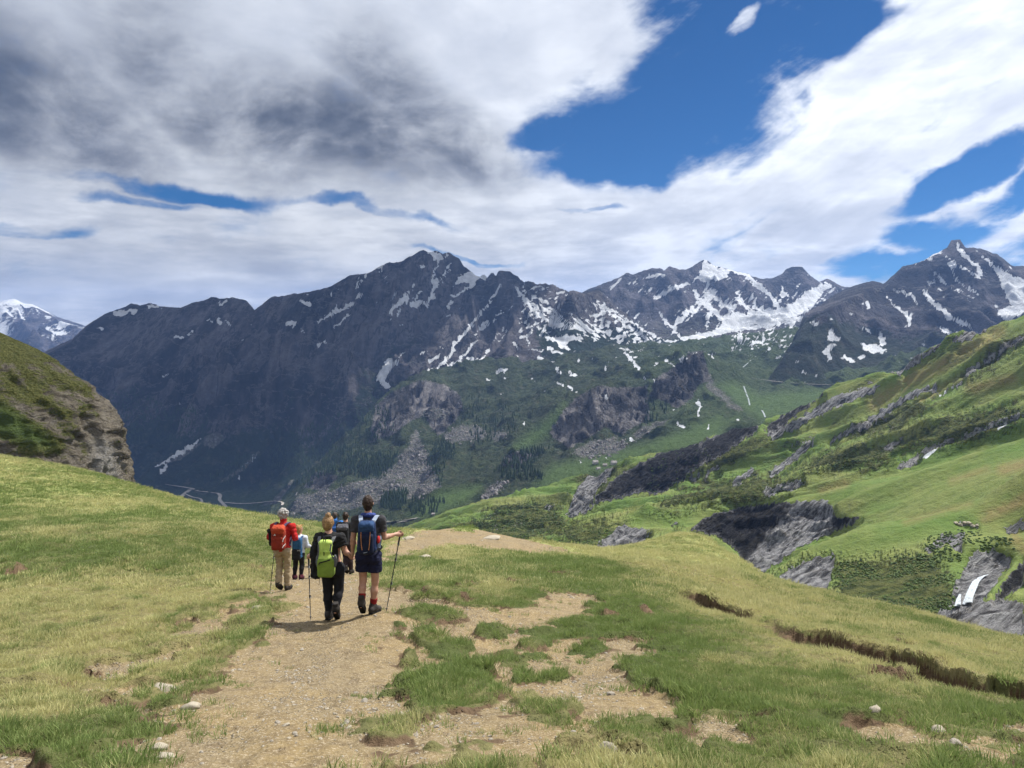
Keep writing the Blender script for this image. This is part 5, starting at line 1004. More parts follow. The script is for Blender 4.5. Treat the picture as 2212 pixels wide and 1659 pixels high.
# ------------------------------------------------------------------ walkers: rounded-cone solids blended and skinned into one surface
class Field:
    def __init__(s, lo, hi, h):
        s.h = h; s.lo = np.array(lo, float); n = np.ceil((np.array(hi)-s.lo)/h).astype(int)+1
        s.ax = [s.lo[i]+h*np.arange(n[i]) for i in range(3)]; s.F = np.full(n, 0.5, np.float32)
    def box(s, lo, hi):
        sl = []
        for i in range(3):
            a = int(np.clip(np.floor((lo[i]-s.lo[i])/s.h), 0, len(s.ax[i])-1)); b = int(np.clip(np.ceil((hi[i]-s.lo[i])/s.h)+1, a+1, len(s.ax[i])))
            sl.append(slice(a, b))
        return tuple(sl), np.meshgrid(*[s.ax[i][sl[i]] for i in range(3)], indexing='ij', sparse=True)
    def merge(s, sl, d, k, sub=False):
        f = s.F[sl]
        if sub: h = np.clip(0.5-0.5*(f+d)/k, 0, 1); s.F[sl] = f*(1-h)-d*h+k*h*(1-h)
        else: h = np.clip(0.5+0.5*(f-d)/k, 0, 1); s.F[sl] = f*(1-h)+d*h-k*h*(1-h)
    def cone(s, a, b, ra, rb, k=0.03, sub=False, flat=None):
        a = np.array(a, float); b = np.array(b, float); m = max(ra, rb)+k+2*s.h
        sl, (x, y, z) = s.box(np.minimum(a, b)-m, np.maximum(a, b)+m)
        e = b-a; L = e@e+1e-9
        t = np.clip(((x-a[0])*e[0]+(y-a[1])*e[1]+(z-a[2])*e[2])/L, 0, 1)
        fy = flat or 1.0
        d = np.sqrt((x-a[0]-e[0]*t)**2+((y-a[1]-e[1]*t)*fy)**2+(z-a[2]-e[2]*t)**2)-(ra+(rb-ra)*t)
        s.merge(sl, d.astype(np.float32), k, sub)
    def ell(s, c, r, k=0.03, rx=0.0, sub=False, rz=0.0):
        c = np.array(c, float); r = np.array(r, float); m = r.max()+k+2*s.h
        sl, (x, y, z) = s.box(c-m, c+m); X, Y, Z = x-c[0], y-c[1], z-c[2]
        if rx: ca, sa = math.cos(rx), math.sin(rx); Y, Z = Y*ca+Z*sa, -Y*sa+Z*ca
        if rz: ca, sa = math.cos(rz), math.sin(rz); X, Y = X*ca+Y*sa, -X*sa+Y*ca
        q = np.sqrt((X/r[0])**2+(Y/r[1])**2+(Z/r[2])**2); g = np.sqrt((X/r[0]**2)**2+(Y/r[1]**2)**2+(Z/r[2]**2)**2)+1e-6
        s.merge(sl, (q*(q-1)/g).astype(np.float32), k, sub)
    def rbox(s, c, hs, r, k=0.02, rx=0.0, taper=0.0):
        c = np.array(c, float); hs = np.array(hs, float); m = np.linalg.norm(hs)+k+2*s.h
        sl, (x, y, z) = s.box(c-m, c+m); X, Y, Z = x-c[0], y-c[1], z-c[2]
        if rx: ca, sa = math.cos(rx), math.sin(rx); Y, Z = Y*ca+Z*sa, -Y*sa+Z*ca
        tw = 1-taper*np.clip(Z/hs[2], -1, 1)
        qx = np.abs(X)/tw-hs[0]+r; qy = np.abs(Y)-hs[1]+r; qz = np.abs(Z)-hs[2]+r
        d = np.sqrt(np.maximum(qx, 0)**2+np.maximum(qy, 0)**2+np.maximum(qz, 0)**2)+np.minimum(np.maximum(qx, np.maximum(qy, qz)), 0)-r
        s.merge(sl, d.astype(np.float32), k)
    def cut(s, fn):
        x, y, z = np.meshgrid(*s.ax, indexing='ij', sparse=True); s.F = np.maximum(s.F, fn(x, y, z)).astype(np.float32)
    def wrinkle(s, amp, fx=14.0, fz=20.0, seed=5):
        x, y, z = np.meshgrid(*s.ax, indexing='ij'); near = np.abs(s.F) < 0.05
        n = perlin(x[near]*fx+y[near]*7+z[near]*6, z[near]*fz-x[near]*9+y[near]*5, seed)+0.5*perlin(x[near]*fx*2.2-z[near]*9, z[near]*fz*2+y[near]*14, seed+3)
        s.F[near] += (amp*n).astype(np.float32)
    def mesh(s, name, mat, parent, off=(0, 0, 0)):
        F = np.pad(s.F, 1, constant_values=0.5); ins = F < 0
        n = np.array(F.shape)-1; P_ = np.zeros((*n, 3), np.float32); C = np.zeros(n, np.float32)
        for ax in range(3):
            for d1 in (0, 1):
                for d2 in (0, 1):
                    o0 = [0, 0, 0]; oth = [i for i in range(3) if i != ax]; o0[oth[0]] = d1; o0[oth[1]] = d2; o1 = list(o0); o1[ax] = 1
                    A = F[tuple(slice(o0[i], o0[i]+n[i]) for i in range(3))]; B = F[tuple(slice(o1[i], o1[i]+n[i]) for i in range(3))]
                    m = (A < 0) != (B < 0); t = np.where(m, A/(A-B+1e-12), 0)
                    C += m
                    for i in range(3): P_[..., i] += np.where(m, o0[i]+(t if i == ax else 0), 0)
        act = C > 0; idx = np.full(n, -1, np.int64); idx[act] = np.arange(act.sum())
        ijk = np.argwhere(act); V = (ijk+P_[act]/C[act][:, None]-1)*s.h+s.lo-np.array(off)
        Q = []
        for ax in range(3):
            o = [i for i in range(3) if i != ax]
            a = [slice(1, -1)]*3; a[ax] = slice(0, -1); b = [slice(1, -1)]*3; b[ax] = slice(1, None)
            A = ins[tuple(a)]; B = ins[tuple(b)]; e = np.argwhere(A != B)
            if not len(e): continue
            fl = A[tuple(e.T)]; e = e.copy(); e[:, o[0]] += 1; e[:, o[1]] += 1
            def cell(d1, d2):
                q = e.copy(); q[:, o[0]] -= d1; q[:, o[1]] -= d2; return idx[tuple(q.T)]
            q = np.stack([cell(1, 1), cell(0, 1), cell(0, 0), cell(1, 0)], 1)
            fl2 = fl if ax != 1 else ~fl
            q[~fl2] = q[~fl2][:, ::-1]; Q.append(q)
        return mesh_np(name, V, np.concatenate(Q), mat, None, True, parent)
def cloth(name, a, b=None, scale=90.0, rough=0.85, bump=0.25, spec=0.2):
    m, nt = new_mat(name); p = nt.obj(); b = b or tuple(v*0.72 for v in a)
    n = nt.noise(p, 9, 5, 0.6); w = nt.noise(p, scale*3, 2, 0.5)
    c = nt.mix(nt.mr(n, 0.3, 0.7), a, b)
    finish(nt, c, rough, nt.bump(nt.m('ADD', n, nt.m('MULTIPLY', w, 0.25)), bump, 0.012), spec); return m
def mat_skin(name, a=(0.52, 0.30, 0.21)):
    m, nt = new_mat(name); n = nt.noise(nt.obj(), 12, 4, 0.55)
    b = finish(nt, nt.mix(nt.mr(n, .3, .7), a, (a[0]*.82, a[1]*.72, a[2]*.68)), 0.55, None, 0.35); return m
def mat_hair(name, a, b):
    m, nt = new_mat(name); p = nt.obj()
    n = nt.noise(nt.v('MULTIPLY', p, (1, 1, 0.25)), 110, 4, 0.6)
    finish(nt, nt.mix(nt.mr(n, .3, .72), a, b), 0.5, nt.bump(n, 0.7, 0.01), 0.2); return m
SKIN = mat_skin('skin')
BLACK = cloth('black_fabric', (0.012, 0.012, 0.014), (0.020, 0.020, 0.022))
RUBBER = cloth('boot_leather', (0.030, 0.026, 0.024), (0.055, 0.048, 0.042), 60, 0.7)
SOLE = cloth('boot_sole', (0.012, 0.012, 0.012), None, 60, 0.8)
def v3(*a): return np.array(a, float)
def hand(F, w, fwd, side, curl=0.5, r=0.0092):
    """palm, four unequal bent fingers and a thumb from the side of the palm"""
    w = np.array(w, float); fwd = np.array(fwd, float)/np.linalg.norm(fwd); side = np.array(side, float); side -= fwd*(side@fwd); side /= np.linalg.norm(side)
    n = np.cross(fwd, side); pal = w+fwd*0.052
    F.cone(w, w+fwd*0.08, 0.026, 0.031, 0.02); F.cone(w+fwd*.04+side*.015, w+fwd*.082+side*.022, .020, .017, .02); F.cone(w+fwd*.04-side*.015, w+fwd*.08-side*.022, .020, .016, .02)
    for o_, L in ((0.030, .066), (0.010, .076), (-0.010, .070), (-0.029, .055)):
        a = w+fwd*0.088+side*o_; d1 = fwd*math.cos(curl)+n*math.sin(curl); b = a+d1*L*0.5
        d2 = fwd*math.cos(curl*2.3)+n*math.sin(curl*2.3); c = b+d2*L*0.5
        F.cone(a, b, r, r*0.95, 0.006); F.cone(b, c, r*0.95, r*0.8, 0.004)
    a = w+fwd*0.03+side*0.026; b = a+(fwd*0.7+side*0.6+n*0.25)*0.042; c = b+(fwd*0.9+side*0.1+n*0.45)*0.032
    F.cone(a, b, .0125, .011, .01); F.cone(b, c, .011, .009, .004)
def body(par, J, h, girth=1.0, female=False, mat=None, handL=None, handR=None):
    """a whole person as one skin"""
    lo = np.min([J[k] for k in J], 0)-(.16, .2, .1); hi = np.max([J[k] for k in J], 0)+(.16, .2, .18)
    F = Field(lo, hi, h); g = girth; j = J
    F.ell(j['pelvis'], (.155*g, .105*g, .12), .05); F.cone(j['pelvis'], j['waist'], .115*g, .105*g, .06); F.cone(j['waist'], j['chest'], .105*g, .12*g, .06)
    F.ell(j['chest'], (.165*g, .108*g, .17), .05)
    for s in 'LR':
        F.cone(j['chest']+v3(0, 0, .08), j['sh'+s], .075, .055, .05)
        F.cone(j['sh'+s], j['el'+s], .052*g, .041*g, .03)
        m = j['el'+s]*.68+j['wr'+s]*.32
        F.cone(j['el'+s], m, .039*g, .040*g, .02); F.cone(m, j['wr'+s], .040*g, .026*g, .02)
        F.cone(j['hip'+s], j['kn'+s], .086*g, .056*g, .04)
        m = j['kn'+s]*.66+j['an'+s]*.34
        back = v3(0, -.012, 0)
        F.cone(j['kn'+s], m+back, .050*g, .056*g, .03); F.cone(m+back, j['an'+s], .056*g, .036*g, .03)
        F.cone(j['an'+s], j['toe'+s], .040, .030, .02); F.cone(j['an'+s], j['an'+s]+v3(0, -.04, -.03), .036, .032, .02)
    hand(F, j['wrL'], *(handL or (j['wrL']-j['elL'], (0, 1, .1), .45))); hand(F, j['wrR'], *(handR or (j['wrR']-j['elR'], (0, 1, .1), .45)))
    F.cone(j['chest']+v3(0, 0, .12), j['neck'], .085, .058, .04); F.cone(j['neck'], j['head']-v3(0, .01, .05), .054, .052, .03)
    t = j.get('turn', 0.0) if not isinstance(j.get('turn', 0.0), np.ndarray) else float(j['turn'][0])
    c = j['head']; fw = v3(math.sin(t), math.cos(t), 0); sd = v3(math.cos(t), -math.sin(t), 0)
    F.ell(c+v3(0, 0, .012), (.076, .094, .105), .02, rz=-t); F.ell(c+fw*.025-v3(0, 0, .062), (.052, .060, .062), .03, rz=-t)
    F.cone(c+fw*.088+v3(0, 0, .012), c+fw*.108-v3(0, 0, .028), .011, .015, .012)                 # nose
    F.cone(c+fw*.080+sd*.032+v3(0, 0, .030), c+fw*.080-sd*.032+v3(0, 0, .030), .014, .014, .012)   # brow
    F.cone(c+fw*.078+sd*.018-v3(0, 0, .062), c+fw*.078-sd*.018-v3(0, 0, .062), .010, .010, .008)   # lips
    for q in (-1, 1): F.ell(c+sd*q*.078+v3(0, 0, -.005), (.014, .022, .032), .008, rz=-t)
    o = F.mesh('body', mat or SKIN, par)
    for q in (-1, 1):
        e = Field(c+fw*.074+sd*q*.032-v3(.016, .016, .016), c+fw*.074+sd*q*.032+v3(.016, .016, .032), .0045); e.ell(c+fw*.076+sd*q*.032+v3(0, 0, .006), (.012, .010, .009), .002); e.mesh('eye', EYE, par)
    return o
EYE = mat_skin('eye_white', (0.55, 0.5, 0.47))
def limits(pts, m):
    p = np.array(pts); return p.min(0)-m, p.max(0)+m
def shirt(name, par, J, h, mat, sleeve=0.55, hem=None, girth=1.0, puff=0.016, wr=0.006, collar=0.0, seed=5):
    keys = ['pelvis', 'waist', 'chest', 'shL', 'shR', 'elL', 'elR']+(['wrL', 'wrR'] if sleeve > 1 else [])
    lo, hi = limits([J[k] for k in keys]+[J['neck']], .22); F = Field(lo, hi, h); g = girth; j = J; pf = puff
    F.ell(j['pelvis'], (.160*g+pf, .110*g+pf, .14), .05); F.cone(j['pelvis'], j['waist'], .120*g+pf, .115*g+pf, .06); F.cone(j['waist'], j['chest'], .115*g+pf, .125*g+pf, .06)
    F.ell(j['chest'], (.170*g+pf, .113*g+pf, .18), .05)
    for s in 'LR':
        F.cone(j['chest']+v3(0, 0, .09), j['sh'+s], .075+pf, .058+pf, .05)
        if sleeve <= 1:
            e = j['sh'+s]*(1-sleeve)+j['el'+s]*sleeve; F.cone(j['sh'+s], e, .056*g+pf, .054*g+pf, .03)
        else:
            F.cone(j['sh'+s], j['el'+s], .056*g+pf, .048*g+pf, .03); F.cone(j['el'+s], j['wr'+s]*.92+j['el'+s]*.08, .047*g+pf, .034*g+pf, .02)
    F.cone(j['chest']+v3(0, 0, .12), j['neck']-v3(0, 0, .02), .092+pf*.4, .066, .04)
    if collar: F.cone(j['neck']-v3(0, 0, .03), j['neck']+v3(0, 0.005, collar), .072, .070, .02)
    hemz = hem if hem is not None else j['pelvis'][2]-.06
    cuts = []
    for s in 'LR':
        if sleeve <= 1:
            e = j['sh'+s]*(1-sleeve)+j['el'+s]*sleeve; d = (j['el'+s]-j['sh'+s]); d = d/np.linalg.norm(d); cuts.append((e, d, s))
    F.wrinkle(wr, seed=seed)
    sgn = {'L': -1, 'R': 1}
    def fn(x, y, z):
        r = (hemz-z)+0*x+0*y
        for e, d, s in cuts:
            lim = np.minimum((x-e[0])*d[0]+(y-e[1])*d[1]+(z-e[2])*d[2], (x*sgn[s]-abs(e[0])+.075))
            r = np.maximum(r, lim)
        return r
    F.cut(fn)
    return F.mesh(name, mat, par)
def trousers(name, par, J, h, mat, down=0.95, top=None, girth=1.0, puff=0.012, wr=0.006, flare=0.0, seed=9):
    lo, hi = limits([J[k] for k in ('pelvis', 'hipL', 'hipR', 'knL', 'knR', 'anL', 'anR')], .2); F = Field(lo, hi, h); j = J; g = girth; pf = puff
    F.ell(j['pelvis']-v3(0, .012, .02), (.165*g+pf, .118*g+pf, .13), .04)
    cuts = []
    for s in 'LR':
        F.ell(j['hip'+s]+v3(0, -.035, -.03), (.09*g+pf, .09*g+pf, .10), .04)
        if down <= 0.5:
            e = j['hip'+s]+(j['kn'+s]-j['hip'+s])*down*2; F.cone(j['hip'+s], e-v3(0, 0, .05), .092*g+pf, .085*g+pf+flare, .02); cuts.append(e[2])
        else:
            t = (down-.5)*2; F.cone(j['hip'+s], j['kn'+s], .090*g+pf, .060*g+pf, .025)
            m = j['kn'+s]*.66+j['an'+s]*.34; e = j['kn'+s]+(j['an'+s]-j['kn'+s])*t
            F.cone(j['kn'+s], m+v3(0, -.012, 0), .056*g+pf, .060*g+pf, .03); F.cone(m+v3(0, -.012, 0), e, .060*g+pf, .040*g+pf+flare, .02); cuts.append(e[2]-.01)
    F.wrinkle(wr, seed=seed)
    tz = top if top is not None else j['pelvis'][2]+.09
    cl, cr = cuts; mx = (j['hipL'][0]+j['hipR'][0])/2
    if down <= 0.5: F.cut(lambda x, y, z: np.maximum(z-tz, np.where(x < mx, cl-z, cr-z)+0*y))
    else:
        kx = lambda z: mx
        F.cut(lambda x, y, z: np.maximum(z-tz, np.where(x < (j['anL'][0]+j['anR'][0])/2, cl-z, cr-z)+0*y))
    return F.mesh(name, mat, par)
def boot(par, an, toe, h, mat, high=0.13, name='boot', axis=None):
    an = np.array(an, float); toe = np.array(toe, float); d = toe-an; up = axis if axis is not None else v3(0, 0, 1); up = up/np.linalg.norm(up)
    heel = an-d*0.30-up*0.06
    lo, hi = limits([an+up*high, toe, heel], .11); F = Field(lo, hi, h)
    F.cone(an+up*high*.8, an, .050, .052, .02); F.cone(an, heel+up*.02, .052, .043, .03); F.cone(an, toe, .052, .040, .04); F.cone(heel+up*.01, toe, .042, .042, .03)
    F.wrinkle(.003, 20, 40)
    e = an+up*high; F.cut(lambda x, y, z: (x-e[0])*up[0]+(y-e[1])*up[1]+(z-e[2])*up[2])
    o = F.mesh(name, mat, par)
    f = toe-heel; L = np.linalg.norm(f); f = f/L; nrm = np.cross(f, v3(1, 0, 0)); nrm = nrm/np.linalg.norm(nrm); nrm = nrm if nrm@up > 0 else -nrm
    S = Field(lo-.03, hi+.03, h); a = heel-nrm*.036; b = toe-nrm*.034
    S.cone(a, b, .043, .043, .01, flat=None); c = (a+b)/2
    S.cut(lambda x, y, z: np.abs((x-c[0])*nrm[0]+(y-c[1])*nrm[1]+(z-c[2])*nrm[2])-.014)
    S.mesh('sole', SOLE, o)
    return o
def sock(par, an, kn, h, mat, a=.10, b=.22):
    d = (np.array(kn)-an); d = d/np.linalg.norm(d); F = Field(*limits([an, an+d*b], .09), h); F.cone(an+d*a*.6, an+d*b, .050, .062, .02)
    e = an+d*b*.95; F.cut(lambda x, y, z: (x-e[0])*d[0]+(y-e[1])*d[1]+(z-e[2])*d[2]); return F.mesh('sock', mat, par)
def hair(par, c, r, h, mat, turn=0.0, face=0.045, rough=0.006, extra=(), name='hair', seed=3, fr=30):
    c = np.array(c, float); F = Field(c-.28, c+.28, h); fw = v3(math.sin(turn), math.cos(turn), 0)
    F.ell(c+v3(0, 0, .014)-fw*.008, r, .02, rz=-turn)
    F.ell(c-fw*.05-v3(0, 0, .045), (.060, .050, .065), .03, rz=-turn)
    for e in extra:
        if e[0] == 'e': F.ell(c+np.array(e[1]), e[2], .012)
        else: F.cone(c+np.array(e[1]), c+np.array(e[2]), e[3], e[4], .012)
    F.wrinkle(rough, fr, fr, seed)
    F.cut(lambda x, y, z: np.minimum((x-c[0])*fw[0]+(y-c[1])*fw[1]-face, .062-(z-c[2]))*1.0+0*x)
    return F.mesh(name, mat, par)
def tube(name, pts, r, mat, par, ns=8):
    """round rod through points with radii"""
    P_ = [np.array(p, float) for p in pts]; rr = r if isinstance(r, (list, tuple)) else [r]*len(P_); V = []; Q = []
    for i, p in enumerate(P_):
        d = P_[min(i+1, len(P_)-1)]-P_[max(i-1, 0)]; d = d/np.linalg.norm(d); a = np.cross(d, (0, 1, 0.3)); a = a/np.linalg.norm(a); b = np.cross(d, a)
        for k in range(ns): t = 2*math.pi*k/ns; V.append(p+rr[i]*(a*math.cos(t)+b*math.sin(t)))
    for i in range(len(P_)-1):
        for k in range(ns): Q.append((i*ns+k, i*ns+(k+1) % ns, (i+1)*ns+(k+1) % ns, (i+1)*ns+k))
    n = len(V); V += [P_[0], P_[-1]]; T = []
    for k in range(ns): T += [(n, k, (k+1) % ns), (n+1, (len(P_)-1)*ns+(k+1) % ns, (len(P_)-1)*ns+k)]
    return mesh_np(name, V, Q, mat, None, True, par, T, flip=True)
def strap(name, pts, w, th, mat, par, wdir=(1, 0, 0)):
    """flat webbing along points"""
    P_ = [np.array(p, float) for p in pts]; V = []; Q = []; wd = np.array(wdir, float)
    for i, p in enumerate(P_):
        d = P_[min(i+1, len(P_)-1)]-P_[max(i-1, 0)]; d = d/np.linalg.norm(d); a = wd-d*(wd@d); a = a/(np.linalg.norm(a)+1e-9); b = np.cross(d, a)
        for (s, t) in ((-1, -1), (1, -1), (1, 1), (-1, 1)): V.append(p+a*s*w/2+b*t*th/2)
    n = len(P_)
    for i in range(n-1):
        for k in range(4): Q.append((i*4+k, i*4+(k+1) % 4, (i+1)*4+(k+1) % 4, (i+1)*4+k))
    Q += [(3, 2, 1, 0), ((n-1)*4, (n-1)*4+1, (n-1)*4+2, (n-1)*4+3)]
    return mesh_np(name, V, Q, mat, None, False, par)
MAT_POLE = cloth('black_pole', (0.015, 0.015, 0.017), (0.02, 0.02, 0.022), 60, 0.4, 0.05, 0.5)
MAT_ALU = cloth('bare_alloy', (0.30, 0.30, 0.31), None, 60, 0.35, 0.05, 0.6)
def pole(top, tip, label, shaft=MAT_POLE, lowm=None, grip_dir=None):
    top = np.array(top, float); tip = np.array(tip, float); e = empty('trekking_pole', tip); a = top-tip; L = np.linalg.norm(a); d = a/L
    at = lambda s: d*s
    tube('lower_shaft', [at(.03), at(L*.36)], [.0065, .0070], lowm or shaft, e); tube('middle_shaft', [at(L*.35), at(L*.66)], .0080, shaft, e); tube('upper_shaft', [at(L*.65), at(L-.12)], .0092, shaft, e)
    for s in (.36, .66): c = tube('clamp', [at(L*s-.022), at(L*s+.022)], .0140, MAT_POLE, e); tube('lever', [at(L*s-.012)+v3(.014, -.004, 0), at(L*s+.016)+v3(.017, -.004, 0)], .005, MAT_ALU, c, 6)
    tube('grip', [at(L-.20), at(L-.14), at(L-.05), at(L+.005), at(L+.02)], [.014, .0155, .0150, .020, .012], MAT_POLE, e, 10)
    tube('tip', [at(-.02), at(.035)], [.003, .0055], MAT_ALU, e, 6)
    tube('basket', [at(.050), at(.058), at(.064)], [.008, .026, .010], MAT_POLE, e, 10)
    g = np.array(grip_dir if grip_dir is not None else (.05, 0, -.06), float)
    strap('wrist_strap', [at(L-.005), at(L-.005)+g*.6, at(L-.02)+g*1.4, at(L-.05)+g*1.0], .016, .003, MAT_POLE, e, (0, 1, 0))
    tag(e, label, 'trekking pole', 'trekking poles'); return e
def spot(px, py, D):
    x = D*(px-CX)/F; z = gz(x, D); return np.array([x, D, z])
def shift(J, dz=0):
    return {k: np.array(v, float) for k, v in J.items()}

# ---- the tall man in navy shorts
def man_shorts():
    o = spot(797, 1328, 11.9); e = empty('person', o); h = 0.0115
    J = shift(dict(pelvis=(-.005, 0, .985), waist=(-.005, .01, 1.12), chest=(-.01, .02, 1.35), neck=(-.018, .03, 1.545), head=(-.026, .055, 1.735), shL=(-.205, .005, 1.485), shR=(.185, .005, 1.485), elL=(-.245, -.02, 1.19), wrL=(-.262, .03, .955),
        elR=(.235, .05, 1.20), wrR=(.385, .22, 1.205), hipL=(-.095, 0, .93), hipR=(.085, 0, .93), knL=(-.10, .04, .53), knR=(.085, .07, .50), anL=(-.098, -.09, .215), anR=(.055, .05, .10), toeL=(-.098, .045, .062), toeR=(.115, .22, .020)))
    body(e, J, h, 1.0, handL=((-.03, .06, -.09), (0, 1, .3), .8), handR=((.06, .05, -.015), (0, .2, 1), .75))
    shirt('t_shirt', e, J, h, cloth('charcoal_tee', (0.060, 0.058, 0.066), (0.040, 0.040, 0.046)), 0.62, 0.93, 1.0, .018, .010)
    trousers('shorts', e, J, h, cloth('navy_shorts', (0.012, 0.014, 0.045), (0.008, 0.010, 0.030)), 0.30, 1.03, 1.0, .022, .010, .012)
    red = cloth('red_sock', (0.28, 0.02, 0.02))
    for s in 'LR':
        sock(e, J['an'+s], J['kn'+s], .008, red, .09, .150)
        ax = v3(0, -.25, 1) if s == 'L' else v3(0, .05, 1)
        boot(e, J['an'+s], J['toe'+s], .009, RUBBER, .125, 'boot', ax)
    hair(e, J['head'], (.089, .106, .118), .008, mat_hair('dark_brown_hair', (0.012, 0.007, 0.005), (0.055, 0.030, 0.018)), 0, .05, .007)
    b = cloth('blue_neck_cloth', (0.045, 0.075, 0.26), (0.03, 0.045, 0.15)); F = Field(J['neck']-v3(.2, .2, .12), J['neck']+v3(.2, .2, .12), .009)
    for k in range(14):
        a0, a1 = 2*math.pi*k/14, 2*math.pi*(k+1)/14; q = lambda a: J['neck']+v3(.088*math.cos(a), .078*math.sin(a), .010-.018*math.sin(a)); F.cone(q(a0), q(a1), .032, .032, .02)
    F.cone(J['neck']+v3(.09, -.05, 0), J['neck']+v3(.05, -.10, -.08), .025, .02, .02); F.cone(J['neck']+v3(-.09, -.05, 0), J['neck']+v3(-.05, -.10, -.08), .025, .02, .02)
    F.wrinkle(.008, 30, 34); F.mesh('neck_scarf', b, e)
    tag(e, 'tall person in charcoal tee and navy shorts walking away, holding a hand', 'person', 'people walking down the trail')
    # pack
    base = v3(.008, -.20, 1.02); pk = empty('backpack', o+base); navy = cloth('navy_pack', (0.020, 0.040, 0.115), (0.012, 0.022, 0.06)); M = lambda f, n, m: f.mesh(n, m, pk, base)
    F = Field(base-v3(.25, .25, .1), base+v3(.25, .25, .65), .0105); F.rbox(base+v3(0, 0, .26), (.142, .085, .25), .07, .02, .06, .10); F.wrinkle(.005); M(F, 'main_bag', navy)
    F = Field(base-v3(.25, .3, .1), base+v3(.25, .2, .65), .0105); F.rbox(base+v3(0, -.085, .17), (.115, .045, .155), .04, .02, .04); F.wrinkle(.004); M(F, 'front_pocket', cloth('dark_navy_pocket', (0.012, 0.018, 0.048)))
    F = Field(base-v3(.25, .3, .1), base+v3(.25, .2, .7), .0105); F.rbox(base+v3(0, -.05, .42), (.120, .065, .085), .05, .02, .35); F.wrinkle(.008, 24, 30); M(F, 'lid', cloth('mid_blue_lid', (0.035, 0.085, 0.20), (0.02, 0.045, 0.12)))
    oc = cloth('orange_cord', (0.60, 0.26, 0.10))
    for sx in (-.068, .070): tube('cord', [v3(sx*1.03, -.118, .36), v3(sx, -.138, .28), v3(sx*.9, -.140, .17), v3(sx*.72, -.135, .09)], .0055, oc, pk, 6)
    ls = cloth('pale_strap', (0.36, 0.42, 0.52), (0.26, 0.31, 0.40))
    for sx in (-1, 1): strap('shoulder_strap', [v3(sx*.075, -.01, .43), v3(sx*.100, .03, .50), v3(sx*.125, .13, .545), v3(sx*.135, .24, .53), v3(sx*.14, .32, .44), v3(sx*.15, .33, .20), v3(sx*.15, .16, .04)], .062, .014, ls, pk)
    for sx in (-1, 1): strap('hip_belt', [v3(sx*.12, .03, .06), v3(sx*.18, .12, .03), v3(sx*.19, .25, .03), v3(sx*.10, .35, .02)], .04, .01, BLACK, pk, (0, 0, 1))
    F = Field(base-v3(.25, .3, .1), base+v3(.3, .3, .4), .009); F.ell(base+v3(.170, .03, .205), (.028, .05, .062), .01); M(F, 'red_pouch', cloth('red_pouch', (0.50, 0.03, 0.03)))
    strap('print', [v3(-.03, -.1335, .045), v3(.005, -.1335, .052), v3(.03, -.1335, .060)], .008, .002, ls, pk, (0, 0, 1))
    tag(pk, 'navy backpack with orange cords on the tall person in shorts', 'backpack', 'backpacks worn by the walkers')
    top = o+J['wrR']+v3(.068, .055, .01); tip = spot(834, 1326.5, 12.05)
    pole(top, tip, 'black trekking pole with blue middle, gripped by the tall person in shorts', lowm=None, grip_dir=(.075, -.02, -.075))
    return o, J
MAN = man_shorts()
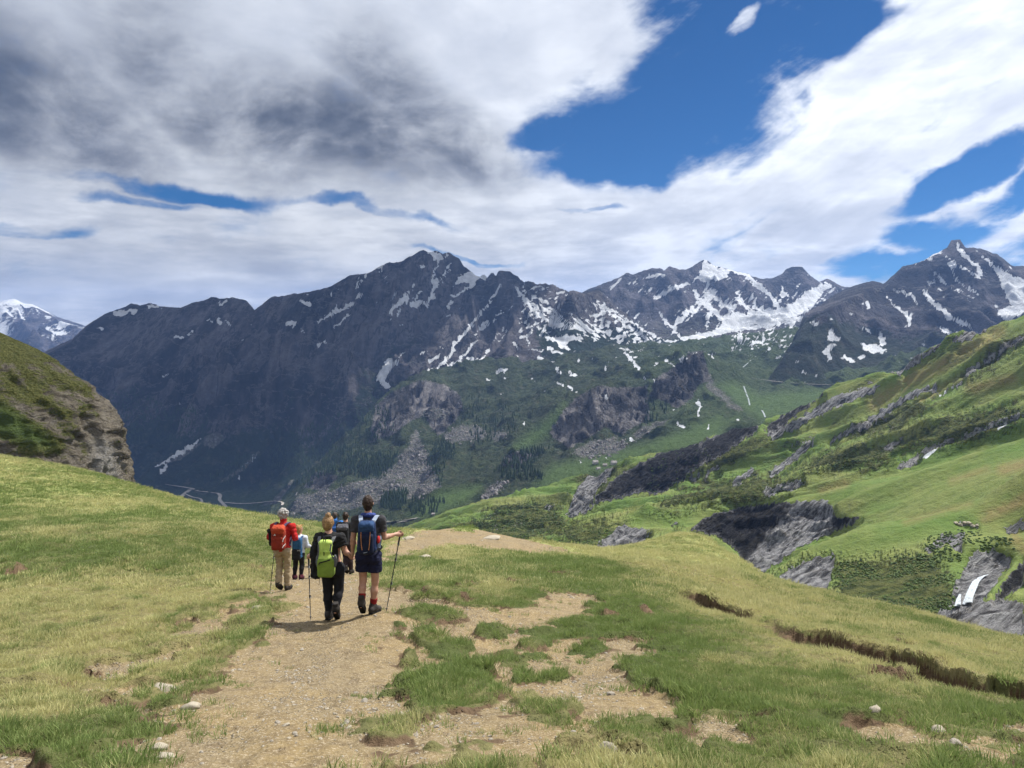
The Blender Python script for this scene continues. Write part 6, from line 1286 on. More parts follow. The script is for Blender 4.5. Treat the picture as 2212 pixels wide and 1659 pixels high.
# ---- the woman with the lime pack
def woman_lime():
    o = spot(717, 1340, 12.0); e = empty('person', o); h = 0.0115
    hw = MAN[0]+MAN[1]['wrL']+v3(-.03, .055, -.085)-o
    J = shift(dict(pelvis=(.012, 0, .86), waist=(.0, .01, 1.00), chest=(-.03, .02, 1.18), neck=(-.055, .025, 1.36), head=(-.07, .05, 1.525), shL=(-.205, .01, 1.30), shR=(.130, .01, 1.30), elL=(-.275, .03, 1.04), wrL=(-.385, .21, .965),
        elR=(.225, -.02, 1.08), wrR=(.255, .03, .975), hipL=(-.075, 0, .82), hipR=(.10, 0, .82), knL=(-.075, .05, .46), knR=(.10, .05, .47), anL=(-.055, .02, .105), anR=(.085, -.10, .22), toeL=(-.045, .19, .030), toeR=(.085, .025, .062)))
    J['wrR'] = hw+v3(-.035, -.04, .07)
    body(e, J, h, .98, True, handL=((-.05, .04, -.03), (.2, .3, 1), .8), handR=(hw-J['wrR'], (0, 1, .3), .75))
    shirt('t_shirt', e, J, h, BLACK, 0.55, 0.80, 1.04, .024, .011)
    trousers('leggings', e, J, h, cloth('black_leggings', (0.010, 0.010, 0.014), (0.016, 0.016, 0.020)), 0.97, .98, 1.08, .008, .003)
    for s in 'LR': boot(e, J['an'+s], J['toe'+s], .009, RUBBER, .115, 'boot', v3(0, -.3, 1) if s == 'R' else v3(0, 0, 1))
    blond = mat_hair('blond_hair', (0.16, 0.085, 0.035), (0.46, 0.29, 0.14))
    hair(e, J['head'], (.092, .105, .115), .008, blond, .15, .045, .006, [('e', (.005, -.025, .135), (.046, .044, .038)), ('c', (.005, -.02, .10), (.005, -.025, .14), .03, .03)])
    F = Field(J['neck']-v3(.2, .25, .2), J['neck']+v3(.2, .2, .12), .009)
    for k in range(12):
        a0, a1 = 2*math.pi*k/12, 2*math.pi*(k+1)/12; q = lambda a: J['neck']+v3(.095*math.cos(a), .085*math.sin(a)-.01, -.02+.012*math.sin(a)); F.cone(q(a0), q(a1), .030, .030, .02)
    F.ell(J['neck']+v3(0, -.10, -.075), (.105, .045, .075), .03); F.wrinkle(.008, 22, 30); F.mesh('hood', BLACK, e)
    tag(e, 'person with blond bun in black clothes walking away, holding a hand', 'person', 'people walking down the trail')
    # jacket slung over the left arm
    jb = v3(-.255, -.03, .66); jk = empty('jacket', o+jb); F = Field(v3(-.42, -.22, .58), v3(-.10, .2, 1.32), .0105)
    F.cone((-.235, -.03, 1.22), (-.265, -.03, 1.05), .06, .065, .04); F.rbox((-.262, -.03, .93), (.066, .055, .26), .05, .04); F.cone((-.215, -.05, .74), (-.20, -.05, .69), .05, .03, .04); F.cone((-.23, .0, 1.20), (-.29, .08, 1.03), .055, .055, .04)
    F.wrinkle(.012, 20, 9); F.mesh('drape', BLACK, jk, jb)
    strap('loose_strap', [v3(.07, -.03, .10), v3(.075, -.035, -.02), v3(.066, -.04, -.08)], .012, .004, BLACK, jk, (0, 1, 0)); tag(jk, 'black jacket hanging over the left arm of the blond walker', 'jacket')
    base = v3(-.045, -.17, .755); pk = empty('backpack', o+base); M = lambda f, n, m: f.mesh(n, m, pk, base)
    lime = cloth('lit_lime_upper', (0.54, 0.70, 0.17), (0.44, 0.60, 0.12), 120, .7); lime_shade = cloth('shaded_lime_pocket', (0.21, 0.31, 0.045), (0.17, 0.25, 0.04), 120, .7); gm = cloth('grey_mesh', (0.16, 0.17, 0.18), (0.10, 0.10, 0.11))  # bright top and dark pocket carry overhead sun and shade in their lime
    F = Field(base-v3(.25, .25, .1), base+v3(.25, .25, .65), .0105); F.rbox(base+v3(-.02, .01, .37), (.098, .062, .19), .05, .03, -.05, -.12); F.rbox(base+v3(0, 0, .16), (.135, .075, .16), .065, .04); F.wrinkle(.007, 26, 8); M(F, 'main_bag', lime)
    F = Field(base-v3(.25, .3, .1), base+v3(.25, .2, .5), .0105); F.rbox(base+v3(.003, -.065, .145), (.130, .045, .145), .045, .02, .0, -.03); F.wrinkle(.003); M(F, 'front_pocket', lime_shade)
    strap('zipper', [v3(-.085, -.113, .235), v3(-.03, -.117, .252), v3(.04, -.117, .272), v3(.085, -.110, .285)], .017, .006, BLACK, pk, (0, 0, 1)); strap('zipper_pull', [v3(-.085, -.118, .24), v3(-.087, -.120, .205)], .010, .005, BLACK, pk)
    for sx in (-1, 1):
        F = Field(base-v3(.3, .25, .1), base+v3(.3, .25, .5), .011); F.ell(base+v3(sx*.135, .0, .235), (.030, .06, .10), .01); M(F, 'mesh_pocket', gm)
        strap('side_strap', [v3(sx*.10-.02, -.03, .50), v3(sx*.09-.02, -.055, .40), v3(sx*.125, -.06, .28)], .022, .005, gm, pk)
        strap('shoulder_strap', [v3(sx*.085-.02, -.0, .50), v3(sx*.11-.015, .05, .565), v3(sx*.12-.015, .15, .60), v3(sx*.12-.01, .25, .57), v3(sx*.12, .30, .45), v3(sx*.13, .29, .2), v3(sx*.14, .14, .06)], .050, .012, gm, pk)
    strap('drawcord_flap', [v3(-.09, -.060, .40), v3(-.02, -.078, .405), v3(.05, -.066, .395), v3(.09, -.04, .385)], .022, .010, lime, pk, (0, 0, 1))
    tube('haul_loop', [v3(-.035, -.03, .545), v3(-.038, -.03, .585), v3(-.02, -.03, .60), v3(-.003, -.03, .585), v3(-.005, -.03, .545)], .006, BLACK, pk, 6)
    strap('buckle', [v3(-.02, -.084, .40), v3(-.016, -.088, .375), v3(-.018, -.086, .345)], .014, .006, BLACK, pk)
    tag(pk, 'lime green backpack with black zip pocket on the blond walker', 'backpack', 'backpacks worn by the walkers')
    pole(o+J['wrL']+v3(-.055, .05, -.005), spot(671, 1341.5, 12.0), 'black trekking pole in the left hand of the blond walker', grip_dir=(.06, 0, -.02))
woman_lime()
# ---- the man in the red jacket
def man_red():
    o = spot(611, 1275, 16.4); e = empty('person', o); h = 0.0135
    J = shift(dict(pelvis=(.0, 0, .93), waist=(.0, .01, 1.06), chest=(0, .02, 1.26), neck=(0, .03, 1.46), head=(.0, .06, 1.625), shL=(-.205, .01, 1.385), shR=(.205, .01, 1.385), elL=(-.285, -.01, 1.16), wrL=(-.235, .17, 1.04), elR=(.275, -.02, 1.14), wrR=(.20, .2, 1.10),
        hipL=(-.09, 0, .88), hipR=(.09, 0, .88), knL=(-.085, .06, .50), knR=(.085, .05, .47), anL=(-.075, -.07, .175), anR=(.085, .05, .09), toeL=(-.055, .05, .055), toeR=(.10, .22, .02)))
    body(e, J, h, 1.0, handL=((.02, .08, -.02), (0, .1, 1), .8), handR=((-.04, .08, 0), (-.5, 0, .6), .6))
    shirt('jacket', e, J, h, cloth('red_jacket', (0.52, 0.022, 0.020), (0.38, 0.016, 0.016)), 2, 0.87, .98, .014, .013, .085)
    trousers('trousers', e, J, h, cloth('beige_trousers', (0.42, 0.33, 0.21), (0.33, 0.255, 0.16)), 0.98, .95, .98, .012, .013, .020)
    for s in 'LR': boot(e, J['an'+s], J['toe'+s], .011, RUBBER, .06, 'shoe', v3(0, -.35, 1) if s == 'L' else v3(0, 0, 1))
    w = mat_hair('white_curly_hair', (0.22, 0.21, 0.20), (0.55, 0.52, 0.49)); r = np.random.default_rng(4)
    curls = [('e', (.10*math.cos(a)*math.cos(b), -.03+.09*math.sin(a)*math.cos(b), .03+.10*math.sin(b)), (.03, .03, .028)) for a, b in zip(r.uniform(0, 6.28, 46), r.uniform(-.5, 1.4, 46))]
    hair(e, J['head'], (.098, .110, .116), .010, w, 0, .055, .012, curls, fr=46)
    tag(e, 'white haired person in red jacket and beige trousers with a pole', 'person', 'people walking down the trail')
    base = v3(-.03, -.20, .945); pk = empty('backpack', o+base); M = lambda f, n, m: f.mesh(n, m, pk, base); rd = cloth('rust_red_pack', (0.30, 0.036, 0.018), (0.22, 0.026, 0.014)); og = cloth('orange_red_lid', (0.50, 0.075, 0.030), (0.36, 0.045, 0.020))
    F = Field(base-v3(.28, .25, .1), base+v3(.28, .25, .65), .012); F.rbox(base+v3(0, 0, .20), (.150, .090, .21), .06, .03); F.wrinkle(.006); M(F, 'main_bag', rd)
    F = Field(base-v3(.28, .3, .1), base+v3(.28, .25, .7), .012); F.rbox(base+v3(0, -.02, .43), (.142, .100, .085), .055, .03, .25); F.wrinkle(.009, 22, 26); M(F, 'lid', og)
    F = Field(base-v3(.28, .3, .1), base+v3(.28, .25, .7), .012); F.rbox(base+v3(0, -.09, .16), (.120, .035, .13), .035, .02); F.wrinkle(.005); M(F, 'front_pocket', rd)
    for sx in (-1, 1): strap('shoulder_strap', [v3(sx*.09, .02, .47), v3(sx*.12+.02, .10, .535), v3(sx*.13+.03, .22, .53), v3(sx*.14+.03, .33, .42), v3(sx*.15+.03, .33, .2), v3(sx*.16+.02, .16, .04)], .055, .012, cloth('purple_grey_strap', (0.12, 0.09, 0.16)), pk)
    F = Field(base-v3(.32, .3, .1), base+v3(.28, .25, .7), .010); F.ell(base+v3(-.215, .06, .385), (.055, .05, .045), .02); F.cone(base+v3(-.20, .05, .36), base+v3(-.185, .03, .10), .035, .030, .03); F.wrinkle(.006, 26, 26); M(F, 'black_side_pouch', BLACK)
    wt = cloth('white_print', (0.70, 0.68, 0.66)); V = [v3(-.075, -.128, .325), v3(-.02, -.128, .325), v3(-.045, -.124, .368), v3(-.052, -.129, .335)]
    mesh_np('emblem', V, None, wt, None, False, pk, [(0, 3, 2), (3, 1, 2)])
    strap('compression_strap', [v3(.155, -.02, .30), v3(.13, -.10, .25), v3(.12, -.125, .20)], .016, .005, wt, pk, (0, 0, 1)); strap('compression_strap', [v3(.155, -.02, .13), v3(.13, -.10, .10), v3(.12, -.125, .07)], .016, .005, wt, pk, (0, 0, 1))
    tag(pk, 'rust red backpack with white triangle emblem on the red jacketed walker', 'backpack', 'backpacks worn by the walkers')
    pole(o+J['wrL']+v3(.0, .085, -.0), spot(583, 1279, 16.35), 'thin black trekking pole left of the red jacketed walker')
man_red()
# ---- the small woman in white beside him
def woman_white():
    o = spot(645, 1252, 20.5); e = empty('person', o); h = 0.0155
    J = shift(dict(pelvis=(.0, 0, .74), waist=(.01, .01, .86), chest=(.02, .02, 1.02), neck=(.01, .03, 1.20), head=(-.005, .05, 1.355), shL=(-.14, .01, 1.13), shR=(.165, .01, 1.13), elL=(-.19, .02, .92), wrL=(-.17, .19, .84), elR=(.225, .03, .92), wrR=(.25, .17, .86),
        hipL=(-.075, 0, .70), hipR=(.075, 0, .70), knL=(-.10, .07, .40), knR=(.085, .03, .41), anL=(-.13, .07, .085), anR=(.08, -.05, .12), toeL=(-.13, .22, .01), toeR=(.09, .09, .045)))
    J['turn'] = v3(1.0, 0, 0); turn = 1.0; Jb = {k: v for k, v in J.items()}; Jb2 = dict(Jb); t = Jb2.pop('turn')
    lo_ = Jb2; lo_ = dict(lo_); 
    class _D(dict): pass
    D_ = _D(lo_); D_.get = lambda k, d=None: (turn if k == 'turn' else dict.get(D_, k, d))
    body(e, D_, h, .88, True)
    shirt('shirt', e, lo_, h, cloth('white_shirt', (0.62, 0.65, 0.70), (0.50, 0.54, 0.62)), 2, .70, .9, .020, .007)
    trousers('leggings', e, lo_, h, BLACK, 0.97, .82, .92, .008, .003)
    for s in 'LR': boot(e, J['an'+s], J['toe'+s], .011, cloth('maroon_shoe', (0.10, 0.02, 0.035), (0.05, 0.02, 0.025)), .05, 'shoe')
    hair(e, J['head'], (.100, .108, .112), .010, mat_hair('ginger_blond_hair', (0.28, 0.13, 0.04), (0.55, 0.32, 0.13)), turn, .035, .012, [('c', (0, 0, .09), (.10, .05, .11), .03, .012), ('c', (-.03, 0, .09), (-.07, -.03, .14), .03, .010), ('c', (.02, -.05, .02), (-.10, -.06, .04), .04, .02), ('c', (0, -.04, -.06), (-.03, -.08, -.12), .05, .03)], fr=40)
    tag(e, 'small person with ginger hair in white shirt behind the red jacketed walker', 'person', 'people walking down the trail')
    base = v3(.01, -.15, .60); pk = empty('backpack', o+base); M = lambda f, n, m: f.mesh(n, m, pk, base)
    F = Field(base-v3(.25, .25, .1), base+v3(.25, .25, .7), .013); F.rbox(base+v3(0, 0, .30), (.125, .085, .28), .06, .03); F.wrinkle(.006); M(F, 'main_bag', cloth('petrol_blue_pack', (0.035, 0.13, 0.27), (0.02, 0.06, 0.13)))
    F = Field(base-v3(.25, .3, .1), base+v3(.25, .25, .7), .013); F.rbox(base+v3(-.01, -.08, .15), (.115, .04, .15), .04, .02); F.wrinkle(.005); M(F, 'front_pocket', BLACK)
    for sx in (-1, 1): strap('shoulder_strap', [v3(sx*.08, .03, .54), v3(sx*.11, .09, .60), v3(sx*.12, .18, .60), v3(sx*.12, .27, .5), v3(sx*.12, .28, .3), v3(sx*.13, .12, .06)], .045, .012, cloth('blue_strap', (0.08, 0.14, 0.30)), pk)
    strap('reflective_band', [v3(.03, -.123, .27), v3(.11, -.115, .265)], .02, .004, MAT_ALU, pk, (0, 0, 1))
    tag(pk, 'petrol blue and black backpack on the small person in white', 'backpack', 'backpacks worn by the walkers')
    pole(o+J['wrL']+v3(.02, .09, .0), o+v3(-.105, .12, gz(o[0]-.105, o[1]+.12)-o[2]), 'short thin trekking pole beside the small person in white')
woman_white()
# ---- the walker with the big black pack
def walker_black():
    o = spot(748, 1240, 21.6); e = empty('person', o); h = 0.0155
    J = shift(dict(pelvis=(.0, 0, .92), waist=(0, .01, 1.06), chest=(-.02, .02, 1.28), neck=(-.025, .03, 1.47), head=(-.03, .05, 1.635), shL=(-.205, .01, 1.40), shR=(.165, .01, 1.40), elL=(-.26, 0, 1.14), wrL=(-.23, .18, 1.02), elR=(.215, 0, 1.14), wrR=(.23, .12, .92),
        hipL=(-.085, 0, .87), hipR=(.085, 0, .87), knL=(-.03, .06, .49), knR=(.10, .05, .47), anL=(.0, -.06, .16), anR=(.12, .05, .09), toeL=(.01, .06, .05), toeR=(.15, .20, .02)))
    body(e, J, h, 1.0)
    shirt('t_shirt', e, J, h, cloth('dark_tee', (0.030, 0.028, 0.032), (0.05, 0.05, 0.055)), 0.6, .86, 1.0, .02, .007)
    trousers('trousers', e, J, h, cloth('maroon_grey_trousers', (0.050, 0.028, 0.030), (0.030, 0.022, 0.026)), 0.95, .98, 1.0, .016, .007, .01)
    for s in 'LR': boot(e, J['an'+s], J['toe'+s], .012, RUBBER, .12, 'boot', v3(0, -.3, 1) if s == 'L' else v3(0, 0, 1))
    hair(e, J['head'], (.084, .10, .112), .010, mat_hair('black_brown_hair', (0.016, 0.010, 0.008), (0.06, 0.035, 0.025)), 0, .045, .008, [('e', (.0, -.09, .05), (.035, .03, .035))])
    tag(e, 'dark haired person under a big black pack between the couple', 'person', 'people walking down the trail')
    base = v3(-.055, -.22, .86); pk = empty('backpack', o+base); M = lambda f, n, m: f.mesh(n, m, pk, base)
    F = Field(base-v3(.28, .28, .1), base+v3(.28, .28, .75), .013); F.rbox(base+v3(0, 0, .27), (.170, .11, .28), .07, .03); F.wrinkle(.007); M(F, 'main_bag', BLACK)
    F = Field(base-v3(.28, .3, .1), base+v3(.28, .28, .75), .013); F.rbox(base+v3(.0, -.02, .53), (.155, .11, .065), .05, .03, .3); F.wrinkle(.010, 20, 26); M(F, 'lid', cloth('grey_lid', (0.13, 0.13, 0.15), (0.06, 0.06, 0.07)))
    em = cloth('salmon_emblem', (0.62, 0.16, 0.12)); ring = []
    for k in range(17): a = 2*math.pi*k/16; ring.append(v3(.01+.042*math.cos(a)*(1+.15*math.sin(2*a)), -.118, .25+.050*math.sin(a)))
    tube('emblem', ring, .010, em, pk, 6); tube('emblem_bar', [v3(.0, -.120, .31), v3(.012, -.120, .25), v3(.012, -.120, .21)], .008, em, pk, 6)
    for sx in (-1, 1): strap('shoulder_strap', [v3(sx*.09+.03, .04, .55), v3(sx*.11+.03, .12, .61), v3(sx*.12+.04, .24, .60), v3(sx*.13+.04, .34, .48), v3(sx*.14+.04, .33, .2), v3(sx*.15+.04, .16, .05)], .05, .012, BLACK, pk)
    tag(pk, 'big black backpack with grey lid and salmon emblem', 'backpack', 'backpacks worn by the walkers')
walker_black()
# ---- the farthest walker in blue
def walker_blue():
    o = spot(724, 1226, 24.5); e = empty('person', o); h = 0.018
    J = shift(dict(pelvis=(.0, 0, .94), waist=(0, .01, 1.08), chest=(0, .02, 1.30), neck=(0, .03, 1.50), head=(-.02, .05, 1.66), shL=(-.19, .01, 1.43), shR=(.19, .01, 1.43), elL=(-.25, 0, 1.16), wrL=(-.22, .15, 1.0), elR=(.25, 0, 1.16), wrR=(.22, .15, 1.0),
        hipL=(-.085, 0, .89), hipR=(.085, 0, .89), knL=(-.09, .07, .50), knR=(.085, .02, .49), anL=(-.09, .10, .10), anR=(.08, -.06, .15), toeL=(-.09, .26, .02), toeR=(.08, .08, .05)))
    body(e, J, h)
    bl = cloth('bright_blue_jacket', (0.045, 0.19, 0.52), (0.03, 0.11, 0.32)); shirt('jacket', e, J, h, bl, 2, .86, 1.0, .022, .008, .06)
    F = Field(J['neck']-v3(.2, .25, .2), J['neck']+v3(.2, .2, .12), .012); F.ell(J['neck']+v3(0, -.07, .0), (.11, .07, .075), .03); F.wrinkle(.008, 22, 30); F.mesh('hood', bl, e)
    trousers('trousers', e, J, h, BLACK, 0.97, 1.0, 1.0, .014, .006)
    for s in 'LR': boot(e, J['an'+s], J['toe'+s], .013, RUBBER, .10)
    hair(e, J['head'], (.088, .102, .112), .012, mat_hair('brown_grey_hair', (0.03, 0.022, 0.02), (0.11, 0.085, 0.07)), 0, .045, .008)
    tag(e, 'farthest person in bright blue jacket, seen beside the blond bun', 'person', 'people walking down the trail')
    base = v3(.03, -.19, .95); pk = empty('backpack', o+base); M = lambda f, n, m: f.mesh(n, m, pk, base)
    F = Field(base-v3(.28, .28, .1), base+v3(.28, .28, .65), .014); F.rbox(base+v3(0, 0, .20), (.13, .08, .21), .06, .03); F.wrinkle(.007); M(F, 'main_bag', cloth('blue_pack', (0.03, 0.10, 0.30), (0.02, 0.06, 0.18)))
    gs = cloth('green_strap', (0.10, 0.22, 0.12))
    for sx in (-1, 1): strap('shoulder_strap', [v3(sx*.09, .03, .38), v3(sx*.12, .09, .47), v3(sx*.13, .20, .515), v3(sx*.13, .30, .46), v3(sx*.13, .32, .2), v3(sx*.14, .14, .05)], .05, .012, gs, pk)
    for k, sx in enumerate((.05, .085)): tube('stowed_pole', [v3(sx, -.06, .02), v3(sx+.03, -.05, .40), v3(sx+.055, -.045, .84+.03*k)], .009, MAT_POLE, pk, 6)
    tag(pk, 'small blue backpack with two stowed poles on the farthest walker', 'backpack', 'backpacks worn by the walkers')
walker_blue()
# ------------------------------------------------------------------ small far things, set on the finished slopes
SHEETS = [HILL_T, MID_T, MAIN_T, RIGHT_T]
def hit_any(px, py, sheets=SHEETS):
    best = None
    for T in sheets:
        if not (T['px'][0, 0] <= px <= T['px'][0, -1]): continue
        c = int(round((px-T['px'][0, 0])/(T['px'][0, 1]-T['px'][0, 0]))); c = min(max(c, 0), T['px'].shape[1]-1)
        m = T['py'][:, c] <= py
        if not m.any(): continue
        i = int(m.argmax()); D = T['D'][i, c]
        if i > 0:
            y1, y0 = T['py'][i, c], T['py'][i-1, c]; D = T['D'][i-1, c]+(D-T['D'][i-1, c])*float(np.clip((y0-py)/(y0-y1+1e-9), 0, 1))
        if best is None or D < best[0]: best = (D, T)
    if best is None: return None
    D, T = best; x = D*(px-CX)/F
    return np.array([x, D, float(T['sample'](np.array([x]), np.array([D]))[0])])
def flat_mat(name, a, b, sc_=0.2, rough=0.9):
    m, nt = new_mat(name); n = nt.noise(nt.pos(), sc_, 5, 0.65); finish(nt, nt.mix(nt.mr(n, .3, .7), a, b), rough); return m
MAT_ROAD = flat_mat('gravel_road', (0.40, 0.37, 0.33), (0.28, 0.26, 0.23), 0.1)
MAT_FOAM = flat_mat('white_water', (0.80, 0.84, 0.88), (0.26, 0.31, 0.36), 2.2, 0.3)
def ribbon(name, pix, width, mat, lift=0.6, sheets=SHEETS, label=None, kind='structure', sub=4):
    """a strip of ground cover following the slope"""
    q = []
    for a, b in zip(pix[:-1], pix[1:]):
        for k in range(sub): q.append((a[0]+(b[0]-a[0])*k/sub, a[1]+(b[1]-a[1])*k/sub))
    q.append(pix[-1]); W_ = [h for h in (hit_any(*p, sheets) for p in q) if h is not None]
    if len(W_) < 2: return None
    W_ = np.array(W_)
    for _ in range(2): W_[1:-1] = (W_[:-2]+2*W_[1:-1]+W_[2:])/4
    w = np.interp(np.linspace(0, 1, len(W_)), np.linspace(0, 1, len(np.atleast_1d(width))), np.atleast_1d(width))
    d = np.gradient(W_[:, :2], axis=0); n = np.stack([-d[:, 1], d[:, 0]], 1); n /= np.linalg.norm(n, axis=1)[:, None]+1e-9
    V = []; Q = []
    for i, p in enumerate(W_):
        for s in (-1, 0, 1): V.append((p[0]+n[i, 0]*w[i]/2*s, p[1]+n[i, 1]*w[i]/2*s, p[2]+lift+(0.25*w[i]*0.1 if s == 0 else 0)))
    for i in range(len(W_)-1):
        for s in (0, 1): Q.append((i*3+s, i*3+s+1, i*3+s+4, i*3+s+3))
    o = mesh_np(name, V, Q, mat); o['kind'] = kind
    if label: o['label'] = label
    return o
zr = lambda q: (294.9+q[0]*.1667, 995.4+q[1]*.1667)
for pl, w in ([(370, 310), (600, 340), (750, 370), (800, 395), (950, 410), (1060, 425), (1090, 455), (1070, 505), (1110, 550), (1160, 600), (1180, 660), (1185, 720)], 9), ([(1140, 545), (1360, 562), (1600, 547), (1740, 527), (1870, 530), (1905, 547), (1893, 580)], 8), ([(630, 430), (720, 475), (840, 492), (855, 560), (880, 600), (980, 640), (1040, 670)], 6):
    ribbon('road', [zr(p) for p in pl], w, MAT_ROAD, 1.2, [MAIN_T, MID_T])
ribbon('path', [cC(p) for p in [(850, 728), (960, 745), (1080, 756), (1250, 763)]], 6, MAT_ROAD, 1.2)
zc = lambda q: (811.1+q[0]*.2667, 995.4+q[1]*.2667)
ribbon('road', [zc(p) for p in [(80, 500), (200, 487), (340, 468)]], 8, MAT_ROAD, 1.2); ribbon('road', [zc(p) for p in [(120, 517), (180, 503), (260, 490)]], 7, MAT_ROAD, 1.2)
for pl in ([(700, 375), (620, 430), (560, 490), (680, 522)],): ribbon('stream', [zr(p) for p in pl], 12, MAT_ROAD, 1.0, [MAIN_T, MID_T])
for pl in ([(815, 770), (828, 810), (838, 830), (845, 865)], [(905, 890), (915, 905), (922, 925)], [(790, 690), (830, 660), (850, 640)]): ribbon('stream', [cC(p) for p in pl], 3.0, flat_mat('pale_stream', (0.36, 0.40, 0.40), (0.22, 0.26, 0.25)), 1.0)
z5 = lambda q: (1990.9+q[0]*.1111, 1179.8+q[1]*.1111)
rw = np.random.default_rng(3)
for base, wd, n in (([(690, 1190), (715, 1080), (755, 965)], (0.9, 1.0, 0.4), 3), ([(880, 1150), (920, 1000), (990, 850), (1060, 720), (1160, 620), (1270, 590)], (0.7, 0.8, 0.9, 0.8, 0.4), 5)):
    for k in range(n):                      # parted strands of white water
        o_ = (k-(n-1)/2)*30; pl = [z5((x+o_*(1-0.6*i/len(base))+rw.normal(0, 6), y+rw.normal(0, 8))) for i, (x, y) in enumerate(base)]
        if rw.uniform() < 0.45: pl = pl[:-1]
        ribbon('waterfall', pl, tuple(np.array(wd)*rw.uniform(.6, 1.1)), MAT_FOAM, 0.35+0.05*k, [HILL_T], sub=6)
# conifers
def conifer(name, seed, h=1.0):
    r = np.random.default_rng(seed); V = []; T = []; ns = 7
    for k in range(5):
        z0 = h*(0.12+0.17*k); z1 = z0+h*0.30; rr = h*(0.20-0.034*k); b = len(V)
        for i in range(ns):
            a = 2*math.pi*(i+0.5*(k % 2))/ns; q = rr*r.uniform(.75, 1.15); V.append((q*math.cos(a), q*math.sin(a), z0-h*0.03*r.uniform(0, 1)))
        V.append((0, 0, min(z1, h))); V.append((0, 0, z0+0.02))
        for i in range(ns): T += [(b+i, b+(i+1) % ns, b+ns), (b+(i+1) % ns, b+i, b+ns+1)]
    b = len(V)
    for i in range(5): a = 2*math.pi*i/5; V += [(0.022*math.cos(a), 0.022*math.sin(a), -0.05), (0.015*math.cos(a), 0.015*math.sin(a), 0.3)]
    for i in range(5): j = (i+1) % 5; T += [(b+2*i, b+2*j, b+2*j+1), (b+2*i, b+2*j+1, b+2*i+1)]
    m, nt = new_mat('conifer_needles'); n = nt.noise(nt.pos(), 0.3, 4, 0.6); finish(nt, nt.mix(nt.mr(n, .3, .7), (0.018, 0.036, 0.016), (0.045, 0.072, 0.026)), 0.9)
    o = mesh_np(name, V, None, m, None, False, None, T); COL.objects.unlink(o); return o
def scatter_in(polys, conv, sheets, seed):
    r = np.random.default_rng(seed); out = []
    for pl, n in polys:
        q = np.array([conv(p) for p in pl]); lo, hi = q.min(0), q.max(0); got = 0; tries = 0
        while got < n and tries < n*6:
            tries += 1; p = r.uniform(lo, hi)
            if poly_sd(np.array([p[0]]), np.array([p[1]]), q)[0] < r.normal(0, 3): continue
            h = hit_any(p[0], p[1], sheets); got += 1
            if h is not None: out.append(h)
    return np.array(out)
WOOD = [([(400, 1520), (430, 1450), (560, 1430), (530, 1530)], 260), ([(680, 1180), (760, 1140), (820, 1200), (800, 1260), (700, 1250)], 90), ([(240, 1330), (330, 1220), (500, 1230), (430, 1360), (330, 1370)], 260), ([(60, 1250), (200, 1180), (330, 1200), (240, 1330), (100, 1330)], 260), ([(850, 900), (1000, 900), (1200, 1000), (1100, 1150), (900, 1180)], 150), ([(1060, 1280), (1240, 1190), (1340, 1200), (1200, 1320)], 120), ([(560, 1480), (760, 1480), (700, 1560), (560, 1570)], 80), ([(640, 1250), (760, 1270), (740, 1420), (680, 1330)], 40), ([(1000, 1300), (1300, 1320), (1300, 1380), (1100, 1370)], 70), ([(300, 1000), (420, 960), (480, 1100), (330, 1180), (200, 1180)], 140), ([(1880, 900), (1990, 980), (1900, 1080), (1840, 1060)], 30)]
WOOD_A = [([(560, 900), (750, 850), (900, 950), (800, 1150), (700, 1200), (640, 1050)], 420), ([(1450, 1350), (1500, 1180), (1700, 1060), (1885, 1000), (1885, 1200), (1700, 1280)], 420), ([(850, 1000), (1050, 950), (1150, 1050), (1000, 1170), (880, 1180)], 260), ([(1100, 1400), (1300, 1250), (1450, 1210), (1250, 1400)], 160), ([(1560, 1420), (1700, 1320), (1850, 1280), (1700, 1400)], 120)]
def build_wood():
    pts_ = np.concatenate([scatter_in(WOOD, cB, [MID_T, MAIN_T], 5), scatter_in(WOOD_A, cA, [MAIN_T, MID_T], 6)]); n = len(pts_); r = np.random.default_rng(8)
    o = instancer('conifer_wood', pts_-np.array([0, 0, .5]), np.stack([np.zeros(n), np.zeros(n), r.uniform(0, 6.28, n)], 1), r.uniform(7, 15, n), {}, [conifer('conifer', 1), conifer('conifer', 2)], r.integers(0, 2, n))
    tag(o, 'dark conifers scattered over the far valley slopes', 'trees', kind='stuff')
build_wood()
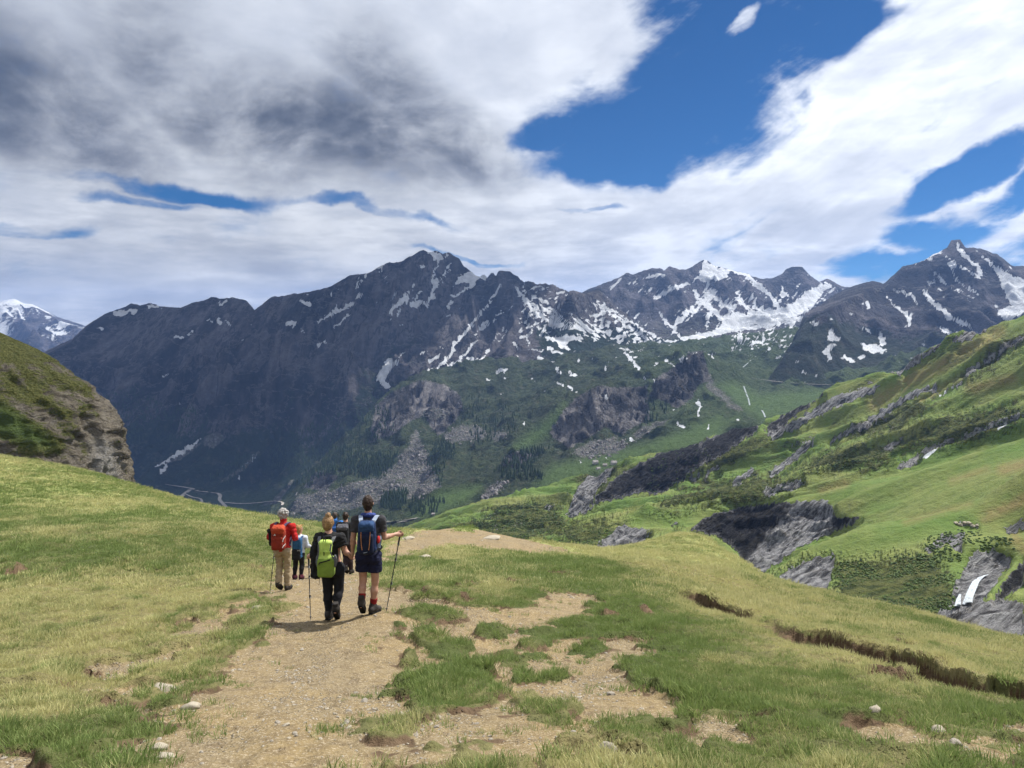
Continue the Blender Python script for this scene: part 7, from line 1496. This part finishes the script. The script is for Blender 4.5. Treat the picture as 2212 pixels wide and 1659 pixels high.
def build_shrubs():
    m, nt = new_mat('alder_leaves'); n = nt.noise(nt.pos(), 1.5, 5, 0.7); finish(nt, nt.mix(nt.mr(n, .3, .7), (0.045, 0.080, 0.024), (0.120, 0.170, 0.050)), 0.85, nt.bump(n, 1.0, 0.5))
    src = []
    for i in range(3):
        o = bpy.data.objects.new('shrub', rock_mesh('shrub', m, 40+i, 1.2, 1.0, 0.75, 2, 0.75)); src.append(o)
    P_ = [(HHEATH[7], 1500), (HHEATH[8], 1300), (HHEATH[6], 260), (HHEATH[11], 240), (HHEATH[0], 200), (HHEATH[1], 260), (HHEATH[3], 200), ([(840, 1090), (1000, 1120), (1100, 1165), (1200, 1200), (1150, 1230), (1000, 1180)], 60), ([(600, 650), (800, 560), (860, 640), (700, 800), (560, 800)], 180), ([(1780, 1000), (1900, 960), (2150, 990), (2180, 1060), (1960, 1060), (1900, 1180), (1820, 1180)], 420)]
    p = scatter_in(P_, c5, [HILL_T], 12); n = len(p); r = np.random.default_rng(9)
    k = fbm(p[:, 0]/18, p[:, 1]/12, 3, 171) > -0.12; p = p[k]; n = len(p)
    sc_ = r.uniform(0.30, 0.80, n)*(0.50+p[:, 1]/1200)
    o = instancer('shrubs', p+np.array([0, 0, 0.1]), np.stack([r.normal(0, .15, n), r.normal(0, .15, n), r.uniform(0, 6.28, n)], 1), sc_, {}, src, r.integers(0, 3, n))
    tag(o, 'low dark green alder scrub on the steep ravine slopes', 'shrubs', kind='stuff')
build_shrubs()
MAT_SCREE = flat_mat('scree_rock', (0.27, 0.25, 0.24), (0.16, 0.15, 0.15))
# boulders on the scree and in the meadow
def build_boulders():
    src = [bpy.data.objects.new('scree_block', rock_mesh('scree_block', MAT_SCREE, 90+i, 1.2, 1.0, 0.8, 1, 0.3)) for i in range(3)]
    P_ = [(pl, n) for pl, n in zip(SCREE, (900, 150, 200, 100, 60, 30, 40))]; p = scatter_in(P_, cB, [MID_T, MAIN_T], 31); n = len(p); r = np.random.default_rng(10)
    o = instancer('scree', p, r.uniform(0, 3, (n, 3)), np.clip(np.exp(r.normal(0.55, .45, n)), .7, 5), {}, src, r.integers(0, 3, n)); tag(o, 'pale rock fall blocks on the far valley slopes', 'scree', kind='stuff')
    ORD = ('leftmost', 'second from left', 'third from left', 'third from right', 'second from right', 'rightmost')
    for i in range(6):
        q = c5((1918+i*18.5, 934+7*math.sin(i*1.9)+i*2)); h = hit_any(*q, [HILL_T])
        if h is None: continue
        o = bpy.data.objects.new('boulder', rock_mesh('boulder', MAT_STONE, 120+i, 1.2, 1.0, 0.7, 2, 0.3)); COL.objects.link(o); s = r.uniform(.6, 1.0); o.scale = (s, s, s); o.location = h+np.array([0, 0, .2*s]); o.rotation_euler = (0, 0, r.uniform(0, 6))
        tag(o, '%s pale boulder in the loose row on the meadow above the waterfall' % ORD[i], 'boulder', 'boulders in a loose row on the meadow')
build_boulders()
# chalets
def chalet(px, py, w, rz, label, stone=False):
    h = hit_any(px, py, [HILL_T, MID_T])
    e = empty('chalet', h-np.array([0, 0, .4]), rz); L, D_, H = w, w*0.75, w*0.42
    wm = flat_mat('chalet_wall', (0.55, 0.52, 0.48), (0.42, 0.39, 0.35)); rm = flat_mat('chalet_roof', (0.36, 0.34, 0.33), (0.22, 0.20, 0.19)); dm = flat_mat('chalet_door', (0.10, 0.06, 0.04), (0.07, 0.04, 0.03))
    x, y = L/2, D_/2; V = [(-x, -y, 0), (x, -y, 0), (x, y, 0), (-x, y, 0), (-x, -y, H), (x, -y, H), (x, y, H), (-x, y, H), (-x, 0, H+y*.8), (x, 0, H+y*.8)]
    mesh_np('wall', V, [(0, 1, 5, 4), (1, 2, 6, 5), (2, 3, 7, 6), (3, 0, 4, 7), (3, 2, 1, 0)], wm, None, False, e, [(5, 6, 9), (7, 4, 8)])
    o_ = .35; rz_ = H+y*.8; ze = H-o_*.8; t = .18
    for s in (-1, 1):
        V = [(-x-o_, s*(y+o_), ze), (x+o_, s*(y+o_), ze), (x+o_, 0, rz_), (-x-o_, 0, rz_)]; V += [(a, b, c+t) for a, b, c in V]
        mesh_np('roof', V, [(0, 1, 2, 3), (4, 7, 6, 5), (0, 4, 5, 1), (1, 5, 6, 2), (2, 6, 7, 3), (3, 7, 4, 0)], rm, None, False, e)
    def slab(n, x0, x1, z0, z1):
        V = [(a, b, c) for b in (-y-.06, -y+.02) for c in (z0, z1) for a in (x0, x1)]
        mesh_np(n, V, [(0, 1, 3, 2), (4, 6, 7, 5), (0, 4, 5, 1), (2, 3, 7, 6), (0, 2, 6, 4), (1, 5, 7, 3)], dm, None, False, e)
    slab('door', -.4, .5, 0, 1.9); slab('window', -x*.7, -x*.7+.8, 1.0, 1.9); slab('window', x*.45, x*.45+.8, 1.0, 1.9)
    tag(e, label, 'chalet', 'chalets in the valley meadow')
for a in ((1286, 1002, 9, .3, 'leftmost tiny chalet in the bright meadow across the valley'), (1307, 1007, 7, -.2, 'tiny chalet just right of the leftmost one across the valley'), (1326, 1003, 9, .2, 'rightmost tiny chalet by the dark scar across the valley'), (1292, 1014, 6, .5, 'lowest tiny hut of the cluster across the valley'), (936, 1112, 5, .1, 'tiny white hut alone on the green crest behind the tall walker')): chalet(*a)
# unseen cloud above the frame, outlined to lay shade on the dark range
def build_shade_cloud():
    n = 90; zc_ = 2900.0
    off = np.array([math.sin(R(SUN_AZ)), math.cos(R(SUN_AZ))])*zc_/math.tan(R(SUN_EL))
    gx, gy = np.meshgrid(np.linspace(-5200, 700, n), np.linspace(1100, 5600, n))
    outline = [(-5000, 1500), (-2600, 1450), (-1500, 1500), (-700, 1480), (-420, 1800), (-350, 2150), (-430, 2450), (-260, 2800), (-40, 3050), (120, 3300), (0, 3800), (-200, 5200), (-5000, 5400)]
    d = poly_sd(gx, gy, outline)+fbm(gx/420, gy/420, 4, 401)*260
    t = np.sqrt(np.clip(d, 0, 600)/600); top = zc_+t*420*(0.7+0.5*fbm(gx/350, gy/350, 4, 403))+20; bot = zc_-t*110*(0.8+0.4*fbm(gx/300, gy/300, 3, 405))
    X, Y = gx+off[0], gy+off[1]; k = d > 0
    q = grid_quads(n, n); kf = k.reshape(-1)[q].all(1); q = q[kf]
    # outline skirt joins the two sheets
    co = np.concatenate([np.stack([X, Y, top], -1).reshape(-1, 3), np.stack([X, Y, bot], -1).reshape(-1, 3)]); N_ = n*n
    e = np.concatenate([q[:, [0, 1]], q[:, [1, 2]], q[:, [2, 3]], q[:, [3, 0]]]); key = np.sort(e, 1); _, inv, cnt = np.unique(key[:, 0]*N_+key[:, 1], return_inverse=True, return_counts=True)
    b = e[cnt[inv] == 1]; skirt = np.stack([b[:, 1], b[:, 0], b[:, 0]+N_, b[:, 1]+N_], 1)
    Q = np.concatenate([q, q[:, ::-1]+N_, skirt]); used = np.unique(Q); mp = np.full(2*N_, -1); mp[used] = np.arange(len(used))
    m, nt = new_mat('cloud_white'); finish(nt, (1.0, 1.0, 1.0), 1.0, None, 0.0, trans=0.45)
    o = mesh_np('cloud', co[used], mp[Q], m); o['kind'] = 'structure'
build_shade_cloud()
# ------------------------------------------------------------------ mountain air
def build_haze():
    lo = np.array([1e9]*3); hi = -lo
    for o in COL.objects:
        if o.type != 'MESH' or o.name.startswith('cloud'): continue
        for c in o.bound_box:
            w = np.array(o.matrix_world @ Vector(c)); lo = np.minimum(lo, w); hi = np.maximum(hi, w)
    lo -= (60, 60, 1.5); hi += (60, 60, 20); hi[2] = max(hi[2], 20)
    v = [(x, y, z) for z in (lo[2], hi[2]) for y in (lo[1], hi[1]) for x in (lo[0], hi[0])]
    f = [(0, 2, 3, 1), (4, 5, 7, 6), (0, 1, 5, 4), (2, 6, 7, 3), (0, 4, 6, 2), (1, 3, 7, 5)]
    m = bpy.data.materials.new('air'); m.use_nodes = True; t = m.node_tree; t.nodes.clear()
    pv = t.nodes.new('ShaderNodeVolumePrincipled'); pv.inputs['Density'].default_value = 4.6e-5
    pv.inputs['Color'].default_value = (0.30, 0.50, 1.0, 1); pv.inputs['Anisotropy'].default_value = 0.2
    ou = t.nodes.new('ShaderNodeOutputMaterial'); t.links.new(pv.outputs[0], ou.inputs['Volume'])
    o = mesh_np('haze', v, f, m, smooth_=False)
    o['kind'] = 'stuff'; o['label'] = 'thin blue air over the far mountains and valley'; o['category'] = 'haze'
build_haze()
